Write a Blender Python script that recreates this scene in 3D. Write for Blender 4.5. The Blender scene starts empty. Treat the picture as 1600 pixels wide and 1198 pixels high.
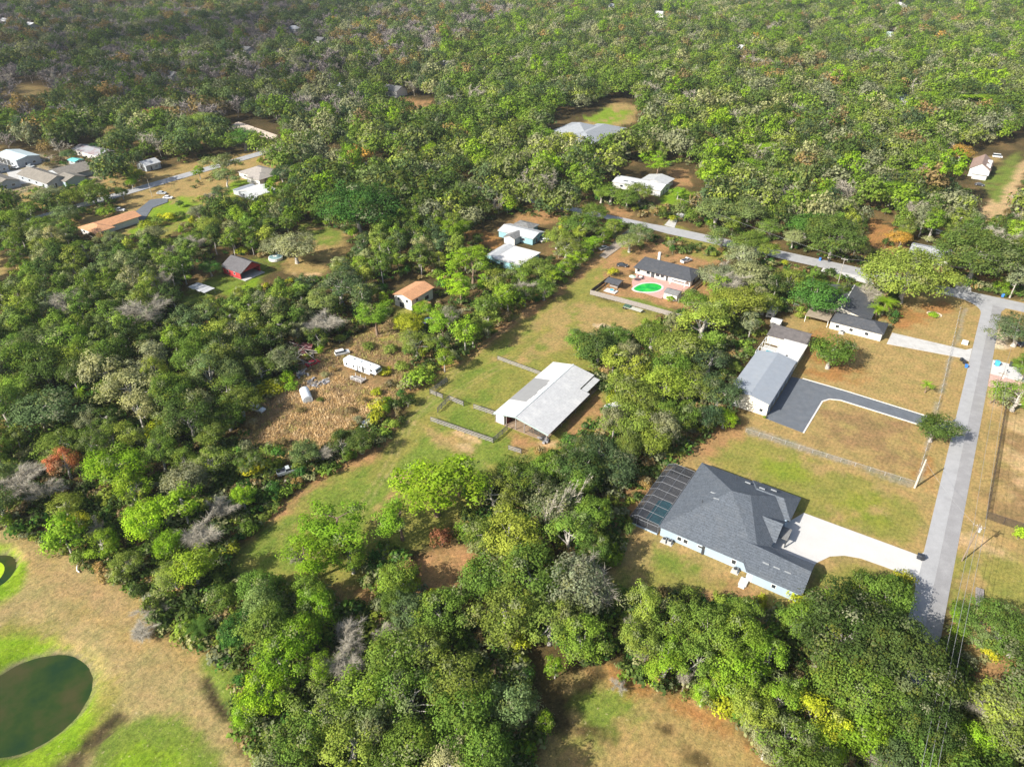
import bpy, math, random
import numpy as np

# ---------------------------------------------------------------- camera, sky, sun, exposure
SC = bpy.context.scene
COL = bpy.data.collections.new("place"); SC.collection.children.link(COL)
FPX, PITCH, CAM_H = 1110.0, math.radians(33.3), 120.0
cam_data = bpy.data.cameras.new("camera"); cam = bpy.data.objects.new("camera", cam_data); SC.collection.objects.link(cam)
cam.location = (0, 0, CAM_H); cam.rotation_euler = (math.pi / 2 - PITCH, 0, 0)
cam_data.sensor_width = 36.0; cam_data.lens = 36.0 * FPX / 1600.0
cam_data.clip_start = 1.0; cam_data.clip_end = 9000.0
SC.camera = cam
SUN_EL, SUN_AZ = math.radians(34.0), math.radians(214.0)      # towards the sun, counter-clockwise from +X
world = bpy.data.worlds.new("World"); SC.world = world; world.use_nodes = True
wn = world.node_tree; wn.nodes.clear()
w_out = wn.nodes.new("ShaderNodeOutputWorld"); w_bg = wn.nodes.new("ShaderNodeBackground"); w_sky = wn.nodes.new("ShaderNodeTexSky")
w_sky.sky_type = 'NISHITA'; w_sky.sun_disc = False; w_sky.sun_elevation = SUN_EL; w_sky.sun_rotation = math.pi / 2 - SUN_AZ
w_sky.air_density = 1.0; w_sky.dust_density = 2.5
w_bg.inputs["Strength"].default_value = 0.095
wn.links.new(w_sky.outputs[0], w_bg.inputs[0]); wn.links.new(w_bg.outputs[0], w_out.inputs[0])
sun_data = bpy.data.lights.new("sun", 'SUN'); sun_data.energy = 5.0; sun_data.angle = math.radians(0.5); sun_data.color = (1.0, 0.95, 0.86)
sun = bpy.data.objects.new("sun", sun_data); SC.collection.objects.link(sun)
sun.rotation_euler = (math.pi / 2 - SUN_EL, 0, SUN_AZ + math.pi / 2)
SC.view_settings.view_transform = 'Standard'; SC.view_settings.look = 'None'; SC.view_settings.gamma = 1.0
SC.view_settings.exposure = 0.7; SC.view_settings.use_curve_mapping = False
SC.render.engine = 'CYCLES'
SC.cycles.max_bounces = 5; SC.cycles.diffuse_bounces = 2; SC.cycles.glossy_bounces = 2; SC.cycles.transmission_bounces = 3
SC.cycles.transparent_max_bounces = 8; SC.cycles.caustics_reflective = False; SC.cycles.caustics_refractive = False
SC.cycles.use_denoising = True
try: SC.cycles.denoiser = 'OPENIMAGEDENOISE'
except Exception: pass

# ---------------------------------------------------------------- the survey: photo point -> place on the ground, and the street grid (u, v)
CP, SP = math.cos(PITCH), math.sin(PITCH)
GA = math.radians(-33.5); GC, GS = math.cos(GA), math.sin(GA)
def P(x, y, z=0.0):
    u, v = x - 800.0, y - 599.0
    t = (z - CAM_H) / -(v * CP + FPX * SP)
    return (u * t, (FPX * CP - v * SP) * t)
def W(u, v): return (u * GC - v * GS, u * GS + v * GC)
def UV(x, y, z=0.0):
    X, Y = P(x, y, z); return (X * GC + Y * GS, -X * GS + Y * GC)
def proj(X, Y, Z):
    """place -> photo point"""
    dz = Z - CAM_H
    depth = Y * CP - dz * SP
    down = -dz * CP - Y * SP
    return 800.0 + FPX * X / depth, 599.0 + FPX * down / depth, depth
def mpp(x, y, z=0.0):
    """metres per photo pixel at a spot"""
    X, Y = P(x, y, z); return (Y * CP - (z - CAM_H) * SP) / FPX

# ---------------------------------------------------------------- noise on the CPU
def vnoise(x, y, seed=0):
    x = np.asarray(x, float); y = np.asarray(y, float)
    xi = np.floor(x).astype(np.int64); yi = np.floor(y).astype(np.int64)
    fx = x - xi; fy = y - yi
    fx = fx * fx * (3 - 2 * fx); fy = fy * fy * (3 - 2 * fy)
    def h(a, b):
        n = (a * 374761393 + b * 668265263 + seed * 1274126177) & 0x7fffffff
        n = ((n ^ (n >> 13)) * 1274126177) & 0x7fffffff
        return ((n ^ (n >> 16)) & 0xffff) / 65535.0
    return (h(xi, yi) * (1 - fx) + h(xi + 1, yi) * fx) * (1 - fy) + (h(xi, yi + 1) * (1 - fx) + h(xi + 1, yi + 1) * fx) * fy
def fbm(x, y, seed=0, n=4):
    s = 0.0; a = 0.5; t = 0.0
    for i in range(n):
        s = s + a * vnoise(x * 2 ** i, y * 2 ** i, seed + i * 17); t += a; a *= 0.5
    return s / t
def in_poly(x, y, poly):
    x = np.asarray(x, float); y = np.asarray(y, float); r = np.zeros(x.shape, bool); n = len(poly)
    for i in range(n):
        x0, y0 = poly[i]; x1, y1 = poly[(i + 1) % n]
        if y0 == y1: continue
        r ^= ((y0 > y) != (y1 > y)) & (x < (x1 - x0) * (y - y0) / (y1 - y0) + x0)
    return r

# ---------------------------------------------------------------- materials
def _nodes(name):
    m = bpy.data.materials.new(name); m.use_nodes = True; n = m.node_tree; n.nodes.clear()
    o = n.nodes.new("ShaderNodeOutputMaterial"); return m, n, o
def lk(n, a, b): n.links.new(a, b)
def noise_node(n, scale, detail=3, vec=None, rough=0.6):
    t = n.nodes.new("ShaderNodeTexNoise"); t.inputs["Scale"].default_value = scale; t.inputs["Detail"].default_value = detail
    t.inputs["Roughness"].default_value = rough
    if vec is not None: lk(n, vec, t.inputs["Vector"])
    return t
def ramp(n, fac, stops):
    r = n.nodes.new("ShaderNodeValToRGB"); el = r.color_ramp.elements
    while len(el) < len(stops): el.new(0.5)
    for e, (p, c) in zip(el, stops): e.position = p; e.color = (*c, 1) if len(c) == 3 else c
    lk(n, fac, r.inputs[0]); return r
def mixc(n, fac, a, b, mode='MIX'):
    m = n.nodes.new("ShaderNodeMix"); m.data_type = 'RGBA'; m.blend_type = mode
    for k, s in ((0, fac), (6, a), (7, b)):
        if isinstance(s, (int, float)): m.inputs[k].default_value = s
        elif isinstance(s, tuple): m.inputs[k].default_value = (*s[:3], 1)
        else: lk(n, s, m.inputs[k])
    return m.outputs[2]
MC = {}
def mat(name, col, rough=0.8, scale=3.0, amt=0.25, bump=0.0, metal=0.0, spec=0.3, stripes=None, fine=None, fine_amt=.55, stain=None, stain_amt=0.5, stain_scale=0.35):
    """plain procedural surface: colour broken by noise; stripes=(axis, period, depth) for boards, ribs or shingle rows"""
    if name in MC: return MC[name]
    m, n, o = _nodes(name)
    b = n.nodes.new("ShaderNodeBsdfPrincipled"); b.inputs["Roughness"].default_value = rough; b.inputs["Metallic"].default_value = metal
    b.inputs["Specular IOR Level"].default_value = spec
    tc = n.nodes.new("ShaderNodeTexCoord"); v = tc.outputs["Object"]
    t = noise_node(n, scale, 4, v)
    dark = tuple(c * (1 - amt) for c in col); light = tuple(min(1, c * (1 + amt)) for c in col)
    c = ramp(n, t.outputs[0], [(0.3, dark), (0.7, light)]).outputs[0]
    if fine:
        t2 = noise_node(n, fine, 2, v); c = mixc(n, fine_amt, c, ramp(n, t2.outputs[0], [(0.35, (0.55,) * 3), (0.65, (1.45,) * 3)]).outputs[0], 'MULTIPLY')
    if stain:
        t3 = noise_node(n, stain_scale, 5, v, 0.7); f = ramp(n, t3.outputs[0], [(0.5, (0, 0, 0)), (0.68, (stain_amt,) * 3)]).outputs[0]
        c = mixc(n, f, c, stain)
    h = None
    if stripes:
        ax, per, dep = stripes
        sep = n.nodes.new("ShaderNodeSeparateXYZ"); lk(n, v, sep.inputs[0])
        mu = n.nodes.new("ShaderNodeMath"); mu.operation = 'MULTIPLY'; lk(n, sep.outputs[ax], mu.inputs[0]); mu.inputs[1].default_value = 1.0 / per
        fr = n.nodes.new("ShaderNodeMath"); fr.operation = 'FRACT'; lk(n, mu.outputs[0], fr.inputs[0])
        rp = ramp(n, fr.outputs[0], [(0.0, (1 - dep,) * 3), (0.12, (1 - dep,) * 3), (0.2, (1, 1, 1)), (1.0, (1, 1, 1))])
        c = mixc(n, 1.0, c, rp.outputs[0], 'MULTIPLY'); h = rp.outputs[0]
    lk(n, c, b.inputs["Base Color"])
    if bump:
        bp = n.nodes.new("ShaderNodeBump"); bp.inputs["Strength"].default_value = bump; bp.inputs["Distance"].default_value = 0.05
        lk(n, h if h is not None else t.outputs[0], bp.inputs["Height"]); lk(n, bp.outputs[0], b.inputs["Normal"])
    lk(n, b.outputs[0], o.inputs[0]); MC[name] = m; return m
def glass_mat(name="window_glass", col=(0.03, 0.04, 0.05)):
    if name in MC: return MC[name]
    m = mat(name, col, rough=0.08, amt=0.1, spec=0.8); return m

# ---------------------------------------------------------------- mesh helpers
class MB:
    def __init__(s): s.v = []; s.f = []; s.mi = []; s.cur = 0
    def quad(s, *p):
        b = len(s.v); s.v += [tuple(q) for q in p]; s.f.append(tuple(range(b, b + len(p)))); s.mi.append(s.cur); return s
    def box(s, x0, x1, y0, y1, z0, z1): return s.tbox(x0, x1, y0, y1, z0, z1)
    def tbox(s, x0, x1, y0, y1, z0, z1, a=0, b=0, c=0, d=0):
        """box whose top is drawn in by a (x0), b (x1), c (y0), d (y1)"""
        k = len(s.v)
        s.v += [(x0, y0, z0), (x1, y0, z0), (x1, y1, z0), (x0, y1, z0), (x0 + a, y0 + c, z1), (x1 - b, y0 + c, z1), (x1 - b, y1 - d, z1), (x0 + a, y1 - d, z1)]
        for f in ((3, 2, 1, 0), (4, 5, 6, 7), (0, 1, 5, 4), (1, 2, 6, 5), (2, 3, 7, 6), (3, 0, 4, 7)):
            s.f.append(tuple(k + i for i in f)); s.mi.append(s.cur)
        return s
    def prism(s, poly, z0, z1):
        k = len(s.v); n = len(poly)
        s.v += [(x, y, z0) for x, y in poly] + [(x, y, z1) for x, y in poly]
        s.f.append(tuple(k + i for i in reversed(range(n)))); s.f.append(tuple(k + n + i for i in range(n))); s.mi += [s.cur] * 2
        for i in range(n):
            j = (i + 1) % n; s.f.append((k + i, k + j, k + n + j, k + n + i)); s.mi.append(s.cur)
        return s
    def sidep(s, prof, y0, y1, inset=None):
        """side profile (x, z) drawn out from y0 to y1"""
        k = len(s.v); n = len(prof)
        s.v += [(x, y0, z) for x, z in prof] + [(x, y1, z) for x, z in prof]
        s.f.append(tuple(k + i for i in range(n))); s.f.append(tuple(k + n + i for i in reversed(range(n)))); s.mi += [s.cur] * 2
        for i in range(n):
            j = (i + 1) % n; s.f.append((k + j, k + i, k + n + i, k + n + j)); s.mi.append(s.cur)
        return s
    def tube(s, p0, p1, r0, r1=None, n=6, cap=True):
        r1 = r0 if r1 is None else r1
        a = np.array(p0, float); b = np.array(p1, float); d = b - a; L = np.linalg.norm(d)
        if L < 1e-6: return s
        d /= L; q = np.cross(d, (0, 0, 1.0) if abs(d[2]) < 0.9 else (1.0, 0, 0)); q /= np.linalg.norm(q); w = np.cross(d, q); k = len(s.v)
        for c, r in ((a, r0), (b, r1)):
            for i in range(n):
                t = 2 * math.pi * i / n; s.v.append(tuple(c + r * (math.cos(t) * q + math.sin(t) * w)))
        for i in range(n):
            j = (i + 1) % n; s.f.append((k + i, k + j, k + n + j, k + n + i)); s.mi.append(s.cur)
        if cap:
            s.f.append(tuple(k + i for i in reversed(range(n)))); s.f.append(tuple(k + n + i for i in range(n))); s.mi += [s.cur] * 2
        return s
    def disc(s, cx, cy, rx, ry, z0, z1, n=20, rot=0):
        c, q = math.cos(rot), math.sin(rot)
        return s.prism([(cx + rx * math.cos(2 * math.pi * i / n) * c - ry * math.sin(2 * math.pi * i / n) * q, cy + rx * math.cos(2 * math.pi * i / n) * q + ry * math.sin(2 * math.pi * i / n) * c) for i in range(n)], z0, z1)
    def build(s, name, m=None, parent=None, smooth=False, loc=None, rz=None):
        me = bpy.data.meshes.new(name); me.from_pydata(s.v, [], s.f)
        ms = m if isinstance(m, (list, tuple)) else [m]
        for x in ms:
            if x: me.materials.append(x)
        if len(ms) > 1: me.polygons.foreach_set("material_index", s.mi)
        if smooth: me.polygons.foreach_set("use_smooth", [True] * len(me.polygons))
        me.update()
        o = bpy.data.objects.new(name, me); COL.objects.link(o)
        if parent: o.parent = parent
        if loc: o.location = loc
        if rz is not None: o.rotation_euler.z = rz
        return o
def tag(o, label=None, cat=None, group=None, kind=None):
    if label: o["label"] = label
    if cat: o["category"] = cat
    if group: o["group"] = group
    if kind: o["kind"] = kind
    return o
def empty(name, loc, rz=0.0, label=None, cat=None, group=None):
    o = bpy.data.objects.new(name, None); COL.objects.link(o); o.empty_display_size = 0.5
    o.location = (loc[0], loc[1], loc[2] if len(loc) > 2 else 0.0); o.rotation_euler.z = rz
    return tag(o, label, cat, group)
def copy_tree(o, parent=None):
    c = o.copy(); COL.objects.link(c); c.parent = parent
    for ch in [x for x in KIDS.get(o.name, [])]: copy_tree(ch, c)
    return c
KIDS = {}
def kids_of(root):
    """note a thing's parts (and theirs) so that it can be copied"""
    def rec(o):
        ks = [x for x in COL.objects if x.parent == o]; KIDS[o.name] = ks
        for k in ks: rec(k)
    rec(root); return root
# ---------------------------------------------------------------- the ground: one sheet, denser near the viewer
TAN = (0.33, 0.245, 0.11); MIX = (0.225, 0.225, 0.06); GRN = (0.15, 0.21, 0.038); LIME = (0.17, 0.28, 0.018)
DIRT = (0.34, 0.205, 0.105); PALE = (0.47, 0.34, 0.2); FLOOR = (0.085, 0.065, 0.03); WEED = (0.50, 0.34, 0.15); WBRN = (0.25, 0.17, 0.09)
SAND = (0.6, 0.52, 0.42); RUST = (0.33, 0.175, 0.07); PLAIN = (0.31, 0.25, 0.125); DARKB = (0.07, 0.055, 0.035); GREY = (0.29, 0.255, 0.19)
# (colour, edge wander in metres, patchiness 0..1, photo outline)
LAND = [
 # the long field round the barn
 (MIX, 2.5, 0, [(330, 905), (380, 840), (430, 795), (520, 735), (600, 700), (650, 640), (612, 600), (700, 560), (800, 480), (870, 430), (925, 385), (985, 350), (1020, 365), (950, 430), (925, 462), (1110, 515), (1010, 560), (960, 620), (930, 680), (860, 740), (760, 800), (620, 870), (480, 960)]),
 (GRN, 4, .15, [(350, 890), (430, 800), (560, 730), (640, 690), (660, 640), (760, 560), (840, 500), (900, 475), (880, 530), (800, 570), (740, 640), (790, 690), (800, 730), (640, 760), (560, 850), (420, 900)]),
 (TAN, 3, .45, [(870, 470), (960, 470), (1010, 500), (960, 520), (880, 545), (820, 570), (760, 560)]),
 (DIRT, 2.0, .15, [(985, 352), (1005, 368), (940, 408), (870, 462), (760, 540), (690, 585), (630, 625), (600, 655), (622, 610), (690, 560), (800, 480), (880, 425), (925, 385)]),
 (MIX, 2.5, .2, [(660, 650), (730, 600), (780, 560), (860, 500), (850, 520), (780, 580), (700, 650), (620, 720), (560, 760), (600, 700)]),
 (DIRT, 2.5, .2, [(440, 770), (560, 700), (610, 680), (580, 720), (500, 760), (400, 830), (360, 860)]),
 (DIRT, 2, .1, [(585, 640), (625, 635), (612, 672), (570, 680)]),
 (TAN, 2, .2, [(650, 660), (740, 690), (745, 712), (690, 700)]), (PALE, .8, .1, [(706, 674), (722, 670), (750, 684), (748, 692), (724, 686)]),
 (PALE, .8, .1, [(712, 690), (735, 690), (740, 702), (722, 703)]), (PALE, 1.5, .2, [(614, 738), (640, 734), (642, 750), (620, 752)]),
 (TAN, 2.5, .3, [(590, 770), (620, 760), (600, 820), (600, 850), (575, 800)]),
 (DIRT, 2, .2, [(790, 672), (850, 690), (870, 700), (850, 712), (800, 700)]), (DIRT, 2, .2, [(900, 640), (940, 610), (950, 660), (900, 700), (860, 700)]),
 (PALE, 1, .1, [(848, 684), (872, 690), (868, 700), (840, 694)]),
 # yard round the pool house
 (DIRT, 3, .25, [(940, 400), (985, 365), (1050, 372), (1140, 398), (1130, 450), (1100, 490), (930, 462)]),
 (GRN, 2, .3, [(940, 462), (1000, 465), (1080, 492), (1050, 496)]), (MIX, 2, .3, [(1040, 345), (1150, 385), (1110, 410), (1040, 380)]),
 (SAND, 1.5, .3, [(925, 505), (965, 512), (990, 520), (960, 522)]), (DIRT, 3, .1, [(970, 520), (1060, 540), (1040, 560), (980, 560)]),
 (LIME, 2, .2, [(1020, 290), (1090, 300), (1075, 325), (1030, 318)]), (DIRT, 2, .2, [(1045, 262), (1075, 265), (1085, 290), (1050, 290)]),
 (DIRT, 3, .2, [(900, 318), (990, 325), (985, 345), (920, 335)]),
 # weedy clearing on the left
 (WEED, 2.5, .25, [(385, 700), (380, 640), (430, 615), (470, 575), (520, 545), (610, 500), (650, 530), (640, 600), (580, 655), (520, 690), (430, 720), (400, 740)]),
 (WBRN, 3, .2, [(390, 700), (385, 640), (440, 600), (520, 545), (620, 545), (640, 580), (560, 600), (500, 590), (450, 640)]),
 (WBRN, 3, .45, [(385, 640), (470, 615), (500, 560), (560, 560), (640, 560), (640, 600), (560, 610), (480, 640), (400, 690)]),
 (MIX, 3, .4, [(540, 540), (610, 500), (660, 500), (640, 560), (590, 545)]), (LIME, 2, .4, [(390, 600), (440, 605), (440, 620), (400, 630)]),
 (LIME, 2, .3, [(385, 715), (440, 715), (435, 745), (395, 745)]),
 # bare soil in the wood below the field
 (DIRT, 2, .1, [(640, 880), (700, 848), (750, 858), (745, 905), (690, 950), (640, 930)]), (DIRT, 2, .25, [(510, 905), (590, 915), (585, 950), (520, 945)]),
 (GRN, 3, .2, [(530, 930), (600, 915), (600, 980), (560, 1000), (535, 960)]),
 # ponds meadow, lower left
 (PLAIN, 2, 0, [(-60, 780), (40, 830), (130, 880), (230, 930), (260, 1000), (330, 1020), (370, 1100), (370, 1150), (430, 1230), (-60, 1260)]),
 (TAN, 3, .5, [(0, 810), (130, 885), (230, 930), (240, 990), (340, 1020), (330, 1060), (200, 1000), (80, 930)]), ((.30, .225, .12), 2.5, .35, [(30, 850), (120, 890), (210, 935), (240, 990), (190, 980), (100, 930)]),
 (LIME, 1.5, 0, [(-80, 840), (18, 848), (45, 880), (35, 915), (-10, 945), (-80, 950)]),
 (MIX, 3, .2, [(-80, 1010), (20, 975), (90, 985), (150, 1030), (185, 1080), (180, 1120), (140, 1170), (60, 1240), (-80, 1240)]),
 (LIME, 1.8, 0, [(-80, 1020), (30, 992), (88, 1005), (134, 1040), (157, 1080), (153, 1112), (106, 1175), (60, 1230), (-80, 1230)]),
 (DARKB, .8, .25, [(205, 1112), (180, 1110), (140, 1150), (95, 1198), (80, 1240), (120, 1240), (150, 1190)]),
 (GRN, 2, 0, [(195, 1125), (260, 1115), (330, 1180), (350, 1240), (110, 1240), (150, 1180)]), (LIME, 3, .5, [(160, 1190), (240, 1140), (300, 1190), (300, 1240), (140, 1240)]),
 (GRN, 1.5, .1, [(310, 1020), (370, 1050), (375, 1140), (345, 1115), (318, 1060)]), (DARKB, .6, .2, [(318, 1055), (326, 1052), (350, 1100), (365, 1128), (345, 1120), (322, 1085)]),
 # lots on the right of the tree belt
 (TAN, 2, 0, [(950, 930), (960, 800), (1030, 720), (1090, 660), (1200, 640), (1230, 500), (1290, 440), (1400, 455), (1640, 470), (1680, 1240), (1450, 1240), (1490, 900), (1400, 960), (1200, 960)]),
 (MIX, 3, .3, [(1090, 690), (1180, 680), (1400, 760), (1450, 820), (1420, 850), (1260, 800), (1100, 720)]), ((.20,.25,.035), 3, .45, [(1180, 705), (1260, 720), (1280, 760), (1200, 745)]),
 ((.21,.24,.04), 4, .55, [(1320, 760), (1390, 780), (1380, 840), (1300, 800)]), (GRN, 3, .4, [(1020, 860), (1100, 880), (1110, 920), (1020, 900)]), (MIX, 3, .3, [(940, 880), (1240, 935), (1240, 980), (940, 960)]),
 (DIRT, 2.5, .3, [(1080, 660), (1160, 655), (1160, 690), (1090, 720), (1040, 720), (1030, 760), (940, 860), (940, 790), (1000, 720)]),
 (DIRT, 2.5, .3, [(1110, 890), (1240, 945), (1230, 990), (1080, 940)]), (MIX, 2.5, .3, [(1270, 885), (1340, 880), (1400, 900), (1380, 930), (1270, 930)]),
 (RUST, 3, .35, [(1430, 690), (1450, 700), (1470, 740), (1440, 760)]), (RUST, 4, .4, [(1260, 510), (1340, 540), (1340, 600), (1260, 580)]), (RUST, 3, .3, [(1370, 490), (1480, 470), (1500, 485), (1400, 520)]),
 (WBRN, 4, .6, [(1290, 640), (1420, 650), (1420, 740), (1280, 690)]), (GREY, .5, .3, [(1165, 668), (1175, 667), (1300, 710), (1428, 752), (1426, 764), (1300, 718), (1166, 678)]),
 (GREY, .5, .4, [(1506, 480), (1512, 482), (1478, 600), (1440, 750), (1426, 762), (1440, 720), (1464, 620)]),
 (WBRN, 4, .5, [(1560, 650), (1640, 640), (1640, 830), (1550, 810)]), (PALE, 4, .6, [(1585, 640), (1640, 640), (1640, 820), (1580, 780)]),
 (PALE, 1.5, .3, [(1490, 836), (1520, 830), (1560, 850), (1640, 900), (1640, 920), (1540, 862), (1495, 850)]), (MIX, 3, .4, [(1500, 870), (1640, 880), (1640, 960), (1490, 960)]),
 (SAND, 1.5, .2, [(1556, 490), (1578, 500), (1580, 520), (1570, 545), (1552, 545)]), (PALE, 1.5, .2, [(1550, 600), (1575, 605), (1565, 640), (1545, 640)]),
 (DIRT, 3, .2, [(1300, 395), (1440, 420), (1500, 440), (1600, 462), (1590, 440), (1440, 400), (1360, 350), (1300, 330)]), (DIRT, 2, .3, [(1500, 1040), (1640, 1020), (1640, 1080), (1510, 1110)]),
 (RUST, 3, .1, [(1355, 340), (1410, 350), (1400, 390), (1340, 380)]), (MIX, 2, .3, [(1330, 438), (1395, 448), (1380, 465), (1340, 455)]),
 (PALE, 1.5, .1, [(1528, 335), (1600, 250), (1660, 200), (1660, 225), (1608, 262), (1570, 340), (1555, 350)]), (GRN, 2, .3, [(1530, 290), (1570, 250), (1600, 235), (1560, 320)]),
 (TAN, 2, .1, [(1520, 245), (1570, 243), (1560, 252), (1520, 256)]), (PALE, 2, .2, [(1455, 345), (1520, 350), (1510, 372), (1465, 372)]),
 # bottom lawn
 (TAN, 3, .1, [(800, 1250), (860, 1130), (900, 1040), (950, 1020), (975, 1060), (1060, 1085), (1160, 1130), (1240, 1250)]), (GRN, 4, .3, [(890, 1130), (920, 1070), (980, 1080), (1020, 1130), (950, 1180), (870, 1180)]),
 (RUST, 2.5, .25, [(920, 1030), (1000, 1055), (1120, 1110), (1200, 1190), (1150, 1170), (1040, 1100), (930, 1060)]),
 # far left neighbourhood
 (TAN, 3, .2, [(-40, 225), (60, 245), (170, 245), (250, 268), (320, 250), (460, 220), (460, 250), (430, 300), (330, 320), (240, 370), (120, 360), (-40, 310)]),
 (LIME, 3, .15, [(225, 340), (245, 318), (290, 305), (315, 318), (300, 345), (240, 372), (200, 362)]), (TAN, 2, .3, [(262, 300), (330, 272), (420, 250), (415, 300), (330, 310)]), (LIME, 2, .3, [(360, 282), (395, 280), (390, 305), (350, 305)]),
 (MIX, 3, .2, [(240, 350), (290, 345), (265, 378), (240, 375)]), (TAN, 3, .1, [(370, 232), (450, 232), (445, 250), (380, 262)]),
 (GREY, 3, .2, [(0, 240), (70, 240), (170, 262), (150, 290), (40, 300), (-20, 300)]), (TAN, 3, .1, [(-40, 395), (18, 398), (14, 440), (-40, 450)]),
 (GRN, 3, .1, [(390, 440), (340, 462), (280, 480), (285, 455), (340, 425), (420, 395), (450, 398), (430, 425)]), (LIME, 2.5, .3, [(350, 455), (400, 430), (410, 445), (370, 475)]),
 (TAN, 3, .15, [(440, 390), (480, 345), (545, 365), (540, 395), (500, 430), (450, 425)]), (GRN, 3, .3, [(470, 345), (530, 360), (520, 385), (470, 375)]), (PALE, 2, .2, [(455, 425), (500, 425), (490, 440), (458, 436)]),
 (TAN, 3, .1, [(905, 195), (960, 160), (998, 165), (990, 190), (950, 200)]), (LIME, 4, .5, [(905, 185), (960, 165), (990, 175), (950, 198)]),
 (RUST, 3, .1, [(725, 358), (780, 365), (785, 392), (735, 385)]), (MIX, 3, .2, [(612, 470), (690, 490), (670, 510), (600, 500)]), (TAN, 4, .1, [(20, 130), (95, 140), (80, 150), (0, 150)]),
 (DIRT, 3, .1, [(620, 150), (680, 160), (660, 172), (620, 165)]), (TAN, 3, .1, [(660, 108), (705, 108), (700, 120), (670, 120)]), (DIRT, 3, .1, [(770, 360), (830, 320), (900, 320), (880, 345), (830, 350)]),
]
def axis(a0, a1, lo, hi, step, grow):
    """grid lines every `step` from lo to hi, then ever wider out to a0 and a1"""
    mid = list(np.arange(lo, hi + step * .5, step)); s = step; x = hi; up = []
    while x < a1: s *= grow; x += s; up.append(x)
    s = step; x = lo; dn = []
    while x > a0: s *= grow; x -= s; dn.append(x)
    return np.array(dn[::-1] + mid + up)
PONDS = [(-89.3, 77.3, 9.1, 8.8, 0.0), (-115.6, 108.0, 4.6, 5.0, 0.0)]
def build_ground():
    xs = axis(-2200, 2200, -170, 190, 0.9, 1.03); ys = axis(-200, 3200, 60, 320, 0.9, 1.03)
    X, Y = np.meshgrid(xs, ys); nx, ny = len(xs), len(ys); x = X.ravel(); y = Y.ravel()
    col = np.empty((len(x), 3)); col[:] = FLOOR
    big = fbm(x / 14, y / 14, 5)[:, None]
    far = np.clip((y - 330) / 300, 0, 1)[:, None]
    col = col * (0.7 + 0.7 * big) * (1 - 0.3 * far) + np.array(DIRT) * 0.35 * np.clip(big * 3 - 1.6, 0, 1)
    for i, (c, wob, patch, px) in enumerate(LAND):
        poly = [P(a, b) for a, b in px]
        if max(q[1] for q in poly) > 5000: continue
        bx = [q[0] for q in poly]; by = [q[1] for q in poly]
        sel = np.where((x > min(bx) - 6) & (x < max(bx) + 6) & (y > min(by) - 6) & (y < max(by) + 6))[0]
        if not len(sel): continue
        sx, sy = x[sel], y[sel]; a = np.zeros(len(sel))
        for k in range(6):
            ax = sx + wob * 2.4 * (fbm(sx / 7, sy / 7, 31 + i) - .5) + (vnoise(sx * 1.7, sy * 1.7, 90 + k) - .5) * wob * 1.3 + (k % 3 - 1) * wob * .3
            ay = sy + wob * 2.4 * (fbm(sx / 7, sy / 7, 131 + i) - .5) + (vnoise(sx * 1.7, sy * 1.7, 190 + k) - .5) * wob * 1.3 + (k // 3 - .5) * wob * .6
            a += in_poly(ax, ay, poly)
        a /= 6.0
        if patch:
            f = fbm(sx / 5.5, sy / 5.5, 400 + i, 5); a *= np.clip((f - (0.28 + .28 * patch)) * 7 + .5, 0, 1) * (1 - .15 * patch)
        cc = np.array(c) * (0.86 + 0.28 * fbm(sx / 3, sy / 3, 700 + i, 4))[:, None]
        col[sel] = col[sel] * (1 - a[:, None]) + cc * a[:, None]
    # wheel tracks worn along the field
    for pts, w in (([(985, 372), (870, 450), (760, 535), (690, 600), (640, 660), (600, 740), (560, 800)], 1.0), ([(660, 640), (700, 620), (760, 585), (800, 560)], .7), ([(640, 655), (690, 690), (760, 730)], .5)):
        q = [P(a, b) for a, b in pts]
        for (x0, y0), (x1, y1) in zip(q, q[1:]):
            L = math.hypot(x1 - x0, y1 - y0); dx, dy = (x1 - x0) / L, (y1 - y0) / L
            sel = np.where((x > min(x0, x1) - 3) & (x < max(x0, x1) + 3) & (y > min(y0, y1) - 3) & (y < max(y0, y1) + 3))[0]
            rx, ry = x[sel] - x0, y[sel] - y0; t = rx * dx + ry * dy; d = np.abs(rx * -dy + ry * dx + .8 * (fbm(x[sel] / 6, y[sel] / 6, 3) - .5))
            a = np.clip(1 - np.abs(d - 0.9) / .5, 0, 1) * ((t > -1) & (t < L + 1)) * .4 * w
            col[sel] = col[sel] * (1 - a[:, None]) + np.array(PALE) * a[:, None]
    z = (fbm(x / 9, y / 9, 8) - .5) * .25 + (fbm(x / 1.6, y / 1.6, 9, 3) - .5) * .10
    z = z * (y < 500)
    for cx, cy, rx, ry, rot in PONDS:
        d = np.sqrt(((x - cx) / rx) ** 2 + ((y - cy) / ry) ** 2) + .05 * (fbm(x / 4, y / 4, 44) - .5)
        m = np.clip((1.55 - d) / .55, 0, 1); z -= 1.5 * m * m * (3 - 2 * m)
        ring = np.clip(1.4 - np.abs(d - 1.19) / .06, 0, 1)[:, None] * (.5 + .5 * vnoise(x * 1.3, y * 1.3, 6))[:, None]; col = col * (1 - ring) + np.array((.20, .17, .12)) * ring
        inn = (d < 1.13)[:, None]; col = np.where(inn, np.array((.05, .06, .03)), col)
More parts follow.
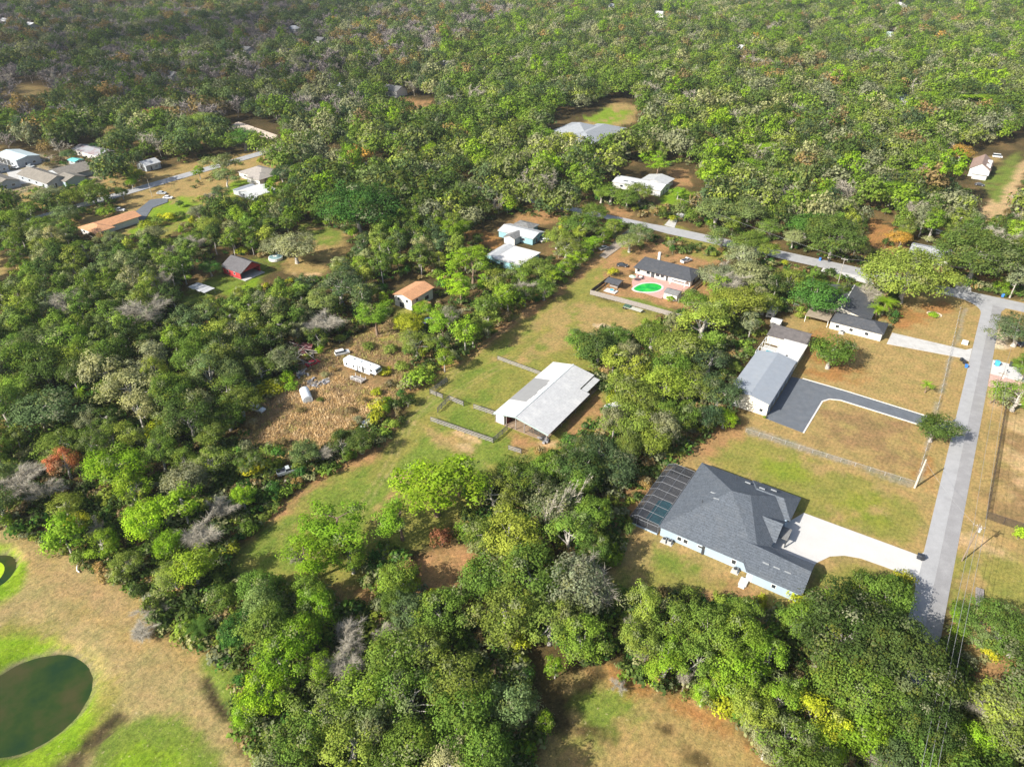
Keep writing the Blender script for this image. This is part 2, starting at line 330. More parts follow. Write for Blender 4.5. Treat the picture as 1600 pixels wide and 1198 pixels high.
    # soft banks of the meadow
    for (a, b, w, h) in ((P(200, 1112), P(90, 1200), 2.2, -.9), (P(322, 1055), P(362, 1125), 1.4, -.7)):
        L = math.hypot(b[0] - a[0], b[1] - a[1]); dx, dy = (b[0] - a[0]) / L, (b[1] - a[1]) / L
        t = (x - a[0]) * dx + (y - a[1]) * dy; d = np.abs(-(x - a[0]) * dy + (y - a[1]) * dx)
        z += h * np.clip(1 - d / w, 0, 1) * ((t > 0) & (t < L))
    # keep it level under the paved lots and buildings of the grid
    u = x * GC + y * GS; v = -x * GS + y * GC
    flat = np.clip(((u > -48) & (v > 100) & (v < 320)) * 1.0, 0, 1); z = np.where(flat > 0, np.minimum(z * .12, 0.0) - .01, z - .16)
    me = bpy.data.meshes.new("ground"); N = nx * ny
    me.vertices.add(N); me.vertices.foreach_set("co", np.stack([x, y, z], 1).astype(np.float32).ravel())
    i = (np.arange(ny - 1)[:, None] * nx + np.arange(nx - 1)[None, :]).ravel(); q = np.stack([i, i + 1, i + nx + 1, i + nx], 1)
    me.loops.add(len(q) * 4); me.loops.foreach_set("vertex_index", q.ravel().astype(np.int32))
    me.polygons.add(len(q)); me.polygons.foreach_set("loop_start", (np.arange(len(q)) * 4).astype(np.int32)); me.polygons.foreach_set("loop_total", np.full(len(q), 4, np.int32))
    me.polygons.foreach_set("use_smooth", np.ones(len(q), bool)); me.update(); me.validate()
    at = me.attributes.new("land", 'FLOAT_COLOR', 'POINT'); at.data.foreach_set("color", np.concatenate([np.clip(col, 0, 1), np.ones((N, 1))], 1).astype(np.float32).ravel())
    m, n, o = _nodes("turf_and_soil")
    b = n.nodes.new("ShaderNodeBsdfPrincipled"); b.inputs["Roughness"].default_value = .95; b.inputs["Specular IOR Level"].default_value = .1
    a = n.nodes.new("ShaderNodeAttribute"); a.attribute_name = "land"; tc = n.nodes.new("ShaderNodeTexCoord"); v = tc.outputs["Object"]
    t1 = noise_node(n, 1.1, 6, v, .7); t2 = noise_node(n, 4.0, 3, v, .7); t3 = noise_node(n, .22, 5, v, .65)
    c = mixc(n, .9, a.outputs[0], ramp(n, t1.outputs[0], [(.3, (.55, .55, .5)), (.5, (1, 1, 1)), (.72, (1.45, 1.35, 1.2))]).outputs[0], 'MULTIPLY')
    c = mixc(n, .6, c, ramp(n, t2.outputs[0], [(.32, (.5, .52, .5)), (.7, (1.5, 1.42, 1.3))]).outputs[0], 'MULTIPLY')
    c = mixc(n, .55, c, ramp(n, t3.outputs[0], [(.35, (.7, .85, .6)), (.65, (1.3, 1.12, 1.05))]).outputs[0], 'MULTIPLY')
    mp = n.nodes.new("ShaderNodeMapping"); mp.inputs["Rotation"].default_value = (0, 0, math.radians(-56)); lk(n, v, mp.inputs[0])
    wv = n.nodes.new("ShaderNodeTexWave"); wv.inputs["Scale"].default_value = .32; wv.inputs["Distortion"].default_value = 5.0; wv.inputs["Detail"].default_value = 4; wv.inputs["Detail Scale"].default_value = .6; wv.bands_direction = 'Y'; lk(n, mp.outputs[0], wv.inputs[0])
    c = mixc(n, .16, c, ramp(n, wv.outputs[1], [(.2, (.72, .74, .7)), (.8, (1.22, 1.18, 1.14))]).outputs[0], 'MULTIPLY')
    t4 = noise_node(n, 2.2, 2, v, .5); c = mixc(n, ramp(n, t4.outputs[0], [(.64, (0, 0, 0)), (.72, (.7, .7, .7))]).outputs[0], c, (.09, .085, .04))
    t5 = noise_node(n, 1.7, 3, v, .6); c = mixc(n, ramp(n, t5.outputs[0], [(.64, (0, 0, 0)), (.74, (.55, .55, .55))]).outputs[0], c, (.5, .4, .24))
    lk(n, c, b.inputs["Base Color"])
    bp = n.nodes.new("ShaderNodeBump"); bp.inputs["Strength"].default_value = .6; bp.inputs["Distance"].default_value = .25; lk(n, t1.outputs[0], bp.inputs["Height"]); lk(n, bp.outputs[0], b.inputs["Normal"])
    lk(n, b.outputs[0], o.inputs[0]); me.materials.append(m)
    g = bpy.data.objects.new("ground", me); COL.objects.link(g); tag(g, "grass and soil ground of the fields lawns and woods", "ground", kind='structure')
build_ground()

# ponds
def pond_mat():
    m, n, o = _nodes("pond_water"); b = n.nodes.new("ShaderNodeBsdfPrincipled"); b.inputs["Roughness"].default_value = .2; b.inputs["Specular IOR Level"].default_value = .25
    tc = n.nodes.new("ShaderNodeTexCoord"); t = noise_node(n, .12, 5, tc.outputs["Object"], .6)
    lk(n, ramp(n, t.outputs[0], [(.35, (.014, .038, .012)), (.5, (.028, .052, .010)), (.65, (.055, .055, .018))]).outputs[0], b.inputs["Base Color"])
    t2 = noise_node(n, 1.5, 2, tc.outputs["Object"]); bp = n.nodes.new("ShaderNodeBump"); bp.inputs["Strength"].default_value = .05; lk(n, t2.outputs[0], bp.inputs["Height"]); lk(n, bp.outputs[0], b.inputs["Normal"])
    lk(n, b.outputs[0], o.inputs[0]); return m
PM = pond_mat()
for i, (cx, cy, rx, ry, rot) in enumerate(PONDS):
    r = random.Random(i); k = MB(); pts = []
    for j in range(48):
        a = j / 48 * 2 * math.pi; f = 1.3; pts.append((cx + rx * f * math.cos(a), cy + ry * f * math.sin(a)))
    k.quad(*[(a, b, -1.35) for a, b in pts]); o = k.build("pond", PM); tag(o, ["dark green round pond ringed by bright grass in the lower corner", "small pond with yellow green scum above the round pond"][i], "pond", kind='structure')
al = MB(); al.disc(-116.6, 107.2, 4.2, 4.6, -1.348, -1.34, 28); tag(al.build("pond_algae", mat("algae", (.36, .5, .01), scale=.8, amt=.2)), "bright yellow green algae mat floating on the small pond", "algae", kind='stuff')

# ---------------------------------------------------------------- roads and drives (sheets a few mm apart)
ASPH = mat("asphalt_light", (.375, .375, .38), scale=.35, amt=.07, fine=5, fine_amt=.16, stain=(.27, .27, .27), stain_amt=.4, stain_scale=.3)
ASPD = mat("asphalt_worn", (.295, .29, .292), scale=.35, amt=.08, fine=5, fine_amt=.16, stain=(.4, .4, .4), stain_amt=.3, stain_scale=.35)
ASPN = mat("asphalt_dark", (.13, .145, .165), scale=.5, amt=.12, fine=5, fine_amt=.15, stain=(.2, .2, .2), stain_amt=.3)
CONC = mat("concrete_new", (.57, .56, .54), scale=.25, amt=.04, fine=4, fine_amt=.07, stain=(.5, .48, .45), stain_amt=.25)
CONO = mat("concrete_old", (.52, .51, .49), scale=.4, amt=.1, fine=5, fine_amt=.15, stain=(.33, .31, .28), stain_amt=.5)
GRAV = mat("gravel_track", (.36, .30, .24), scale=.6, amt=.2, fine=5, stain=(.2, .15, .1), stain_amt=.6)
def sheet(name, pts, m, z, label, frame='uv', cat="road", kind='structure', skirt=.05):
    q = [W(*p) if frame == 'uv' else P(*p) for p in pts]
    k = MB(); k.prism(q if area(q) > 0 else q[::-1], z - skirt, z); o = k.build(name, m); return tag(o, label, cat, kind=kind)
def area(q): return sum(q[i][0] * q[(i + 1) % len(q)][1] - q[(i + 1) % len(q)][0] * q[i][1] for i in range(len(q))) / 2
def arc(cx, cy, r, a0, a1, n=8): return [(cx + r * math.cos(math.radians(a0 + (a1 - a0) * i / n)), cy + r * math.sin(math.radians(a0 + (a1 - a0) * i / n))) for i in range(n + 1)]
sheet("road", [(15.0, 60), (18.3, 60), (18.3, 294.2), (5.5, 294.2)] + arc(5.5, 284.5, 9.7, 88, 0)[0:] , ASPH, .03, "pale lane of the street running down the right side")
sheet("road", [(18.31, 60), (21.3, 60), (21.3, 290), (22.5, 294.2), (18.31, 294.2)], ASPD, .031, "darker worn lane of the street running down the right side")
sheet("road", [(-372, 296), (-122, 295.6), (-110, 294.21), (60, 294.21), (60, 302.6), (-110, 302.6), (-122, 301.4), (-372, 301)], ASPH, .034, "pale cross street running behind the houses between the trees")
sheet("road", [(-372, 120), (-364.5, 120), (-364.5, 360), (-372, 360)], ASPH, .038, "distant street beyond the lawns on the far left")
sheet("driveway", [(-10.9, 143.8)] + [(14.2, 144.2), (15.2, 146), (15.2, 134), (13.6, 136.4), (8.2, 136.3), (3.6, 136.0), (.4, 134.9), (-2.3, 132.8), (-4.4, 129), (-4.8, 125.3), (-14.3, 125.3), (-14.3, 136)], CONC, .045, "wide white concrete driveway of the charcoal roofed house", cat="driveway")
sheet("driveway", [(-30.2, 177.2), (-19.6, 176.2), (-19.0, 195.0), (-17.5, 197.6), (-14.5, 198.8), (12, 198.2), (14.5, 197.5), (15.1, 196), (15.1, 207), (13.8, 204.2), (11, 203.6), (-14, 204.4), (-27, 204.3), (-30.2, 203.6)], ASPN, .042, "dark asphalt forecourt and drive beside the long grey building", cat="driveway")
EDGE = mat("concrete_edging", (.66, .64, .6), scale=2, amt=.1)
def curb(name, pts, w, m, z0, z1, label):
    k = MB(); q = [W(*p) for p in pts]
    for (x0, y0), (x1, y1) in zip(q, q[1:]):
        L = math.hypot(x1 - x0, y1 - y0); nx, ny = -(y1 - y0) / L * w / 2, (x1 - x0) / L * w / 2
        k.prism([(x0 + nx, y0 + ny), (x0 - nx, y0 - ny), (x1 - nx, y1 - ny), (x1 + nx, y1 + ny)], z0, z1)
    return tag(k.build(name, m), label, "kerb", kind='structure')
curb("kerb", [(-19.4, 176.2), (-18.8, 195.0), (-17.3, 197.4), (-14.4, 198.6), (12, 198.0), (14.6, 197.2)], .42, EDGE, -.05, .12, "white edging strip along the near side of the dark asphalt drive")
curb("kerb", [(-27, 204.55), (-14, 204.65), (11, 203.85), (14.0, 204.5)], .3, EDGE, -.05, .12, "white edging strip along the far side of the dark asphalt drive")
sheet("driveway", [(-9.2, 242.0), (13.0, 245.7), (15.1, 244.5), (15.1, 254.5), (13.4, 252.3), (-9.0, 251.3)], CONO, .046, "pale concrete driveway of the cream ranch house", cat="driveway")
sheet("driveway", [(-42.2, 290.5), (-22, 288), (-22, 294.2), (-42.2, 294.2)], CONC, .047, "white concrete pad beside the cross street", cat="driveway")
sheet("driveway", [(21.4, 240), (34, 240), (34, 250), (21.4, 250)], CONC, .046, "white concrete apron off the street by the blue bin", cat="driveway")
sheet("driveway", [(21.4, 231.5), (31, 231.5), (31, 239.9), (21.4, 239.9)], mat("pink_pavers", (.55, .36, .3), scale=1, amt=.15, fine=6), .044, "patch of pink pavers beside the white apron", cat="driveway")
sheet("driveway", [(5, 302.7), (10.5, 302.7), (9, 318), (4, 318)], CONO, .046, "grey driveway under the big dark oak across the street", cat="driveway")
sheet("driveway", [(200, 340), (235, 312), (262, 309), (262, 316), (238, 325), (220, 352)], ASPN, .045, "black asphalt drive with two parked cars far left", 'px', "driveway")
sheet("driveway", [(936, 400), (946, 404), (990, 372), (1004, 366), (990, 352), (972, 366)], GRAV, .04, "grey gravel lane beside the hedge", 'px', "track")
sheet("driveway", [(1038, 352), (1052, 336), (1068, 330), (1078, 333), (1058, 345), (1054, 356)], CONO, .045, "short grey side drive north of the cross street", 'px', "driveway")
sheet("path", [(355, 200), (372, 190), (435, 212), (425, 218)], mat("sandy_path", (.6, .5, .4), scale=.3), .045, "pale sandy track beyond the far street", 'px', "track")
sheet("driveway", [(10, 268), (60, 262), (70, 282), (20, 290)], CONO, .045, "concrete yard between the grey houses far left", 'px', "driveway")
# ---------------------------------------------------------------- buildings
SH_DARK = mat("charcoal_shingles", (.105, .122, .145), scale=1.6, amt=.2, fine=4, stripes=(1, .62, .3), stain=(.15, .16, .17), stain_amt=.35, bump=.25)
SH_GREY = mat("grey_shingles", (.21, .21, .205), scale=.8, amt=.2, fine=8, stripes=(1, .5, .15), stain=(.1, .09, .08), stain_amt=.5)
SH_BLACK = mat("black_shingles", (.075, .08, .09), scale=1.2, amt=.2, fine=10, stripes=(1, .45, .15), stain=(.16, .15, .14), stain_amt=.4)
SH_TERRA = mat("terracotta_shingles", (.56, .29, .15), scale=1.2, amt=.15, fine=8, stripes=(1, .5, .14), stain=(.35, .2, .12), stain_amt=.35)
M_WHITE = mat("white_metal_roof", (.66, .66, .645), rough=.45, scale=.5, amt=.05, stripes=(1, .9, .08), stain=(.55, .52, .48), stain_amt=.3)
M_RIB = mat("weathered_metal_roof", (.50, .505, .51), rough=.5, scale=1.5, amt=.12, stripes=(1, .6, .14), stain=(.62, .62, .61), stain_amt=.9, stain_scale=.25)
M_GREY = mat("grey_metal_roof", (.30, .33, .37), rough=.5, scale=.6, amt=.06, stripes=(1, .9, .07), stain=(.36, .37, .38), stain_amt=.4)
M_PALE = mat("pale_metal_roof", (.50, .51, .515), rough=.5, scale=.6, amt=.08, stripes=(1, .9, .1), stain=(.38, .38, .38), stain_amt=.5)
W_WHITE = mat("white_wall", (.62, .61, .58), scale=1, amt=.06, stain=(.5, .48, .43), stain_amt=.25)
W_BLUE = mat("pale_blue_wall", (.35, .44, .53), scale=1, amt=.05, stripes=(2, .3, .1))
W_CREAM = mat("cream_wall", (.72, .68, .58), scale=1, amt=.07, stain=(.5, .45, .36), stain_amt=.2)
W_GREY = mat("grey_wall", (.38, .41, .44), scale=1, amt=.1)
W_TURQ = mat("turquoise_wall", (.26, .45, .50), scale=1, amt=.1)
W_RED = mat("red_wall", (.45, .045, .05), scale=1, amt=.15, stripes=(0, .4, .25), stain=(.5, .2, .12), stain_amt=.4)
W_REDD = mat("dark_red_wall", (.17, .045, .04), scale=1, amt=.2)
TRIM = mat("white_trim", (.8, .8, .78), scale=1, amt=.03); DARKT = mat("dark_trim", (.05, .055, .06), scale=1, amt=.1)
GLASS = glass_mat(); DOORD = mat("dark_door", (.06, .065, .07), scale=2, amt=.15); WOODG = mat("weathered_wood", (.30, .27, .25), scale=2.5, amt=.25, fine=9)

class House:
    def __init__(s, name, label, cat, u, v, group=None, ang=GA):
        s.u, s.v = u, v; x, y = W(u, v); s.root = empty(name, (x, y, 0), ang, label, cat, group)
    def c(s, p): return [(a - s.u, b - s.v) for a, b in p]
    def part(s, name, k, m, parent=None, label=None):
        o = k.build(name, m, parent or s.root)
        if label: o["label"] = label
        return o
    def wall(s, poly, h, m, name="wall", z0=-.1):
        k = MB(); q = s.c(poly); k.prism(q if area(q) > 0 else q[::-1], z0, h); return s.part(name, k, m)
    def rect(s, u0, u1, v0, v1): return [(u0, v0), (u1, v0), (u1, v1), (u0, v1)]
    def gable(s, u0, u1, v0, v1, ze, zr, axis, m, rp=.5, over=.45, t=.16, wall=None, zr_end=None, name="roof", ze2=None):
        """ridge along axis 'u' or 'v' at fraction rp of the span; ze, ze2 the two eaves"""
        u0, u1, v0, v1 = u0 - s.u, u1 - s.u, v0 - s.v, v1 - s.v; ze2 = ze if ze2 is None else ze2; k = MB()
        if axis == 'u': a0, a1, b0, b1 = u0, u1, v0, v1
        else: a0, a1, b0, b1 = v0, v1, u0, u1
        bm = b0 + (b1 - b0) * rp
        def pt(a, b, z): return (a, b, z) if axis == 'u' else (b, a, z)
        A0, A1 = a0 - over, a1 + over
        pr = [(b0 - over, ze), (bm, zr), (b1 + over, ze2), (b1 + over, ze2 - t), (bm, zr - t), (b0 - over, ze - t)]
        n = len(pr); b = len(k.v); k.v += [pt(A0, y, z) for y, z in pr] + [pt(A1, y, z) for y, z in pr]
        k.f += [tuple(b + i for i in range(n)), tuple(b + n + i for i in reversed(range(n)))] + [(b + (i + 1) % n, b + i, b + n + i, b + n + (i + 1) % n) for i in range(n)]; k.mi += [0] * (n + 2)
        r = s.part(name, k, m)
        if wall:
            zt = t + .02
            for (x0, x1) in ((a0, a0 + .2), (a1 - .2, a1)):
                g = MB(); tri = [(b0, ze - zt), (bm, zr - zt), (b1, ze2 - zt)]; c = len(g.v)
                g.v += [pt(x0, y, z) for y, z in tri] + [pt(x1, y, z) for y, z in tri]
                g.f += [(c, c + 1, c + 2), (c + 5, c + 4, c + 3), (c, c + 3, c + 4, c + 1), (c + 1, c + 4, c + 5, c + 2), (c + 2, c + 5, c + 3, c)]; g.mi += [0] * 5
                s.part("gable_end", g, wall)
        return r
    def hip(s, u0, u1, v0, v1, ze, zr, m, over=.45, t=.16, ridge=None, name="roof"):
        u0, u1, v0, v1 = u0 - s.u - over, u1 - s.u + over, v0 - s.v - over, v1 - s.v + over
        d = min(u1 - u0, v1 - v0) / 2
        if ridge: (ra, rb) = [(a - s.u, b - s.v) for a, b in ridge]
        elif u1 - u0 > v1 - v0: ra, rb = (u0 + d, (v0 + v1) / 2), (u1 - d, (v0 + v1) / 2)
        else: ra, rb = ((u0 + u1) / 2, v0 + d), ((u0 + u1) / 2, v1 - d)
        k = MB(); k.v = [(u0, v0, ze), (u1, v0, ze), (u1, v1, ze), (u0, v1, ze), (u0, v0, ze - t), (u1, v0, ze - t), (u1, v1, ze - t), (u0, v1, ze - t), (*ra, zr), (*rb, zr)]
        if abs(ra[0] - rb[0]) > abs(ra[1] - rb[1]): top = [(0, 1, 9, 8), (1, 2, 9), (2, 3, 8, 9), (3, 0, 8)]
        else: top = [(0, 1, 8), (1, 2, 9, 8), (2, 3, 9), (3, 0, 8, 9)]
        k.f = top + [(7, 6, 5, 4), (0, 4, 5, 1), (1, 5, 6, 2), (2, 6, 7, 3), (3, 7, 4, 0)]; k.mi = [0] * len(k.f)
        return s.part(name, k, m)
    def window(s, side, at, p, z0, w, h, m=None, name="window", pane="pane", frame=None):
        """side S/N: wall plane v=at, centre u=p; side E/W: wall plane u=at, centre v=p"""
        k = MB(); g = MB(); q = w / 2; f = .09
        def bx(kb, a0, a1, d0, d1, zz0, zz1):
            sg = -1 if side in "SW" else 1
            lo, hi = sorted((at + sg * d0, at + sg * d1))
            if side in "SN": kb.box(p + a0 - s.u, p + a1 - s.u, lo - s.v, hi - s.v, zz0, zz1)
            else: kb.box(lo - s.u, hi - s.u, p + a0 - s.v, p + a1 - s.v, zz0, zz1)
        bx(k, -q - f, q + f, -.02, .05, z0 - f, z0 + h + f); bx(g, -q, q, .0, .075, z0, z0 + h)
        fr = s.part(name, k, frame or TRIM); s.part(pane, g, m or GLASS, fr); return fr
    def door(s, side, at, p, w, h, m=None, name="door", frame=None):
        return s.window(side, at, p, .02, w, h, m or DOORD, name, "door_leaf", frame)
    def box(s, name, u0, u1, v0, v1, z0, z1, m, parent=None):
        k = MB(); k.box(u0 - s.u, u1 - s.u, v0 - s.v, v1 - s.v, z0, z1); return s.part(name, k, m, parent)

# --- the new house with the charcoal hip roof
h = House("house", "large pale blue house with charcoal hip roof and pool cage", "house", -25, 128)
h.wall([(-36.8, 117.8), (-16.0, 117.8), (-16.0, 115.7), (-5.2, 115.7), (-5.2, 124.9), (-14.0, 124.9), (-14.0, 135.5), (-13.3, 135.5), (-13.3, 144.2), (-36.8, 144.2)], 2.86, W_BLUE)
k = MB(); z = 3.0; A_, B_, C_, D_, E_ = (-37.3, 144.7), (-37.3, 117.3), (-14.2, 117.3), (-13.9, 124.0), (-13.8, 144.65); PK = (-26.0, 132.0, 8.4)
def hp(p, zz=3.0): return (p[0] - h.u, p[1] - h.v, p[2] if len(p) > 2 else zz)
RD = (-22.0, 133.4, 8.0)
for f in ((B_, C_, PK), (A_, B_, PK), (E_, A_, PK, RD), (C_, (-13.8, 117.3), (-13.8, 126), RD, PK), ((-13.8, 126), E_, RD)): k.quad(*[hp(p) for p in f])
k.quad(*[hp(p, 2.84) for p in (A_, E_, (-13.8, 117.3), B_)])
for a, b in ((A_, B_), (B_, (-13.8, 117.3)), ((-13.8, 117.3), E_), (E_, A_)): k.quad(hp(a), hp(a, 2.84), hp(b, 2.84), hp(b))
h.part("roof", k, SH_DARK)
k = MB(); gv, gz = 120.8, 4.9
k.quad(hp((-16.2, 115.2, 3.02)), hp((-4.4, 115.2, 3.02)), hp((-4.4, gv, gz)), hp((-21.5, gv + 1.4, gz - .02))); k.quad(hp((-4.4, gv, gz)), hp((-4.4, 125.3, 3.02)), hp((-15.0, 125.3, 3.02)), hp((-21.5, gv + 1.4, gz - .02)))
k.quad(hp((-4.4, 115.2, 3.02)), hp((-16.2, 115.2, 3.02)), hp((-16.2, 115.2, 2.86)), hp((-4.4, 115.2, 2.86))); k.quad(hp((-16.2, 115.2, 2.86)), hp((-16.2, 125.3, 2.86)), hp((-4.4, 125.3, 2.86)), hp((-4.4, 115.2, 2.86)))
k.quad(hp((-4.4, 125.3, 3.02)), hp((-4.4, gv, gz)), hp((-4.4, 115.2, 3.02)), hp((-4.4, 115.2, 2.86)), hp((-4.4, 125.3, 2.86))); k.quad(hp((-16.2, 115.2, 2.86)), hp((-16.2, 115.2, 3.02)), hp((-17.5, 117.6, 3.8)), hp((-16.2, 117.4, 2.9))); k.quad(hp((-4.4, 125.3, 3.02)), hp((-4.4, 125.3, 2.86)), hp((-15, 125.3, 2.86)), hp((-15, 125.3, 3.02)))
h.part("garage_roof", k, SH_DARK)
h.hip(-24, -12.75, 136.0, 144.9, 3.05, 5.4, SH_DARK, over=.25, ridge=((-22, 139.8), (-15.6, 139.8)))
h.gable(-22, -13.6, 127.3, 134.6, 3.06, 5.6, 'u', SH_DARK, rp=.5, over=.3, wall=W_BLUE)
h.box("porch_slab", -14.0, -11.2, 128.6, 134.2, -.05, .1, CONC); h.box("porch_roof", -13.6, -11.4, 129.6, 133.6, 2.5, 2.65, SH_GREY)
for u_, v_ in ((-11.6, 129.8), (-11.6, 133.4)): h.box("porch_post", u_ - .12, u_ + .12, v_ - .12, v_ + .12, .1, 2.5, DARKT)
for p in (-32.2, -30.7): h.window('S', 117.8, p, 1.0, .9, 1.0)
h.window('S', 117.8, -27.0, 1.5, 1.6, .5); h.window('S', 117.8, -19.5, 1.0, .9, 1.1); h.window('E', -14.0, 127.2, .9, 1.2, 1.4, frame=DARKT); h.window('E', -13.3, 138.6, .9, 1.4, 1.3, frame=DARKT)
h.door('E', -14.0, 131.6, 1.0, 2.1); h.door('S', 115.7, -15.3, .9, 2.0, TRIM)
h.window('S', 115.7, -10.2, 1.2, .8, .9)
k = MB(); k.box(-26.75 - h.u, -26.25 - h.u, 117.5 - h.v, 117.78 - h.v, 0, 2.8); h.part("downpipe", k, DARKT)
def roof_z(u, v): return 3.0 + min((v - 117.3) * .366, (u + 37.3) * .478)
for (u_, v_, hz) in ((-28.4, 128.8, roof_z(-28.4, 128.8)), (-29.8, 131.0, roof_z(-29.8, 131.0) + .1), (-13.2, 118.6, 4.2), (-10.9, 118.6, 4.2), (-8.6, 118.6, 4.2), (-21.0, 140.6, 5.3), (-18.5, 141.8, 5.0), (-24.6, 141.2, 4.9)):
    k = MB(); k.tbox(u_ - h.u - .7, u_ - h.u + .7, v_ - h.v - .13, v_ - h.v + .13, hz - .15, hz + .12, .05, .05, .05, .05); h.part("roof_vent", k, mat("vent_metal", (.26, .28, .3), rough=.5))
for (u_, v_) in ((-22.4, 141.9), (-27.4, 141.0), (-31.0, 127.0)):
    k = MB(); k.tube((u_ - h.u, v_ - h.v, 3.5), (u_ - h.u, v_ - h.v, 6.2 if v_ > 130 else 7.0), .07, n=6); h.part("vent_pipe", k, DARKT)
k = MB(); k.box(-16.9 - h.u, -15.2 - h.u, 113.6 - h.v, 115.65 - h.v, -.1, .55); k.box(-16.7 - h.u, -15.4 - h.u, 112.9 - h.v, 113.58 - h.v, -.1, .3); h.part("steps", k, CONC)
def ac(u, v, label, s=1.0):
    a = House("air_conditioner", label, "air conditioner", u, v)
    k = MB(); k.box(-.75 * s, .75 * s, -.7 * s, .7 * s, -.1, .1); a.part("base", k, CONO)
    k = MB(); k.tbox(-.5 * s, .5 * s, -.5 * s, .5 * s, .1, 1.0, .04, .04, .04, .04); b = a.part("casing", k, mat("ac_grey", (.42, .43, .42), rough=.5, stripes=(2, .12, .3)))
    k = MB(); k.disc(0, 0, .4 * s, .4 * s, 1.0, 1.04, 14); a.part("fan_grille", k, DARKT, b)
ac(-33.9, 116.6, "grey air conditioner beside the pool cage corner of the blue house"); ac(-35.2, 116.5, "white pool pump unit beside the air conditioner at the blue house"); ac(-18.6, 116.7, "grey air conditioner in the middle of the blue house wall", 1.1)
# pool cage
pc = House("pool_cage", "dark screened pool cage on the near end of the charcoal roofed house", "pool cage", -41, 129)
SCR, n_, o_ = _nodes("insect_screen"); b_ = n_.nodes.new("ShaderNodeBsdfPrincipled"); b_.inputs["Base Color"].default_value = (.035, .04, .05, 1); b_.inputs["Roughness"].default_value = .7
tr_ = n_.nodes.new("ShaderNodeBsdfTransparent"); mx_ = n_.nodes.new("ShaderNodeMixShader"); mx_.inputs[0].default_value = .58; lk(n_, tr_.outputs[0], mx_.inputs[1]); lk(n_, b_.outputs[0], mx_.inputs[2]); lk(n_, mx_.outputs[0], o_.inputs[0])
CU0, CU1, CV0, CV1 = -44.4, -37.4, 117.6, 140.0
pc.box("deck", CU0, CU1, CV0, CV1, -.12, .08, mat("deck_pavers", (.22, .21, .2), scale=1.2, amt=.12, fine=5))
k = MB(); k.quad(*[(a - pc.u, b - pc.v, .1) for a, b in ((-41.8, 120.6), (-38.2, 120.6), (-38.2, 128.6), (-39.5, 129.6), (-41.8, 128.6))]); pc.part("pool_water", k, mat("teal_water", (.02, .2, .25), rough=.08, scale=.6, amt=.2))
pc.box("kick_wall", CU0 - .1, CU1, CV0 - .12, CV0, -.1, .45, W_BLUE)
fr = MB(); LZ, TZ = 2.4, 3.4; IN = 1.7
def t3(a, b): fr.tube((a[0] - pc.u, a[1] - pc.v, a[2]), (b[0] - pc.u, b[1] - pc.v, b[2]), .045, n=4)
vs = np.linspace(CV0, CV1, 9)
for v_ in vs:
    t3((CU0, v_, .08), (CU0, v_, LZ)); t3((CU0, v_, LZ), (CU0 + IN, v_, TZ)); t3((CU0 + IN, v_, TZ), (CU1, v_, TZ - .2))
for (u_, z_) in ((CU0, LZ), (CU0 + IN, TZ), ((CU0 + IN + CU1) / 2, TZ - .1), (CU1, TZ - .2), (CU0, 1.1)): t3((u_, CV0, z_), (u_, CV1, z_))
for v_ in (CV0, CV1):
    for u_ in (CU0 + IN, (CU0 + IN + CU1) / 2, CU1): t3((u_, v_, .08), (u_, v_, TZ - .1))
    t3((CU0, v_, LZ), (CU1, v_, LZ))
pc.part("frame", fr, mat("cage_bars", (.2, .21, .23), rough=.5, scale=1, amt=.1))
k = MB(); e = .0
L_ = lambda *q: k.quad(*[(a - pc.u, b - pc.v, c) for a, b, c in q])
L_((CU0, CV0, .1), (CU0, CV1, .1), (CU0, CV1, LZ), (CU0, CV0, LZ)); L_((CU0, CV0, LZ), (CU0, CV1, LZ), (CU0 + IN, CV1, TZ), (CU0 + IN, CV0, TZ)); L_((CU0 + IN, CV0, TZ), (CU0 + IN, CV1, TZ), (CU1, CV1, TZ - .2), (CU1, CV0, TZ - .2))
for v_ in (CV0, CV1): L_((CU0, v_, .1), (CU1, v_, .1), (CU1, v_, TZ - .2), (CU0 + IN, v_, TZ), (CU0, v_, LZ))
pc.part("screen", k, SCR)

# --- barn
b = House("barn", "open sided horse barn with white and weathered metal roof", "barn", -86, 149)
for (v0, v1, m) in ((132.9, 140.6, M_WHITE), (153.2, 165.6, M_WHITE)): pass
def slope(u0, z0, u1, z1, v0, v1, m, name, t=.08):
    k = MB(); a = [(u0, v0, z0), (u1, v0, z1), (u1, v1, z1), (u0, v1, z0)]
    k.v = [(x - b.u, y - b.v, z_) for x, y, z_ in a] + [(x - b.u, y - b.v, z_ - t) for x, y, z_ in a]
    k.f = [(0, 1, 2, 3), (7, 6, 5, 4), (0, 4, 5, 1), (1, 5, 6, 2), (2, 6, 7, 3), (3, 7, 4, 0)]; k.mi = [0] * 6; return b.part(name, k, m)
slope(-94.2, 3.2, -87.0, 4.7, 132.9, 165.7, M_WHITE, "roof")
slope(-94.15, 3.25, -89.0, 4.32, 141.0, 154.6, mat("plain_grey_metal", (.30, .30, .295), rough=.5, scale=.5, amt=.05), "roof_patch", .03)["label"] = "bare grey sheets in the white roof slope"
for j in range(7): slope(-89.0, 4.325, -88.6 + (j % 3) * .22, 4.325 + .2083 * (.4 + (j % 3) * .22), 141 + j * 1.94, 141 + (j + 1) * 1.94 - .01, mat("plain_grey_metal", (.30, .30, .295)), "roof_patch", .03)
slope(-87.0, 4.7, -76.2, 2.9, 132.9, 156.6, M_RIB, "roof")
slope(-87.0, 4.7, -79.6, 3.45, 156.6, 165.7, M_RIB, "roof"); slope(-79.4, 3.1, -77.4, 2.8, 156.8, 165.2, M_PALE, "roof")
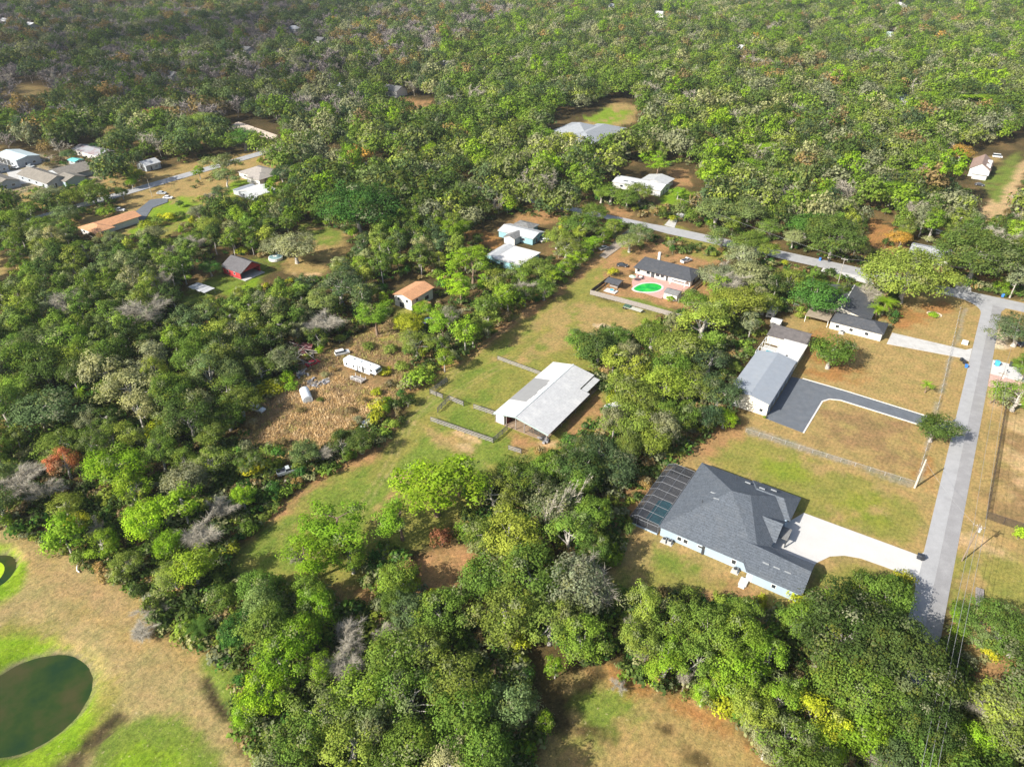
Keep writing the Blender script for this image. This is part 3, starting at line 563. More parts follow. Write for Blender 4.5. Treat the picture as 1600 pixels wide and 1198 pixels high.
k = MB(); k.box(-87.25 - b.u, -86.75 - b.u, 132.8 - b.v, 165.8 - b.v, 4.66, 4.78); b.part("ridge_cap", k, mat("ridge_metal", (.62, .66, .66), rough=.4))
k = MB()
for (p, q) in (((-94.2, 3.2), (-87, 4.7)), ((-87, 4.7), (-76.2, 2.9))):
    i = len(k.v); k.v += [(p[0] - b.u, 132.84 - b.v, p[1] + .02), (q[0] - b.u, 132.84 - b.v, q[1] + .02), (q[0] - b.u, 132.84 - b.v, q[1] - .38), (p[0] - b.u, 132.84 - b.v, p[1] - .38), (p[0] - b.u, 132.9 - b.v, p[1] + .02), (q[0] - b.u, 132.9 - b.v, q[1] + .02), (q[0] - b.u, 132.9 - b.v, q[1] - .38), (p[0] - b.u, 132.9 - b.v, p[1] - .38)]
    k.f += [(i, i + 3, i + 2, i + 1), (i + 4, i + 5, i + 6, i + 7), (i, i + 1, i + 5, i + 4), (i + 3, i + 7, i + 6, i + 2)]; k.mi += [0] * 4
b.part("fascia", k, mat("grey_green_fascia", (.36, .45, .45), amt=.1))
b.box("stall_wall", -93.6, -90.9, 133.3, 133.45, 0, 2.9, W_WHITE); b.box("stall_wall", -93.6, -93.45, 133.45, 165, 0, 2.4, W_REDD); b.box("stall_wall", -90.6, -90.45, 134, 165, 0, 2.4, W_REDD)
b.box("stall_wall", -83.6, -83.45, 136, 165, 0, 2.3, W_REDD); b.box("stall_wall", -79.6, -79.45, 140, 156.4, 0, 1.4, W_REDD); b.box("back_wall", -93.6, -79.5, 165.0, 165.15, 0, 3.0, W_REDD)
b.box("floor", -94, -77.4, 133.2, 165.3, -.1, .05, mat("barn_dirt", (.3, .22, .15), scale=1, amt=.2))
for (u_, hh) in ((-93.9, 3.0), (-90.2, 3.7), (-87, 4.5), (-84.2, 4.0), (-77.0, 2.85)):
    for v_ in (133.4, 141.5, 149.5, 157, 165.2) if hh < 3.2 else (133.4,):
        if u_ > -78 and v_ > 156: continue
        k = MB(); k.box(u_ - b.u - .09, u_ - b.u + .09, v_ - b.v - .09, v_ - b.v + .09, 0, hh); b.part("post", k, WOODG)
for j in range(4):
    k = MB(); u_ = -83.2 + j * 1.6
    for q in range(5): k.box(u_ - b.u, u_ + 1.4 - b.u, 134.2 - b.v, 134.26 - b.v, .3 + q * .3, .38 + q * .3)
    b.part("gate", k, DARKT)
for (u_, v_, s_) in ((-81.5, 136.5, 1.0), (-78.7, 142.2, .8), (-78.4, 147, .9), (-78.6, 151.5, .8)): b.box("feed_bin", u_ - s_, u_ + s_ * .6, v_ - s_ * .7, v_ + s_, .05, 1.0 * s_ + .1, DOORD)

# --- long grey building and its annexes
g = House("workshop", "long grey metal roofed building with white end wall by asphalt forecourt", "building", -36, 192)
g.wall(g.rect(-42.2, -30.5, 178.3, 206.0), 4.1, W_CREAM)
g.gable(-42.2, -30.5, 178.3, 206.0, 4.3, 5.5, 'v', M_GREY, rp=.52, over=.3, wall=W_CREAM)
k = MB(); k.box(-30.52 - g.u, -30.44 - g.u, 178.35 - g.v, 205.95 - g.v, 0, 4.1); g.part("side_wall", k, mat("steel_blue_wall", (.30, .34, .40), amt=.06))
for v_ in (182.2, 186.8, 191.4, 196.0, 200.6, 203.6): g.door('E', -30.44, v_, 2.6 if v_ < 203 else 1.0, 3.0 if v_ < 203 else 2.1, mat("roller_door", (.16, .18, .21), rough=.5, stripes=(2, .3, .3)), name="roller_door" if v_ < 203 else "door")
g.window('S', 178.3, -32.2, 1.1, .9, .9); g.door('S', 178.3, -39.8, 1.0, 2.1, TRIM)
a = House("annex", "flat bright white roofed annex behind the grey metal building", "building", -34, 213)
a.wall(a.rect(-37.4, -30.6, 207.0, 220.0), 3.0, W_CREAM); a.box("roof", -37.8, -30.2, 206.5, 220.6, 3.0, 3.2, mat("white_membrane", (.64, .63, .61), scale=.5, amt=.03)); a.box("skylight", -34.3, -33.8, 209.6, 210.1, 3.2, 3.4, DARKT); a.box("seam", -37.8, -30.2, 213.6, 213.7, 3.2, 3.23, mat("seam_grey", (.6, .58, .55)))
a.window('E', -30.6, 210, 1.0, 1.2, 1.0); a.window('E', -30.6, 216, 1.0, 1.2, 1.0)
d = House("house", "dark low roofed house behind the bright white annex", "house", -37, 224)
d.wall(d.rect(-43.2, -31.2, 220.8, 229.2), 2.8, W_CREAM); d.gable(-43.2, -31.2, 220.8, 229.2, 2.95, 3.9, 'u', mat("brown_grey_shingles", (.15, .135, .13), scale=1, amt=.2, fine=8, stain=(.06, .06, .06), stain_amt=.6), rp=.8, over=.4, wall=W_CREAM); d.window('E', -31.2, 224, 1, 1.2, 1)
c = House("pool_enclosure", "white framed enclosure over a turquoise pool behind the grey building", "pool cage", -40.6, 213)
c.box("deck", -43.2, -38.2, 207.5, 219, -.1, .08, CONO); k = MB(); k.quad(*[(x - c.u, y - c.v, .1) for x, y in ((-41.6, 208.6), (-38.9, 208.6), (-38.9, 215.5), (-41.6, 215.5))]); c.part("pool_water", k, mat("aqua_water", (.08, .45, .55), rough=.08, scale=.6, amt=.2))
fr = MB()
for v_ in (207.4, 211.3, 215.2, 219):
    fr.box(-43.3 - c.u, -43.2 - c.u, v_ - c.v, v_ - c.v + .1, 0, 2.9); fr.box(-38.2 - c.u, -38.1 - c.u, v_ - c.v, v_ - c.v + .1, 0, 2.9); fr.box(-43.2 - c.u, -38.2 - c.u, v_ - c.v, v_ - c.v + .1, 2.8, 2.9)
for u_ in (-43.3, -40.7, -38.2): fr.box(u_ - c.u, u_ - c.u + .1, 207.5 - c.v, 219 - c.v, 2.905, 3.0)
c.part("frame", fr, TRIM)
w = House("shed", "small white roofed shed beyond the dark low house", "shed", -44, 234); w.wall(w.rect(-45.6, -42.4, 232.4, 235.6), 2.1, W_WHITE); w.gable(-45.6, -42.4, 232.4, 235.6, 2.2, 2.8, 'u', M_WHITE, wall=W_WHITE, over=.2); w.door('S', 232.4, -44, .9, 1.8)
w = House("camper", "white boxy camper parked behind the dark low house", "camper", -47.5, 241); k = MB(); k.tbox(-1.3, 1.3, -2.8, 2.8, .5, 2.7, .1, .1, .2, .3); w.part("body", k, W_WHITE)
w.window('S', 238.1, -47.5, 1.3, 1.2, .6); w.window('E', -46.18, 241, 1.3, 1.4, .6)
for v_ in (-1.2, 1.2):
    for u_ in (-1.25, 1.05): k = MB(); k.tube((u_, v_, .4), (u_ + .22, v_, .4), .36, n=12); w.part("wheel", k, DARKT)

# --- cream ranch house by the corner
r = House("house", "cream ranch house with black cross hip roof by the street corner", "house", -20, 256)
r.wall(r.rect(-36.5, -17.0, 253.0, 270.0), 2.75, W_CREAM); r.wall(r.rect(-28.0, -11.4, 242.6, 250.9), 2.78, W_WHITE); r.wall(r.rect(-28, -17, 250.9, 253), 2.74, W_CREAM)
r.gable(-36.5, -17.0, 250.5, 271.5, 2.95, 5.2, 'v', SH_BLACK, rp=.5, over=.5, wall=W_CREAM); r.hip(-27.6, -11.4, 242.6, 250.9, 2.98, 4.7, SH_BLACK, over=.5, ridge=((-27.4, 246.8), (-15.2, 246.8)))
r.box("ridge_cap", -26.95, -26.55, 250, 272, 5.14, 5.26, mat("pale_ridge", (.5, .5, .48)))
r.box("patio_roof", -36.6, -28.6, 242.6, 249.6, 2.5, 2.62, mat("brown_patio_roof", (.34, .28, .21), scale=1, amt=.2)); 
for u_ in (-36.4, -28.8): r.box("patio_post", u_ - .08, u_ + .08, 242.8, 242.96, 0, 2.5, TRIM)
for p in (-25.5, -21, -16): r.window('S', 242.6, p, 1.0, 1.1, 1.0)
r.door('E', -11.4, 246.9, 4.4, 2.2, TRIM, name="garage_door"); r.window('E', -17.0, 257, .9, 1.5, 1.1); r.door('E', -17.0, 261, 1, 2.1); r.window('E', -17.0, 265.5, .9, 1.5, 1.1)
ac(-23.6, 241.2, "white air conditioner beside the cream ranch house wall", 1.2)

# --- pool house lot
q = House("house", "long white house with black roof beside the green pool", "house", -92, 252)
q.wall(q.rect(-104.2, -81.0, 247.3, 257.6), 2.75, W_WHITE); q.hip(-104.2, -80.6, 246.2, 257.8, 2.95, 4.9, SH_BLACK, over=.4, ridge=((-103.4, 253.8), (-84.5, 253.8)))
for p, w_ in ((-102.8, 1.2), (-98.6, 1.5), (-94.6, 1.6), (-92.6, 1.4), (-88, 1.2)): q.window('S', 247.3, p, .9, w_, 1.2)
q.door('S', 247.3, -96.6, 1.5, 2.1); q.door('S', 247.3, -90.6, .9, 2.05); q.door('E', -81.0, 251, 2.6, 2.1)
q.box("chimney", -99.2, -98.2, 257.0, 257.9, 0, 6.6, W_WHITE); q.box("patio_cover", -88.5, -82.2, 245.0, 246.6, 2.35, 2.45, TRIM)
for u_ in (-88.3, -82.5): q.box("patio_post", u_ - .07, u_ + .07, 245.1, 245.24, 0, 2.35, TRIM)
sheet("patio", [(-103.5, 247.2), (-101.5, 238.5), (-98, 232.6), (-86, 231.5), (-85.5, 240), (-81, 240.5), (-81, 247.2)], mat("pink_patio", (.56, .33, .28), scale=.8, amt=.12, fine=6), .06, "pink paved patio round the green pool", cat="patio")
pool_pts = [(-98.4, 234.4), (-97.2, 239.3), (-93.5, 242.2), (-90.3, 241.4), (-89.6, 238.4), (-91.2, 235.2), (-94.6, 232.9), (-97.2, 232.7)]
def grow(p, d):
    cx = sum(a for a, _ in p) / len(p); cy = sum(b for _, b in p) / len(p)
    return [(cx + (a - cx) * (1 + d / math.hypot(a - cx, b - cy)), cy + (b - cy) * (1 + d / math.hypot(a - cx, b - cy))) for a, b in p]
pr = House("swimming_pool", "bright green swimming pool with white rim behind the white house", "swimming pool", -94, 237)
def rnd(p, n=4):
    out = []
    for i in range(len(p)):
        p0, p1, p2, p3 = p[i - 1], p[i], p[(i + 1) % len(p)], p[(i + 2) % len(p)]
        for t in np.arange(n) / n:
            out.append(tuple(.5 * (2 * p1[c_] + (p2[c_] - p0[c_]) * t + (2 * p0[c_] - 5 * p1[c_] + 4 * p2[c_] - p3[c_]) * t * t + (3 * p1[c_] - p0[c_] - 3 * p2[c_] + p3[c_]) * t ** 3) for c_ in (0, 1)))
    return out
kk = MB(); kk.prism(pr.c(rnd(grow(pool_pts, .9)))[::-1], .0, .14); pr.part("rim", kk, CONC); kk = MB(); kk.prism(pr.c(rnd(pool_pts))[::-1], .05, .15); pr.part("water", kk, mat("green_water", (.01, .42, .05), rough=.05, scale=.25, amt=.45, stain=(.12, .5, .06), stain_amt=.8, stain_scale=.3))
s_ = House("cabana", "small open cabana with dark roof beside the green pool", "cabana", -105.4, 230.9); s_.gable(-108.3, -102.6, 228.6, 233.2, 2.5, 3.2, 'u', SH_BLACK, rp=.6, over=.2)
for u_ in (-108, -102.9):
    for v_ in (228.9, 232.9): s_.box("post", u_ - .09, u_ + .09, v_ - .09, v_ + .09, 0, 2.35, DARKT)
s_.box("bar_counter", -107.2, -103.8, 230.6, 231.4, 0, 1.1, WOODG)
t_ = House("hot_tub", "small round blue spa on a white slab beside the cabana", "hot tub", -104.6, 227.2); k = MB(); k.box(-2.6, 2.2, -1.6, 1.4, -.1, .12); t_.part("slab", k, CONC); k = MB(); k.disc(0, 0, 1.05, 1.05, .12, .6, 18); t_.part("tub", k, TRIM); k = MB(); k.disc(0, 0, .85, .85, .6, .62, 18); t_.part("water", k, mat("aqua_water", (.08, .45, .55)))
s_ = House("shed", "small shed with grey roof at the corner of the pink patio", "shed", -82.9, 234.8); s_.wall(s_.rect(-85.6, -80.4, 232.6, 237.0), 2.3, W_WHITE); s_.gable(-85.6, -80.4, 232.6, 237.0, 2.4, 3.1, 'u', SH_GREY, rp=.6, over=.2, wall=W_WHITE); s_.door('S', 232.6, -83, 1, 1.9, TRIM)
um = House("parasol", "pale green patio parasol beyond the green pool", "parasol", -101.8, 239.5); k = MB(); k.tube((0, 0, .05), (0, 0, 2.4), .04); um.part("pole", k, TRIM)
k = MB(); n8 = 8; k.v = [(1.5 * math.cos(i * math.pi / 4), 1.5 * math.sin(i * math.pi / 4), 2.1) for i in range(8)] + [(0, 0, 2.7), (0, 0, 2.05)]; k.f = [(i, (i + 1) % 8, 8) for i in range(8)] + [((i + 1) % 8, i, 9) for i in range(8)]; k.mi = [0] * 16; um.part("canopy", k, mat("pale_green_cloth", (.45, .62, .5)))
tb = House("patio_table", "round white patio table beside the green pool", "table", -100.2, 243.6); k = MB(); k.disc(0, 0, .7, .7, .7, .75, 16); tb.part("table_top", k, TRIM); k = MB(); k.tube((0, 0, .05), (0, 0, .7), .06); tb.part("pedestal", k, TRIM)
for i, (u_, v_) in enumerate(((-101.4, 244), (-99.6, 244.8), (-99.2, 243))):
    ch = House("patio_chair", "dark patio chair drawn up to the round white table", "chair", u_, v_, group="patio chairs round the white table"); k = MB(); k.box(-.25, .25, -.25, .25, .4, .46); ch.part("seat", k, DARKT); k = MB(); k.box(-.25, .25, .2, .26, .46, .95); ch.part("backrest", k, DARKT)
    for x_ in (-.22, .22):
        for y_ in (-.22, .22): k = MB(); k.tube((x_, y_, .06), (x_, y_, .4), .025, n=4); ch.part("leg", k, DARKT)

# --- orange roofed house
o_h = House("house", "white two storey house with plain orange roof among the trees", "house", -162, 178)
o_h.wall(o_h.rect(-166.0, -157.8, 172.6, 184.6), 4.2, W_WHITE); o_h.gable(-166.0, -157.8, 172.6, 184.8, 4.4, 5.7, 'v', SH_TERRA, over=.5, wall=W_WHITE)
o_h.window('S', 172.6, -164, 2.6, 1.0, 1.1); o_h.window('S', 172.6, -160, 2.6, 1.0, 1.1); o_h.door('S', 172.6, -162.6, 2.2, 2.1); o_h.window('E', -157.8, 175.5, 2.6, 1.0, 1.1); o_h.window('E', -157.8, 181, 1.0, 2.2, 1.6)
o_h.box("lean_to", -157.5, -153.2, 172.9, 178.0, 2.2, 2.35, SH_TERRA); 
for v_ in (173.1, 177.8): o_h.box("lean_to_post", -153.5, -153.35, v_ - .07, v_ + .07, 0, 2.2, WOODG)
# --- red barn
rb = House("barn", "red walled barn with dark grey gable roof and open end", "barn", -236, 160)
rb.wall(rb.rect(-242, -231.5, 155.6, 156), 2.9, W_RED); rb.wall(rb.rect(-242, -241.6, 156, 165.0), 2.9, W_RED, "side_wall"); rb.wall(rb.rect(-242, -231.5, 165, 165.4), 2.9, W_RED, "back_wall")
rb.gable(-242, -230.6, 155.6, 165.4, 3.1, 6.0, 'u', mat("barn_grey_shingles", (.12, .115, .12), scale=1, amt=.15, fine=6), rp=.55, over=.6, wall=W_RED); rb.box("floor", -242, -229, 155.6, 165.4, -.1, .06, CONO)
for u_ in (-239, -235): rb.window('S', 155.6, u_, 1.3, .9, .9)
ms = House("carport", "low carport roof of pale sheets on the lawn below the red barn", "carport", -234.5, 140.0, ang=GA + .03)
k = MB(); 
for j in range(8): k.tbox(-5 + j * 1.25, -5 + j * 1.25 + 1.15, -2.3 - (j % 3) * .2, 2.3, 1.9 + (j % 2) * .05, 1.97 + (j % 2) * .05)
ms.part("roof", k, M_PALE)
for x_ in (-4.8, 0, 4.8):
    for y_ in (-2, 2): k = MB(); k.tube((x_, y_, 0), (x_, y_, 1.9), .07, n=5); ms.part("post", k, WOODG)
# --- L shaped terracotta house, far left
th = House("house", "L shaped white house with terracotta roof below the black asphalt drive", "house", -325, 158)
th.wall(th.rect(-332, -319.5, 148, 156.6), 2.7, W_WHITE); th.wall(th.rect(-331.5, -322.5, 156.6, 170.5), 2.7, W_WHITE)
th.hip(-332, -319.5, 148, 156.6, 2.9, 4.6, SH_TERRA, over=.6); th.gable(-331.5, -322.5, 153.5, 171.5, 2.93, 4.5, 'v', SH_TERRA, over=.6, wall=W_WHITE); th.window('S', 148, -329, 1, 1.3, 1.1); th.window('S', 148, -323, 1, 1.3, 1.1); th.window('E', -319.5, 152, 1, 1.3, 1.1)
# --- other houses, from the measured corners
def plain(label, u0, u1, v0, v1, roof, rm, wm, ze=2.8, zr=4.4, axis='u', name="house", cat="house", wins=2, group=None):
    x = House(name, label, cat, (u0 + u1) / 2, (v0 + v1) / 2, group); x.wall(x.rect(u0, u1, v0, v1), ze - .12, wm)
    if roof == 'hip': x.hip(u0, u1, v0, v1, ze, zr, rm)
    elif roof == 'flat': x.box("roof", u0 - .4, u1 + .4, v0 - .4, v1 + .4, ze, ze + .2, rm)
    else: x.gable(u0, u1, v0, v1, ze, zr, axis, rm, wall=wm)
    for i in range(wins): x.window('S', v0, u0 + (u1 - u0) * (i + .6) / (wins + .2), 1.0, min(1.6, (u1 - u0) * .14), 1.1)
    x.door('E', u1, v0 + (v1 - v0) * .35, 1.0, 2.1); x.window('E', u1, v0 + (v1 - v0) * .7, 1.0, min(1.6, (v1 - v0) * .16), 1.1); return x
x = plain("grey roofed house with turquoise walls among the trees", -172, -154.2, 249.2, 258.8, 'gable', M_PALE, W_TURQ, 2.9, 4.2)
x.gable(-166, -160.5, 244.5, 252.0, 2.86, 3.9, 'v', SH_GREY, wall=W_WHITE, over=.3); x.wall(x.rect(-166, -160.5, 244.5, 249.1), 2.7, W_WHITE); x.hip(-170.5, -161, 257, 265, 2.95, 4.2, SH_GREY); x.wall(x.rect(-170.3, -161.2, 258.9, 264.6), 2.8, W_TURQ)
x = plain("flat white roofed house just below the turquoise walled house", -155.4, -143.5, 222.5, 237.5, 'flat', mat("white_membrane", (.64, .63, .61)), W_TURQ, 2.9); x.gable(-161.5, -156.2, 223.5, 238.5, 2.5, 3.3, 'v', M_PALE, over=.1, wall=W_TURQ)
x.wall(x.rect(-161.3, -156.4, 223.7, 238.3), 2.3, W_TURQ)
x = plain("big grey hip roofed house beside the yellow lawn in the woods", -242, -216, 413, 440, 'hip', mat("cool_grey_shingles", (.30, .32, .34), scale=.8, amt=.1, fine=6), W_WHITE, 3.2, 7.5, wins=3); x.hip(-226, -205, 399, 446, 3.25, 6.6, mat("cool_grey_shingles", (.30, .32, .34))); x.wall(x.rect(-225.5, -205.5, 399.5, 445.5), 3.05, W_WHITE)
x = plain("pale metal roofed house under the bright round pine", -161, -134, 340, 352, 'gable', M_PALE, W_WHITE, 3.0, 4.8, wins=3); x.gable(-150, -136, 351, 362, 3.02, 4.4, 'v', M_PALE, wall=W_WHITE); x.wall(x.rect(-149.8, -136.2, 352.1, 361.8), 2.8, W_WHITE)
x.box("skylight", -156, -153.5, 342, 344, 3.7, 3.9, GLASS); x.box("skylight", -151.5, -149, 342, 344, 3.7, 3.9, GLASS)
x = plain("pale grey roofed house beside the big dark oak across the street", -15, -.5, 322.5, 335.5, 'gable', mat("pale_grey_shingles", (.36, .37, .38), scale=.8, amt=.08, fine=6), W_WHITE, 2.9, 4.6, axis='u')
x = plain("white house with two dormers and brown roof near the dirt lane", -6, 3.5, 466.5, 488, 'gable', mat("brown_shingles", (.3, .21, .17), scale=.8, amt=.12, fine=6), W_WHITE, 4.2, 7.5, axis='v')
for v_ in (471, 480):
    x.box("dormer", 1.0, 3.3, v_ - 1.4, v_ + 1.4, 4.6, 6.4, W_WHITE); x.window('E', 3.3, v_, 5.0, 1.4, 1.1)
x.gable(-4, 3.2, 462, 466.8, 2.8, 4.2, 'u', M_PALE, wall=W_WHITE); x.wall(x.rect(-3.8, 3, 462.2, 466.4), 2.7, W_WHITE)
# far left cluster
x = plain("large pale blue metal shed at the left edge", -482, -459, 183.5, 196.5, 'gable', mat("ice_blue_metal", (.48, .57, .60), rough=.5, scale=.5, amt=.05), W_GREY, 4.3, 5.6, name="warehouse", cat="shed"); 
for u_ in (-478, -473.5, -469): x.door('S', 183.5, u_, 3.6, 3.2, DOORD, name="bay_door")
x = plain("grey walled annex with two white doors by the pale blue shed", -474, -458, 170, 178, 'gable', SH_GREY, W_GREY, 3.2, 4.6)
x = plain("rambling brown grey roofed house at the far left", -437, -407, 173, 185, 'gable', mat("worn_brown_shingles", (.22, .2, .17), scale=.6, amt=.15, fine=5), W_GREY, 3.0, 5.6, wins=4)
x.gable(-430, -412, 184, 202, 3.03, 5.6, 'v', mat("worn_brown_shingles", (.22, .2, .17)), wall=W_GREY); x.wall(x.rect(-429.8, -412.2, 185.1, 201.8), 2.85, W_GREY); x.gable(-412, -402, 180, 191, 3.05, 5.0, 'u', mat("worn_brown_shingles", (.22, .2, .17)), wall=mat("soft_blue_wall", (.36, .45, .5))); x.wall(x.rect(-407, -402.3, 180.2, 190.8), 2.87, mat("soft_blue_wall", (.36, .45, .5)))
x = plain("brown roofed house in front of the rambling house far left", -448, -425, 156, 168, 'gable', mat("worn_brown_shingles", (.22, .2, .17)), W_GREY, 3.0, 5.2)
x = plain("grey house with rusty red roof sheets behind the rambling house", -462, -434, 217, 228, 'gable', mat("patched_grey_roof", (.30, .31, .33), scale=.4, amt=.1, stain=(.25, .08, .06), stain_amt=.8, stain_scale=.2), W_WHITE, 3.0, 4.6)
x = plain("teal roofed little shed behind the rambling house", -443, -436, 204, 209, 'gable', mat("teal_metal", (.16, .5, .47), rough=.5), W_GREY, 2.4, 3.2, name="shed", cat="shed", wins=1)
x = plain("grey shed with an open white door beside the far street", -401, -392, 220, 229, 'gable', M_PALE, W_GREY, 3.2, 5.0, axis='v', name="shed", cat="shed", wins=1); x.door('E', -392, 225.5, 4.4, 2.8, W_WHITE, name="garage_door")
x = plain("taupe hip roofed house beyond the yellow lawn far left", -340, -322, 242, 256, 'hip', mat("taupe_shingles", (.33, .3, .27), scale=.8, amt=.1, fine=5), W_WHITE, 3.0, 5.4); x.hip(-330, -319, 238.5, 249, 3.03, 4.8, mat("taupe_shingles", (.33, .3, .27))); x.wall(x.rect(-329.7, -319.3, 238.8, 242), 2.85, W_WHITE)
x = plain("shining white metal roofed shed below the taupe hip roofed house", -314, -300, 221, 233, 'gable', M_WHITE, W_GREY, 2.8, 4.4, axis='v', name="shed", cat="shed"); x.gable(-319.5, -314.5, 221.5, 232.5, 2.4, 2.9, 'v', M_GREY, over=.1); x.wall(x.rect(-319.3, -314.7, 221.7, 232.3), 2.2, W_GREY)
# roofs that show between the far trees
FAR = [(460, 45, "shining white roof", 'W'), (497, 63, "white low roof", 'G'), (693, 101, "grey roof with white edge", 'G'), (538, 135, "small white roof", 'W'), (612, 140, "white end wall", 'G'), (632, 221, "grey flat roof", 'G'), (955, 10, "white roofed house", 'W'), (1030, 22, "long white roofed house", 'W'), (1155, 76, "bright white shed roof", 'W'), (1262, 50, "grey roofed house", 'G'), (1390, 55, "green grey hip roof", 'T'), (1410, 8, "long white roof", 'W'), (8, 33, "white roof", 'W'), (50, 40, "white house", 'W'), (268, 118, "pale low roof", 'G'), (1410, 155, "bare tan roof", 'T'), (385, 78, "dark roof", 'G')]
WHERE = ["near the upper left", "left of centre", "in the middle of the woods", "right of centre", "near the upper right"]
fr_ = random.Random(5)
FARX = {}
TEAL = mat("green_grey_roof", (.33, .4, .38), amt=.1); 
for i, (px, py, d_, mk) in enumerate(FAR):
    cu, cv = UV(px, py, 4); a, b2 = fr_.uniform(7, 11), fr_.uniform(5, 7)
    rm = {'W': M_WHITE, 'G': SH_GREY, 'T': TEAL}[mk]; z_ = 4.6
    near = ["far upper left corner", "upper left bare woods", "upper middle woods", "upper right woods", "far upper right"][min(4, int(px / 320))]
    x = House("house", f"{d_} showing between crowns in the {near}" + FARX.get(i, ""), "house", cu, cv)
    x.wall(x.rect(cu - a, cu + a, cv - b2, cv + b2), z_ - .12, W_WHITE)
    if i % 3: x.gable(cu - a, cu + a, cv - b2, cv + b2, z_, z_ + 3, 'u', rm, wall=W_WHITE)
    else: x.hip(cu - a, cu + a, cv - b2, cv + b2, z_, z_ + 3, rm)
    x.window('S', cv - b2, cu - a * .5, 1.2, 1.4, 1.2); x.window('S', cv - b2, cu + a * .4, 1.2, 1.4, 1.2)
FAR_SPOTS = [(px, py) for px, py, _, _ in FAR]
# ---------------------------------------------------------------- fences
PLANK = mat("silver_planks", (.30, .285, .28), scale=2, amt=.2, fine=8); DSHADE = mat("post_shade_dark", (.09, .08, .085), amt=.2); CHAIN = mat("galvanised_wire", (.4, .4, .4), rough=.5, amt=.1); BRONZE = mat("dark_wire", (.06, .05, .045), amt=.2)  # the dark timber tone paints shade into plank fence posts and tops
def fence(kind, pts, label, h=1.3, step=2.4, m=None, cat="fence", frame='uv', group=None, rails=3):
    q = [W(*p) if frame == 'uv' else P(*p) for p in pts]; root = empty("fence", (*q[0], 0), 0, label, cat, group); bx, by = q[0]
    tot = 0
    for i, ((x0, y0), (x1, y1)) in enumerate(zip(q, q[1:])):
        x0 -= bx; x1 -= bx; y0 -= by; y1 -= by; L = math.hypot(x1 - x0, y1 - y0); n = max(1, round(L / step)); dx, dy = (x1 - x0) / L, (y1 - y0) / L; a = math.atan2(dy, dx)
        last = i == len(q) - 2
        for j in range(n + (1 if last else 0)):
            k = MB(); t = L * j / n
            if kind == 'plank': k.box(-.07, .07, -.07, .07, -.2, h + .08)
            elif kind == 'board': k.box(-.06, .06, .03, .13, -.2, h - .1)
            else: k.tube((0, 0, -.2), (0, 0, h), .05 if kind == 'chain' else .06, n=5)
            o = k.build("post", m or (DSHADE if kind == 'plank' else PLANK), root, loc=(x0 + dx * t, y0 + dy * t, 0), rz=a); tot += 1
        if kind == 'plank':
            for r_ in range(rails):
                k = MB(); zz = h * (r_ + 1) / rails - .1; k.box(0, L, -.11, -.075, zz - .14, zz + .09); k.build("rail", m or PLANK, root, loc=(x0, y0, 0), rz=a)
            k = MB(); k.box(0, L, -.06, .1, h + .082, h + .12); k.build("top_shade_strip", DSHADE, root, loc=(x0, y0, 0), rz=a)  # dark strip added along the fence top as painted shade
        elif kind == 'board':
            k = MB(); rr = random.Random(i); s = 0
            while s < L - .02:
                e = min(L, s + .14); hh = h + rr.uniform(-.05, .04); k.box(s, e - .012, -.012, .012, .02, hh); s = e
            k.build("boards", m or WOODG, root, loc=(x0, y0, 0), rz=a)
            k = MB(); k.box(0, L, .015, .06, h * .75, h * .82); k.build("rail", m or WOODG, root, loc=(x0, y0, 0), rz=a); k = MB(); k.box(0, L, .015, .06, h * .2, h * .27); k.build("rail", m or WOODG, root, loc=(x0, y0, 0), rz=a)
        else:
            k = MB(); k.tube((0, 0, h), (L, 0, h), .03, n=4); k.build("rail", m or CHAIN, root, loc=(x0, y0, 0), rz=a)
            k = MB(); k.quad((0, 0, .03), (L, 0, .03), (L, 0, h), (0, 0, h)); k.build("wire_mesh", MESHL if kind == 'chain' else MESHD, root, loc=(x0, y0, 0), rz=a)
    return root
def mesh_mat(name, col, f):
    m, n, o = _nodes(name); b = n.nodes.new("ShaderNodeBsdfPrincipled"); b.inputs["Base Color"].default_value = (*col, 1); b.inputs["Roughness"].default_value = .6
    t = n.nodes.new("ShaderNodeBsdfTransparent"); x = n.nodes.new("ShaderNodeMixShader"); x.inputs[0].default_value = f; lk(n, t.outputs[0], x.inputs[1]); lk(n, b.outputs[0], x.inputs[2]); lk(n, x.outputs[0], o.inputs[0]); return m
MESHL = mesh_mat("wire_fabric", (.3, .3, .3), .13); MESHD = mesh_mat("dark_wire_fabric", (.08, .06, .05), .5)
fence('plank', [(-109.3, 123.3), (-88.9, 124.9), (-88.9, 131.9)], "longest silver plank fence of the barn paddock turning towards the barn", 1.5)
fence('plank', [(-110.4, 127.8), (-111.4, 134.6), (-106.1, 134.5)], "corner of silver plank fence at the upper end of the paddock", 1.5)
fence('plank', [(-102.8, 135.1), (-94.4, 135.7)], "short silver plank fence meeting the barn's white corner", 1.5)
fence('plank', [(-113.4, 134.0), (-118.3, 134.0), (-118.0, 142)], "silver plank fence by the hedge beyond the mown track", 1.5)
fence('plank', [(-83.7, 124.8), (-80.0, 125.3)], "shortest silver plank fence at the tree line below the barn", 1.4)
fence('plank', [(-112.5, 161.6), (-95.5, 161.2)], "silver plank fence running from the field to the barn's long side", 1.3)
fence('board', [(-110.1, 220.1), (-97, 220.5), (-84.5, 220.6), (-70.5, 220.2)], "tall weathered board fence between the field and the pool yard", 1.9)
fence('board', [(-110.1, 220.4), (-109.9, 236.0)], "dark board fence beside the cabana", 1.8, m=mat("dark_boards", (.1, .09, .085), amt=.2))
fence('board', [(-79.4, 232), (-78.3, 252)], "pale board fence between the patio shed and the white house", 1.7, m=mat("pale_boards", (.5, .47, .43), amt=.15))
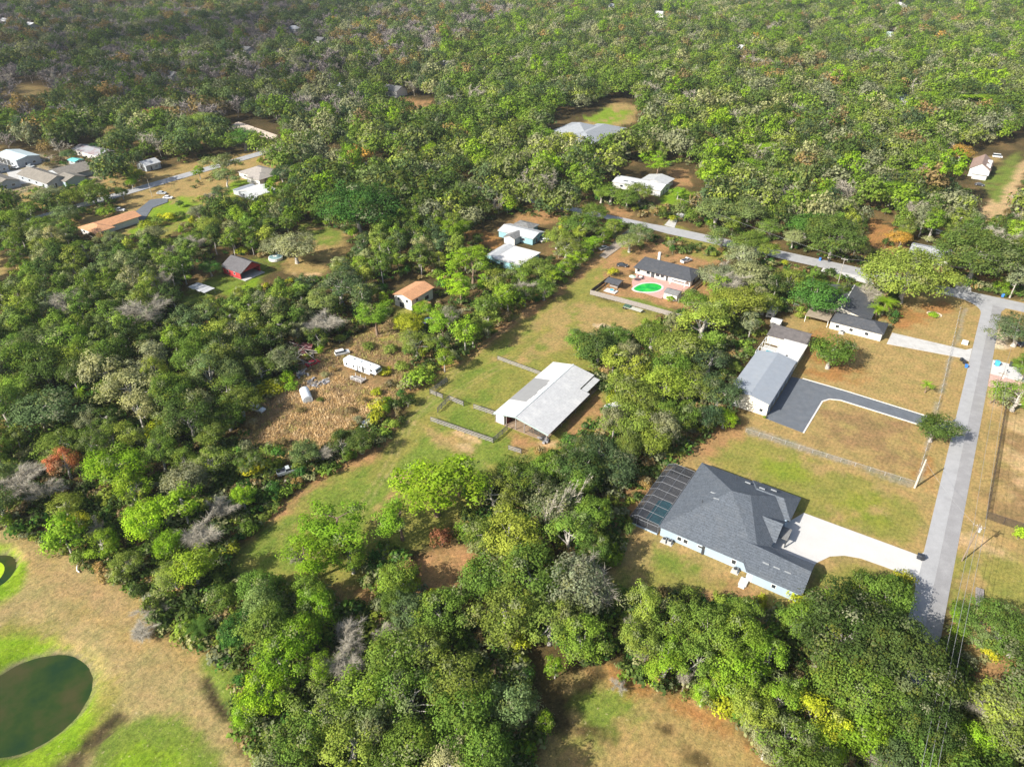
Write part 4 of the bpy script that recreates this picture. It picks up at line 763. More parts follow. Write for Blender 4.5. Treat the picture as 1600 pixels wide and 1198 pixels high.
fence('chain', [(8.6, 284.0), (10.1, 209.2)], "chain link fence along the street in front of the cream ranch house", 1.2, 3.5, CHAIN)
fence('chain', [(10.2, 196.2), (9.9, 169.5), (-11.5, 168.6), (-32.9, 167.7)], "chain link fence round the brown lot below the dark asphalt drive", 1.2, 3.5, CHAIN)
fence('dark', [(26.6, 227.0), (25.8, 165.8), (36.5, 165.9)], "tall dark wire fence of the lot on the other side of the street", 2.2, 3.2, BRONZE)
fence('dark', [(27.0, 251.5), (36, 251.5)], "rusty low fence beside the white apron across the street", 1.2, 2, W_REDD)
fence('chain', [P(1180, 470) and UV(1240, 478), UV(1330, 520)], "wire fence behind the cream ranch house patio", 1.2, 3, CHAIN)

# ---------------------------------------------------------------- poles and wires
POLEW = mat("pale_pole", (.56, .5, .42), scale=2, amt=.15); POLED = mat("brown_pole", (.26, .2, .15), scale=2, amt=.2)
def pole(px, py, h, label, m=POLED, lean=(0, 0), arm=True, can=False, r=.17):
    x, y = P(px, py); root = empty("utility_pole", (x, y, 0), GA, label, "utility pole")
    k = MB(); k.tube((0, 0, -.4), (lean[0], lean[1], h), r, r * .62, n=8); k.build("pole", m, root)
    if arm:
        k = MB(); k.box(-1.2, 1.2, -.06, .06, h - .75, h - .6); a = k.build("cross_arm", m, root)
        for s in (-1.05, -.4, .4, 1.05): k = MB(); k.tube((s, 0, h - .6), (s, 0, h - .38), .05, n=6); k.build("insulator", TRIM, a)
    if can: k = MB(); k.tube((.42, 0, h - 2.1), (.42, 0, h - 1.1), .27, n=10); k.build("transformer", mat("pole_can", (.6, .62, .62), rough=.4), root)
    return root, (x, y, h)
_, pA = pole(1429, 762, 9.2, "thick pale utility pole standing at the fence corner by the street", POLEW, arm=False, r=.27)
_, pB = pole(1503, 876, 11.3, "utility pole with a grey transformer can beside the street", POLED, can=True)
_, pC = pole(1547, 630, 11.0, "utility pole by the pink pavers across the street", POLED, can=True)
_, pD = pole(1309, 444, 11.0, "utility pole by the white concrete pad on the cross street", mat("grey_pole", (.4, .37, .33), amt=.15))
_, pE = pole(238, 308, 9.0, "thin street pole on the yellow lawn far left", POLEW, arm=False, r=.13)
_, pF = pole(1060, 342, 10, "leaning pole at the side drive north of the cross street", POLED)
_, pG = pole(1600, 462, 11, "utility pole at the street corner under the oaks", POLED)
bx_, by_ = P(1478, 1240)
def wire(a, b, label, r=.035, sag=.8):
    k = MB(); A = np.array(a); B = np.array(b); pr_ = A
    for i in range(1, 13):
        t = i / 12; p = A + (B - A) * t; p[2] -= sag * 4 * t * (1 - t); k.tube(pr_, p, r, n=4, cap=False); pr_ = p
    return tag(k.build("power_line", mat("wire_grey", (.3, .3, .3), rough=.5)), label, "power line", "power lines along the street")
def off(p, d, dz=0): return (p[0] + GC * d, p[1] + GS * d, p[2] - .4 - dz)
q_ = (*W(20.6, 60), 11.3)
for d_, n_ in ((-1.05, "outer left"), (.0, "middle"), (1.05, "outer right")): wire(off(pB, d_), off(q_, d_), f"{n_} power line running from the transformer pole over the bottom trees")
for d_, n_ in ((-1.05, "first"), (1.05, "second")): wire(off(pB, d_), off(pC, d_), f"{n_} power line between the two poles with transformer cans", .03)
wire(off(pB, 0, .8), off(pA, 0, .2), "power line crossing the street to the thick pale pole", .03); wire(off(pC, 0), off(pG, 0), "power line from the paver pole to the street corner", .03); wire(off(pG, 0), off(pD, 0), "power line along the cross street", .03); wire(off(pD, 0), off(pF, 0), "power line from the concrete pad pole to the side drive", .03)

# ---------------------------------------------------------------- vehicles
def paint(name, c, r=.3): return mat("paint_" + name, c, rough=r, scale=.5, amt=.03, spec=.6)
PW, PSI, PRE, PDK, PBL = paint("white", (.8, .8, .8)), paint("silver", (.5, .54, .56)), paint("red", (.5, .03, .05)), paint("dark", (.05, .05, .06)), paint("blue", (.05, .12, .4))
TYRE = mat("tyre_rubber", (.03, .03, .03), rough=.9); RIM = mat("wheel_rim", (.5, .5, .5), rough=.4); LAMP = mat("headlight_glass", (.8, .8, .75), rough=.15); TAIL = mat("tail_light", (.4, .02, .02), rough=.3)
def vehicle(name, cat, px, py, ang, pm, label, kind='sedan', L=4.6, Wd=1.85, frame=True, group=None):
    """px, py: photo point of the middle; ang: heading in the street grid, degrees (0 = along the cross street, 90 = up the street)"""
    x, y = P(px, py); root = empty(name, (x, y, 0), GA + math.radians(ang), label, cat, group); a, b = L / 2, Wd / 2
    k = MB(); hs = {'sedan': .88, 'suv': 1.0, 'van': 1.05, 'pickup': 1.0}[kind]
    k.sidep([(-a, .35), (a - .05, .35), (a, .6), (a - .08, hs - .2), (a - 1.0 if kind != 'van' else a - .5, hs - .02), (-a + .1, hs), (-a, hs - .2)], -b, b); k.tbox(-a + .1, a - .1, -b + .04, b - .04, .2, .35)
    body = k.build("body", pm, root)
    c0, c1 = {'sedan': (-a + .55, a - 1.15), 'suv': (-a + .08, a - 1.2), 'van': (-a + .05, a - .7), 'pickup': (-.35, a - 1.35)}[kind]
    top = {'sedan': 1.42, 'suv': 1.68, 'van': 2.1, 'pickup': 1.75}[kind]; fr_, bk = {'sedan': (.75, .6), 'suv': (.65, .2), 'van': (.5, .08), 'pickup': (.55, .15)}[kind]
    k = MB(); k.tbox(c0, c1, -b + .08, b - .08, hs, top - .06, bk, fr_, .16, .16); k.build("windows", GLASS, root)
    k = MB(); k.tbox(c0 + bk - .04, c1 - fr_ + .04, -b + .2, b - .2, top - .06, top, .06, .06, .04, .04); k.build("roof", pm, root)
    if kind == 'pickup':
        k = MB(); k.box(-a + .1, -.45, -b + .12, b - .12, hs + .002, hs + .02); k.build("bed_liner", PDK, root)
        for s in (-1, 1): k = MB(); k.box(-a + .05, -.35, s * (b - .05) - .05, s * (b - .05) + .05, hs, hs + .22); k.build("bed_side", pm, root)
        k = MB(); k.box(-a, -a + .08, -b + .1, b - .1, hs, hs + .22); k.build("tailgate", pm, root)
    for sx in (-a + .85, a - .9):
        for sy in (-1, 1):
            k = MB(); k.tube((sx, sy * (b - .22), .33), (sx, sy * (b + .01), .33), .34, n=12); w = k.build("wheel", TYRE, root); k = MB(); k.tube((sx, sy * (b + .01), .33), (sx, sy * (b + .025), .33), .2, n=10); k.build("rim", RIM, w)
    for s in (-1, 1):
        k = MB(); k.box(a - .06, a + .015, s * (b - .32) - .18, s * (b - .32) + .18, .6, .74); k.build("headlight", LAMP, root)
        k = MB(); k.box(-a - .012, -a + .05, s * (b - .22) - .12, s * (b - .22) + .12, .62, .8); k.build("tail_light", TAIL, root)
    return root
vehicle("parked_car", "car", 943, 389, 75, PW, "white sedan on the gravel lane beside the hedge")
vehicle("pickup_truck", "pickup truck", 1072, 409, 70, PW, "white pickup truck in the yard behind the pool house", 'pickup', 5.4)
vehicle("parked_car", "car", 489, 569, 78, PRE, "faded red car with white bonnet beside the collapsed shed")
vehicle("parked_car", "car", 535, 553, 60, PW, "white wagon with dark roof panels behind the camper trailer", 'suv', 4.8)
vehicle("parked_car", "car", 403, 641, 10, PW, "pale car half under trees at the edge of the weedy clearing", 'suv')
vehicle("pickup_truck", "pickup truck", 449, 738, 62, PSI, "silver pickup truck nosed into the shrubs below the clearing", 'pickup', 5.2)
vehicle("parked_car", "car", 253, 303, 28, PSI, "silver car on the black asphalt drive, the upper of two", 'sedan', 4.8)
vehicle("parked_car", "car", 263, 310, 28, PW, "white car on the black asphalt drive, the lower of two", 'sedan', 4.8)
vehicle("pickup_truck", "pickup truck", 186, 330, 40, PW, "white pickup truck by the terracotta roofed house", 'pickup', 5.6)
vehicle("parked_car", "car", 851, 377, 70, PW, "white car beside the turquoise walled house")
vehicle("parked_car", "car", 972, 416, 20, PDK, "dark car under the oak beside the pool yard")
vehicle("parked_car", "car", 1570, 520, 95, PW, "white car with dark windscreen at the shoulder under the oak", 'suv')
vehicle("parked_car", "car", 1600, 541, 20, PDK, "dark car with pale roof beside the rusty low fence")
vehicle("parked_car", "car", 346, 437, 20, PW, "white car behind the red barn's open end") if 0 else None
vehicle("parked_car", "car", 48, 261, 15, PSI, "silver car in the concrete yard between the grey houses")
vehicle("parked_car", "car", 1468, 366, -10, PW, "white wagon behind the pale grey roofed house across the street", 'suv', 5.0)
vehicle("parked_van", "van", 1558, 246, 10, PW, "white van at the head of the dirt lane", 'van', 5.2)
vehicle("parked_car", "car", 396, 220, 30, PSI, "pale car under trees by the far street")
vehicle("parked_car", "car", 1530, 290, 0, PDK, "dark car in front of the house with two dormers")
vehicle("parked_car", "car", 668, 503, 95, PBL, "blue car under the twigs beside the orange roofed house")
vehicle("parked_car", "car", 1342, 345, -10, PDK, "dark car on the reddish clearing across the street") 
vehicle("parked_car", "car", 1290, 407, -2, PDK, "black car parked on the cross street by the concrete pad") if 0 else None

def simple(name, label, cat, px, py, ang, z=0): x, y = P(px, py); return empty(name, (x, y, z), GA + math.radians(ang), label, cat)
# fifth-wheel camper with its deck
r_ = simple("camper_trailer", "long white camper trailer parked in the weedy clearing", "camper trailer", 567, 580, 2)
k = MB(); k.sidep([(-6.6, .7), (4.0, .7), (4.2, 1.5), (6.6, 1.5), (7.0, 2.2), (6.5, 3.3), (5.6, 3.5), (-6.4, 3.4), (-6.7, 2.8)], -1.3, 1.3); bd = k.build("body", PW, r_)
k = MB(); k.box(-5.8, -.8, -1.75, -1.3, 1.0, 3.0); k.build("slide_out", PW, r_)
for (u_, w_, z_, h_) in ((-6.1, .5, 1.8, .8), (.2, .6, 1.9, .6), (4.9, 1.0, 2.2, .7), (2.4, .5, 2.1, .5)): k = MB(); k.box(u_ - w_ / 2, u_ + w_ / 2, -1.33, -1.29, z_, z_ + h_); k.build("window", GLASS, r_)
for u_ in (-4.9, -2.0): k = MB(); k.box(u_ - .35, u_ + .35, -1.78, -1.74, 1.8, 2.5); k.build("window", GLASS, r_)
k = MB(); k.box(1.1, 1.9, -1.34, -1.29, .85, 2.9); k.build("door", DARKT, r_)
for u_ in (-3.4, -.4, 3.2): k = MB(); k.box(u_ - .45, u_ + .45, -.35, .35, 3.4, 3.7); k.build("roof_vent", PSI, r_)
for u_ in (-1.6, -.6):
    for s in (-1, 1): k = MB(); k.tube((u_, s * 1.1, .4), (u_, s * 1.32, .4), .4, n=12); k.build("wheel", TYRE, r_)
k = MB(); k.box(6.62, 6.9, -1.1, 1.1, 2.3, 3.0); k.build("front_window", GLASS, r_)
for s in (-1, 1): k = MB(); k.box(5.2, 5.35, s * 1.0 - .07, s * 1.0 + .07, 0, 1.5); k.build("landing_leg", DARKT, r_)
dk = simple("wooden_deck", "small grey deck with rails at the camper trailer's door", "deck", 561, 594, 2); k = MB(); k.box(-2.4, 2.0, -1.3, 1.2, .35, .5); k.build("floor", WOODG, dk)
for u_ in (-2.3, -.2, 1.9):
    for v_ in (-1.2, 1.1): k = MB(); k.box(u_ - .05, u_ + .05, v_ - .05, v_ + .05, 0, 1.4); k.build("post", TRIM, dk)
k = MB(); k.box(-2.3, 1.9, -1.24, -1.17, 1.3, 1.4); k.build("rail", TRIM, dk)
gr_ = simple("grill", "round covered grill beside the grey deck", "grill", 551, 592, 0); k = MB(); k.disc(0, 0, .35, .35, .6, 1.0, 10); k.build("bowl", PSI, gr_); k = MB(); k.tube((0, 0, 0), (0, 0, .6), .05); k.build("stand", DARKT, gr_)
# white vaulted trailer
v_ = simple("storage_tank_shed", "white round topped storage shed in the weedy clearing", "shed", 479, 621, 58); k = MB(); n = 8; pr_ = [(1.4 * math.cos(math.pi * i / n), 1.1 + 1.1 * math.sin(math.pi * i / n)) for i in range(n + 1)] + [(-1.4, 0), (1.4, 0)]
k.v = [(x, -2.9, z) for x, z in pr_] + [(x, 2.9, z) for x, z in pr_]; m_ = len(pr_); k.f = [tuple(range(m_)), tuple(m_ + i for i in reversed(range(m_)))] + [(i, m_ + i, m_ + (i + 1) % m_, (i + 1) % m_) for i in range(m_)]; k.mi = [0] * len(k.f); v_.rotation_euler.z -= math.pi / 2 * 0; k.build("shell", mat("dull_white", (.6, .64, .68), amt=.08), v_)
k = MB(); k.box(-.6, .6, -2.95, -2.9, .1, 1.7); k.build("door", PSI, v_)
# collapsed shed
c_ = simple("collapsed_shed", "collapsed shed of rusty sheets and grey rafters at the wood edge", "shed", 468, 556, 8); rr = random.Random(3)
for i in range(9):
    k = MB(); k.tbox(-1.2, 1.2, -.9, .9, 0, .04); o = k.build("rusty_sheet", mat("rusty_sheet", (.16, .05, .05), scale=1, amt=.4, stripes=(0, .3, .3), stain=(.5, .5, .55), stain_amt=.4), c_, loc=(rr.uniform(-5, 3), rr.uniform(0, 4.5), 1.6 + rr.uniform(-.3, .7))); o.rotation_euler = (rr.uniform(-.3, .3), rr.uniform(-.3, .3), rr.uniform(-.3, .5))
for i in range(22):
    k = MB(); L = rr.uniform(3, 6.5); k.box(-L / 2, L / 2, -.07, .07, 0, .14); o = k.build("rafter", mat("grey_rafter", (.42, .38, .34), amt=.2), c_, loc=(rr.uniform(-5, 6), rr.uniform(-5, 4), rr.uniform(.5, 2.1))); o.rotation_euler = (0, rr.uniform(-.25, .25), rr.choice((0, 1.57)) + rr.uniform(-.3, .3))
for (x_, y_) in ((-5, -4), (-5, 1), (-5, 5), (0, -4), (0, 5), (5, -4), (5, 1), (5, 5)): k = MB(); k.box(x_ - .1, x_ + .1, y_ - .1, y_ + .1, 0, 2.2); k.build("post", WOODG, c_)
def debris(px, py, label, n=14, r=2, seed=0, cols=((.4, .4, .4), (.25, .2, .16), (.6, .6, .62))):
    d = simple("scrap_heap", label, "scrap heap", px, py, 0); g = random.Random(seed)
    for i in range(n):
        k = MB(); a, b, c = g.uniform(.3, 1.1), g.uniform(.1, .5), g.uniform(.1, .5); k.tbox(-a, a, -b, b, 0, c, .05, .08, .03, .05); c0 = g.randrange(len(cols)); o = k.build("scrap", mat(f"scrap_{cols[c0][0]}", cols[c0], amt=.3), d, loc=(g.gauss(0, r * .6), g.gauss(0, r * .5), g.uniform(-.05, .2))); o.rotation_euler = (g.uniform(-.3, .3), g.uniform(-.3, .3), g.uniform(0, 6))
debris(487, 598, "dark scrap heap above the round topped storage shed", 20, 2.6, 1, ((.08, .08, .09), (.2, .18, .16), (.3, .3, .32))); debris(510, 597, "small dark scrap heap between the storage shed and the camper", 8, 1.2, 2, ((.1, .1, .1), (.3, .3, .3)))
debris(468, 584, "heap of pale timber beside the red car", 16, 2.2, 4, ((.45, .42, .38), (.3, .25, .2))); debris(430, 757, "scrap heap in the shrubs below the silver pickup", 14, 2.2, 5, ((.1, .3, .28), (.25, .22, .18), (.4, .38, .33)))
debris(852, 688, "line of feed tubs and gear at the barn's open end", 10, 1.4, 6, ((.05, .05, .05), (.3, .28, .25)))
debris(500, 519, "pale scrap pile half hidden under the grey twiggy tree", 8, 1.5, 7)
debris(62, 250, "row of pale junk beside the pale blue metal shed", 22, 4.5, 11, ((.5, .5, .5), (.25, .22, .2), (.6, .45, .35))); debris(90, 248, "long heap of dark junk behind the rambling house", 26, 5.5, 12, ((.2, .17, .15), (.35, .3, .28), (.5, .5, .5))); debris(172, 262, "scattered yard junk right of the rambling house", 22, 6, 13, ((.5, .45, .4), (.3, .25, .22)))
vehicle("parked_car", "car", 24, 263, 20, PW, "white car by the annex with two white doors"); vehicle("parked_van", "van", 235, 258, 30, PW, "white van in the open door of the grey shed", 'van', 5.0); vehicle("parked_car", "car", 138, 284, 60, PDK, "dark car in front of the rambling house")
# aluminium boat and small trailer
b_ = simple("boat", "long aluminium boat lying at the field edge", "boat", 583, 656, 74); k = MB()
sec = [(-3.4, .75, .1), (-1.5, .85, .05), (1.2, .8, .05), (2.7, .5, .2), (3.5, .04, .45)]
for (x0, w0, z0), (x1, w1, z1) in zip(sec, sec[1:]):
    for s in (-1, 1): k.quad((x0, 0, z0), (x1, 0, z1), (x1, s * w1, z1 * .5 + .45), (x0, s * w0, z0 * .5 + .45)); k.quad((x0, s * w0, z0 * .5 + .45), (x1, s * w1, z1 * .5 + .45), (x1, s * (w1 + .08), z1 * .5 + .5), (x0, s * (w0 + .08), z0 * .5 + .5))
k.quad((-3.4, -.75, .5), (-3.4, .75, .5), (-3.4, 0, .1)); k.build("hull", mat("aluminium", (.55, .6, .66), rough=.4, metal=.3), b_)
for x_ in (-2.2, -.4, 1.5): k = MB(); k.box(x_ - .2, x_ + .2, -.7, .7, .42, .47); k.build("bench", PSI, b_)
t_ = simple("utility_trailer", "small pale box trailer at the end of the aluminium boat", "trailer", 571, 669, 74); k = MB(); k.box(-1.1, 1.1, -.8, .8, .4, .9); k.build("box", PSI, t_); 
for s in (-1, 1): k = MB(); k.tube((0, s * .8, .3), (0, s * .95, .3), .3, n=10); k.build("wheel", TYRE, t_)
k = MB(); k.box(1.1, 2.0, -.05, .05, .4, .46); k.build("drawbar", DARKT, t_)
t_ = simple("flatbed_trailer", "long flatbed trailer with green frame in front of the board fence", "trailer", 989, 484, -2); k = MB(); k.box(-3.6, 3.6, -1.1, 1.1, .55, .68); k.build("bed", mat("grey_deck", (.5, .5, .42), amt=.2, stripes=(0, .6, .3)), t_)
for x_ in (-3.3, -2.4):
    for s in (-1, 1): k = MB(); k.tube((x_, s * 1.1, .35), (x_, s * 1.3, .35), .36, n=10); k.build("wheel", TYRE, t_)
k = MB(); k.box(-3.6, -1.0, -.9, .9, .7, 1.1); k.build("cargo", mat("dark_green_gear", (.06, .12, .08), amt=.3), t_); k = MB(); k.box(3.6, 5.2, -.06, .06, .5, .6); k.build("drawbar", DARKT, t_)
v_ = simple("horse_trailer", "white horse trailer half hidden by oaks right of the barn", "trailer", 957, 643, 62); k = MB(); k.tbox(-2.6, 2.6, -1.1, 1.1, .5, 2.5, .2, .35, .12, .12); k.build("body", PW, v_)
for s in (-1, 1): k = MB(); k.box(-1.5, 1.5, s * 1.06 - .03, s * 1.06 + .03, 1.6, 2.0); k.build("window", GLASS, v_); k = MB(); k.tube((0, s * 1.0, .4), (0, s * 1.2, .4), .38, n=12); k.build("wheel", TYRE, v_)
p_ = simple("round_pool", "round above ground pool with white rim beyond the red barn", "swimming pool", 431, 405, 0); k = MB(); k.disc(0, 0, 2.9, 2.9, 0, 1.1, 24); k.build("wall", TRIM, p_); k = MB(); k.disc(0, 0, 2.7, 2.7, 1.1, 1.12, 24); k.build("water", mat("grey_teal_cover", (.2, .32, .34), scale=.8, amt=.5), p_)
k = MB(); k.disc(-.8, .4, 1.1, .7, 1.13, 1.2, 12); k.build("cover", TRIM, p_)
# bins and boxes
def bin_(px, py, m, label, ang=0, s=1.0, group=None):
    r = simple("wheelie_bin", label, "bin", px, py, ang); r.scale = (s, s, s)
    if group: r["group"] = group
    k = MB(); k.tbox(-.33, .33, -.36, .36, .08, 1.0, -.05, -.05, -.05, -.05); k.build("body", m, r); k = MB(); k.tbox(-.42, .42, -.46, .46, 1.0, 1.12, .08, .08, .08, .08); k.build("lid", m, r)
    for a_ in (-1, 1): k = MB(); k.tube((a_ * .3, .38, .14), (a_ * .38, .38, .14), .14, n=10); k.build("wheel", TYRE, r)
PB = mat("blue_plastic", (.05, .2, .62), rough=.5, amt=.1); PK_ = mat("black_plastic", (.035, .04, .05), rough=.5, amt=.2); LB = mat("light_blue_plastic", (.08, .42, .75), rough=.5, amt=.08)
bin_(1435, 872, PK_, "black bin on the kerb end of the wide white driveway", 0, 1.15); bin_(1440, 874, PK_, "second black bin close behind the one on the white driveway", 30, 1.1); bin_(1509, 574, PB, "blue bin at the street end of the pale ranch driveway", 10); bin_(1506, 568, PK_, "black bin between the blue bin and the pale ranch driveway", 15, 1.1); bin_(1502, 564, PK_, "black bin farthest up the pale ranch driveway", 40)
bin_(1557, 571, LB, "light blue bin on the white apron across the street", 20, 1.5); bin_(1579, 572, PK_, "dark bin by the pole on the pink pavers", 0, 1.3); bin_(1566, 464, PB, "blue bin by the cross street under the bright shrub", 0, 1.2); bin_(1422, 916, PSI, "pale grey bin at the shaded lower side of the white driveway", 0, 1.1)
bin_(1281, 407, PB, "blue bin on the cross street opposite the concrete pad", 0, 1.1); bin_(1295, 409, PK_, "black bin on the cross street opposite the concrete pad", 0, 1.1)
e_ = simple("electric_cabinet", "white utility cabinet on the grass beside the street", "cabinet", 1507, 537, 0); k = MB(); k.tbox(-.9, .9, -.7, .7, -.05, 1.1, .04, .04, .04, .04); k.build("cabinet", TRIM, e_); k = MB(); k.box(-.7, .7, -.74, -.7, .15, .95); k.build("door", W_WHITE, e_)
e_ = simple("mailbox", "small mailbox on a post by the pink pavers", "mailbox", 1572, 584, 0); k = MB(); k.tube((0, 0, 0), (0, 0, 1.1), .06); k.build("post", WOODG, e_); k = MB(); k.box(-.15, .15, -.3, .3, 1.1, 1.4); k.build("box", DARKT, e_)
e_ = simple("pond_pipe", "curved white drain pipe lying at the wood edge by the ponds", "pipe", 121, 880, 0); k = MB(); pp = [(0, 1.2), (.2, .3), (.9, -.6), (2.0, -1.2), (3.0, -1.2)]
for a_, b2 in zip(pp, pp[1:]): k.tube((*a_, .12), (*b2, .12), .12, n=6)
k.build("pipe", TRIM, e_)
e_ = simple("wood_pallets", "grey stack of boards standing on the grass by the bottom right shrubs", "boards", 1530, 934, 4); k = MB(); k.box(-.75, .75, -2.6, 2.6, 0, .25); k.build("lower_layer", WOODG, e_); k = MB()
for i in range(6): k.box(-.7 + i * .24, -.5 + i * .24, -2.5, 2.55, .25, .5)
k.build("boards", WOODG, e_)
e_ = simple("planting_ring", "low planting bed of pale stones with a leafy clump on the ranch house lawn", "planting bed", 1460, 491, 0); k = MB()
for i in range(22): a_ = i / 22 * 6.283; k.tbox(2.3 * math.cos(a_) - .25, 2.3 * math.cos(a_) + .25, 1.5 * math.sin(a_) - .25, 1.5 * math.sin(a_) + .25, -.05, .25, .08, .08, .08, .08)
k.build("stone_edge", mat("pale_stone", (.55, .45, .36), amt=.2), e_)
# ---------------------------------------------------------------- foliage materials
def leaf_mat(name, transl=.3, var=.3, tone=False):
    m, n, o = _nodes(name); oi = n.nodes.new("ShaderNodeObjectInfo"); at = n.nodes.new("ShaderNodeAttribute"); at.attribute_name = "leaf"
    sep = n.nodes.new("ShaderNodeSeparateColor"); lk(n, at.outputs[0], sep.inputs[0])
    src = oi.outputs["Color"]
    if tone: ta = n.nodes.new("ShaderNodeAttribute"); ta.attribute_name = "tone"; src = ta.outputs[0]
    c = mixc(n, 1.0, src, ramp(n, oi.outputs["Random"], [(0, (1 - var, 1 - var * .9, 1 - var * .6)), (.5, (1, 1, 1)), (1, (1 + var * 1.25, 1 + var * .9, 1 + var * .2))]).outputs[0], 'MULTIPLY')
    c = mixc(n, sep.outputs[1], c, (.27, .27, .17)); c = mixc(n, sep.outputs[2], c, (.24, .22, .03))
    cc = n.nodes.new("ShaderNodeCombineColor"); [lk(n, sep.outputs[0], cc.inputs[i]) for i in range(3)]
    c = mixc(n, 1.0, c, cc.outputs[0], 'MULTIPLY')
    d = n.nodes.new("ShaderNodeBsdfDiffuse"); t = n.nodes.new("ShaderNodeBsdfTranslucent"); x = n.nodes.new("ShaderNodeMixShader"); x.inputs[0].default_value = transl
    lk(n, c, d.inputs[0]); lk(n, mixc(n, 1.0, c, (1.1, 1.25, .6), 'MULTIPLY'), t.inputs[0]); lk(n, d.outputs[0], x.inputs[1]); lk(n, t.outputs[0], x.inputs[2]); lk(n, x.outputs[0], o.inputs[0]); return m
LEAF = leaf_mat("foliage"); BARK = mat("grey_bark", (.42, .39, .35), scale=2, amt=.35, fine=10); BARKP = mat("pine_bark", (.24, .17, .12), scale=2, amt=.3, fine=10)
TWIG = mat("pale_twigs", (.40, .365, .29), scale=1.0, amt=.22); 
RNG = np.random.default_rng(11)

def quads_mesh(name, C, N, S, bright, moss, yel, m, aspect=1.5, extra=None):
    """C centres, N normals, S sizes -> mesh of small leaf faces with a colour mark each"""
    n = len(C); a = RNG.normal(size=(n, 3)); N = N / np.linalg.norm(N, axis=1, keepdims=True)
    T = np.cross(N, a); T /= np.linalg.norm(T, axis=1, keepdims=True) + 1e-9; B = np.cross(N, T)
    sa = (S * .5)[:, None]; sb = (S * .5 / aspect)[:, None]; bend = N * (S * .12)[:, None]
    V = np.stack([C - T * sa, C + B * sb + bend, C + T * sa, C - B * sb + bend], 1).reshape(-1, 3)
    me = bpy.data.meshes.new(name); me.vertices.add(4 * n); me.vertices.foreach_set("co", V.astype(np.float32).ravel())
    me.loops.add(4 * n); me.loops.foreach_set("vertex_index", np.arange(4 * n, dtype=np.int32)); me.polygons.add(n)
    me.polygons.foreach_set("loop_start", (np.arange(n) * 4).astype(np.int32)); me.polygons.foreach_set("loop_total", np.full(n, 4, np.int32)); me.update()
    at = me.attributes.new("leaf", 'FLOAT_COLOR', 'POINT'); c = np.stack([bright, moss, yel, np.ones(n)], 1).repeat(4, 0); at.data.foreach_set("color", c.astype(np.float32).ravel())
    me.materials.append(m); return me
def unit(n, up=-1.0):
    v = RNG.normal(size=(n * 3, 3)); v /= np.linalg.norm(v, axis=1, keepdims=True); v = v[v[:, 2] > up]
    while len(v) < n: w = RNG.normal(size=(n * 3, 3)); w /= np.linalg.norm(w, axis=1, keepdims=True); v = np.concatenate([v, w[w[:, 2] > up]])
    return v[:n]
def crown(name, R, z0, z1, nc, nl, leaf, flat=.75, cr=(.17, .3), mossy=.12, lobes=5, low=-.35, hollow=.55, gap=0.0, m=None, aspect=1.5):
    """crown of nc leaf clumps of nl leaves; an uneven outline from a few big lobes"""
    ax = (z1 - z0) / 2; zc = (z0 + z1) / 2
    d = unit(nc, low); L = unit(lobes, -.2); lob = np.max(np.clip(d @ L.T, 0, 1) ** 3, axis=1)
    f = (hollow + (1 - hollow) * RNG.random(nc) ** .6) * (.66 + .42 * lob) * RNG.uniform(.85, 1.12, nc) 
    cen = d * f[:, None] * np.array([R, R, ax]); rc = R * RNG.uniform(cr[0], cr[1], nc)
    if gap: keep = (vnoise(cen[:, 0] / R * 2.2 + 50, cen[:, 1] / R * 2.2 + 50, int(RNG.integers(999))) > gap); cen, rc, d = cen[keep], rc[keep], d[keep]
    nc = len(cen); off = unit(nc * nl, -.65) * RNG.uniform(.3, 1.3, nc * nl)[:, None] * np.array([1, 1, flat]) * rc.repeat(nl)[:, None]
    C = cen.repeat(nl, 0) + off; out = off / (rc.repeat(nl)[:, None]) * 1.0 + d.repeat(nl, 0) * .35 + np.array([0, 0, .35]) + RNG.normal(size=off.shape) * .34
    cb = RNG.uniform(.74, 1.28, nc).repeat(nl) * RNG.uniform(.9, 1.1, nc * nl)
    ms = np.where(RNG.random(nc) < mossy, RNG.uniform(.4, .95, nc), RNG.uniform(0, .12, nc)).repeat(nl) * RNG.uniform(.6, 1, nc * nl)
    ye = np.where(RNG.random(nc) < .25, RNG.uniform(.2, .6, nc), 0).repeat(nl) * RNG.random(nc * nl)
    C[:, 2] += zc; return quads_mesh(name, C, out, leaf * RNG.uniform(.6, 1.4, nc * nl), cb, ms, ye, m or LEAF, aspect), cen + np.array([0, 0, zc])
def wood(name, h, r, targets, m, bend=.6, n=7, tw=.32):
    k = MB(); g = random.Random(int(RNG.integers(1e6))); pts = [np.array([0, 0, -.3])]; nseg = 4
    for i in range(1, nseg + 1): pts.append(np.array([g.uniform(-bend, bend) * i / nseg, g.uniform(-bend, bend) * i / nseg, h * i / nseg]))
    for i in range(nseg): k.tube(pts[i], pts[i + 1], r * (1 - .6 * i / nseg) * (1.25 if i == 0 else 1), r * (1 - .6 * (i + 1) / nseg), n=n, cap=False)
    for t in targets:
        s = pts[g.choice((2, 3, 4))]; mid = s + (t - s) * .5 + np.array([g.uniform(-.4, .4), g.uniform(-.4, .4), g.uniform(-.5, .3)])
        k.tube(s, mid, r * tw * 1.2, r * tw * .75, n=5, cap=False); k.tube(mid, t, r * tw * .75, r * tw * .25, n=4, cap=False)
    me = bpy.data.meshes.new(name); me.from_pydata(k.v, [], k.f); me.materials.append(m); me.polygons.foreach_set("use_smooth", [True] * len(me.polygons)); me.update(); return me
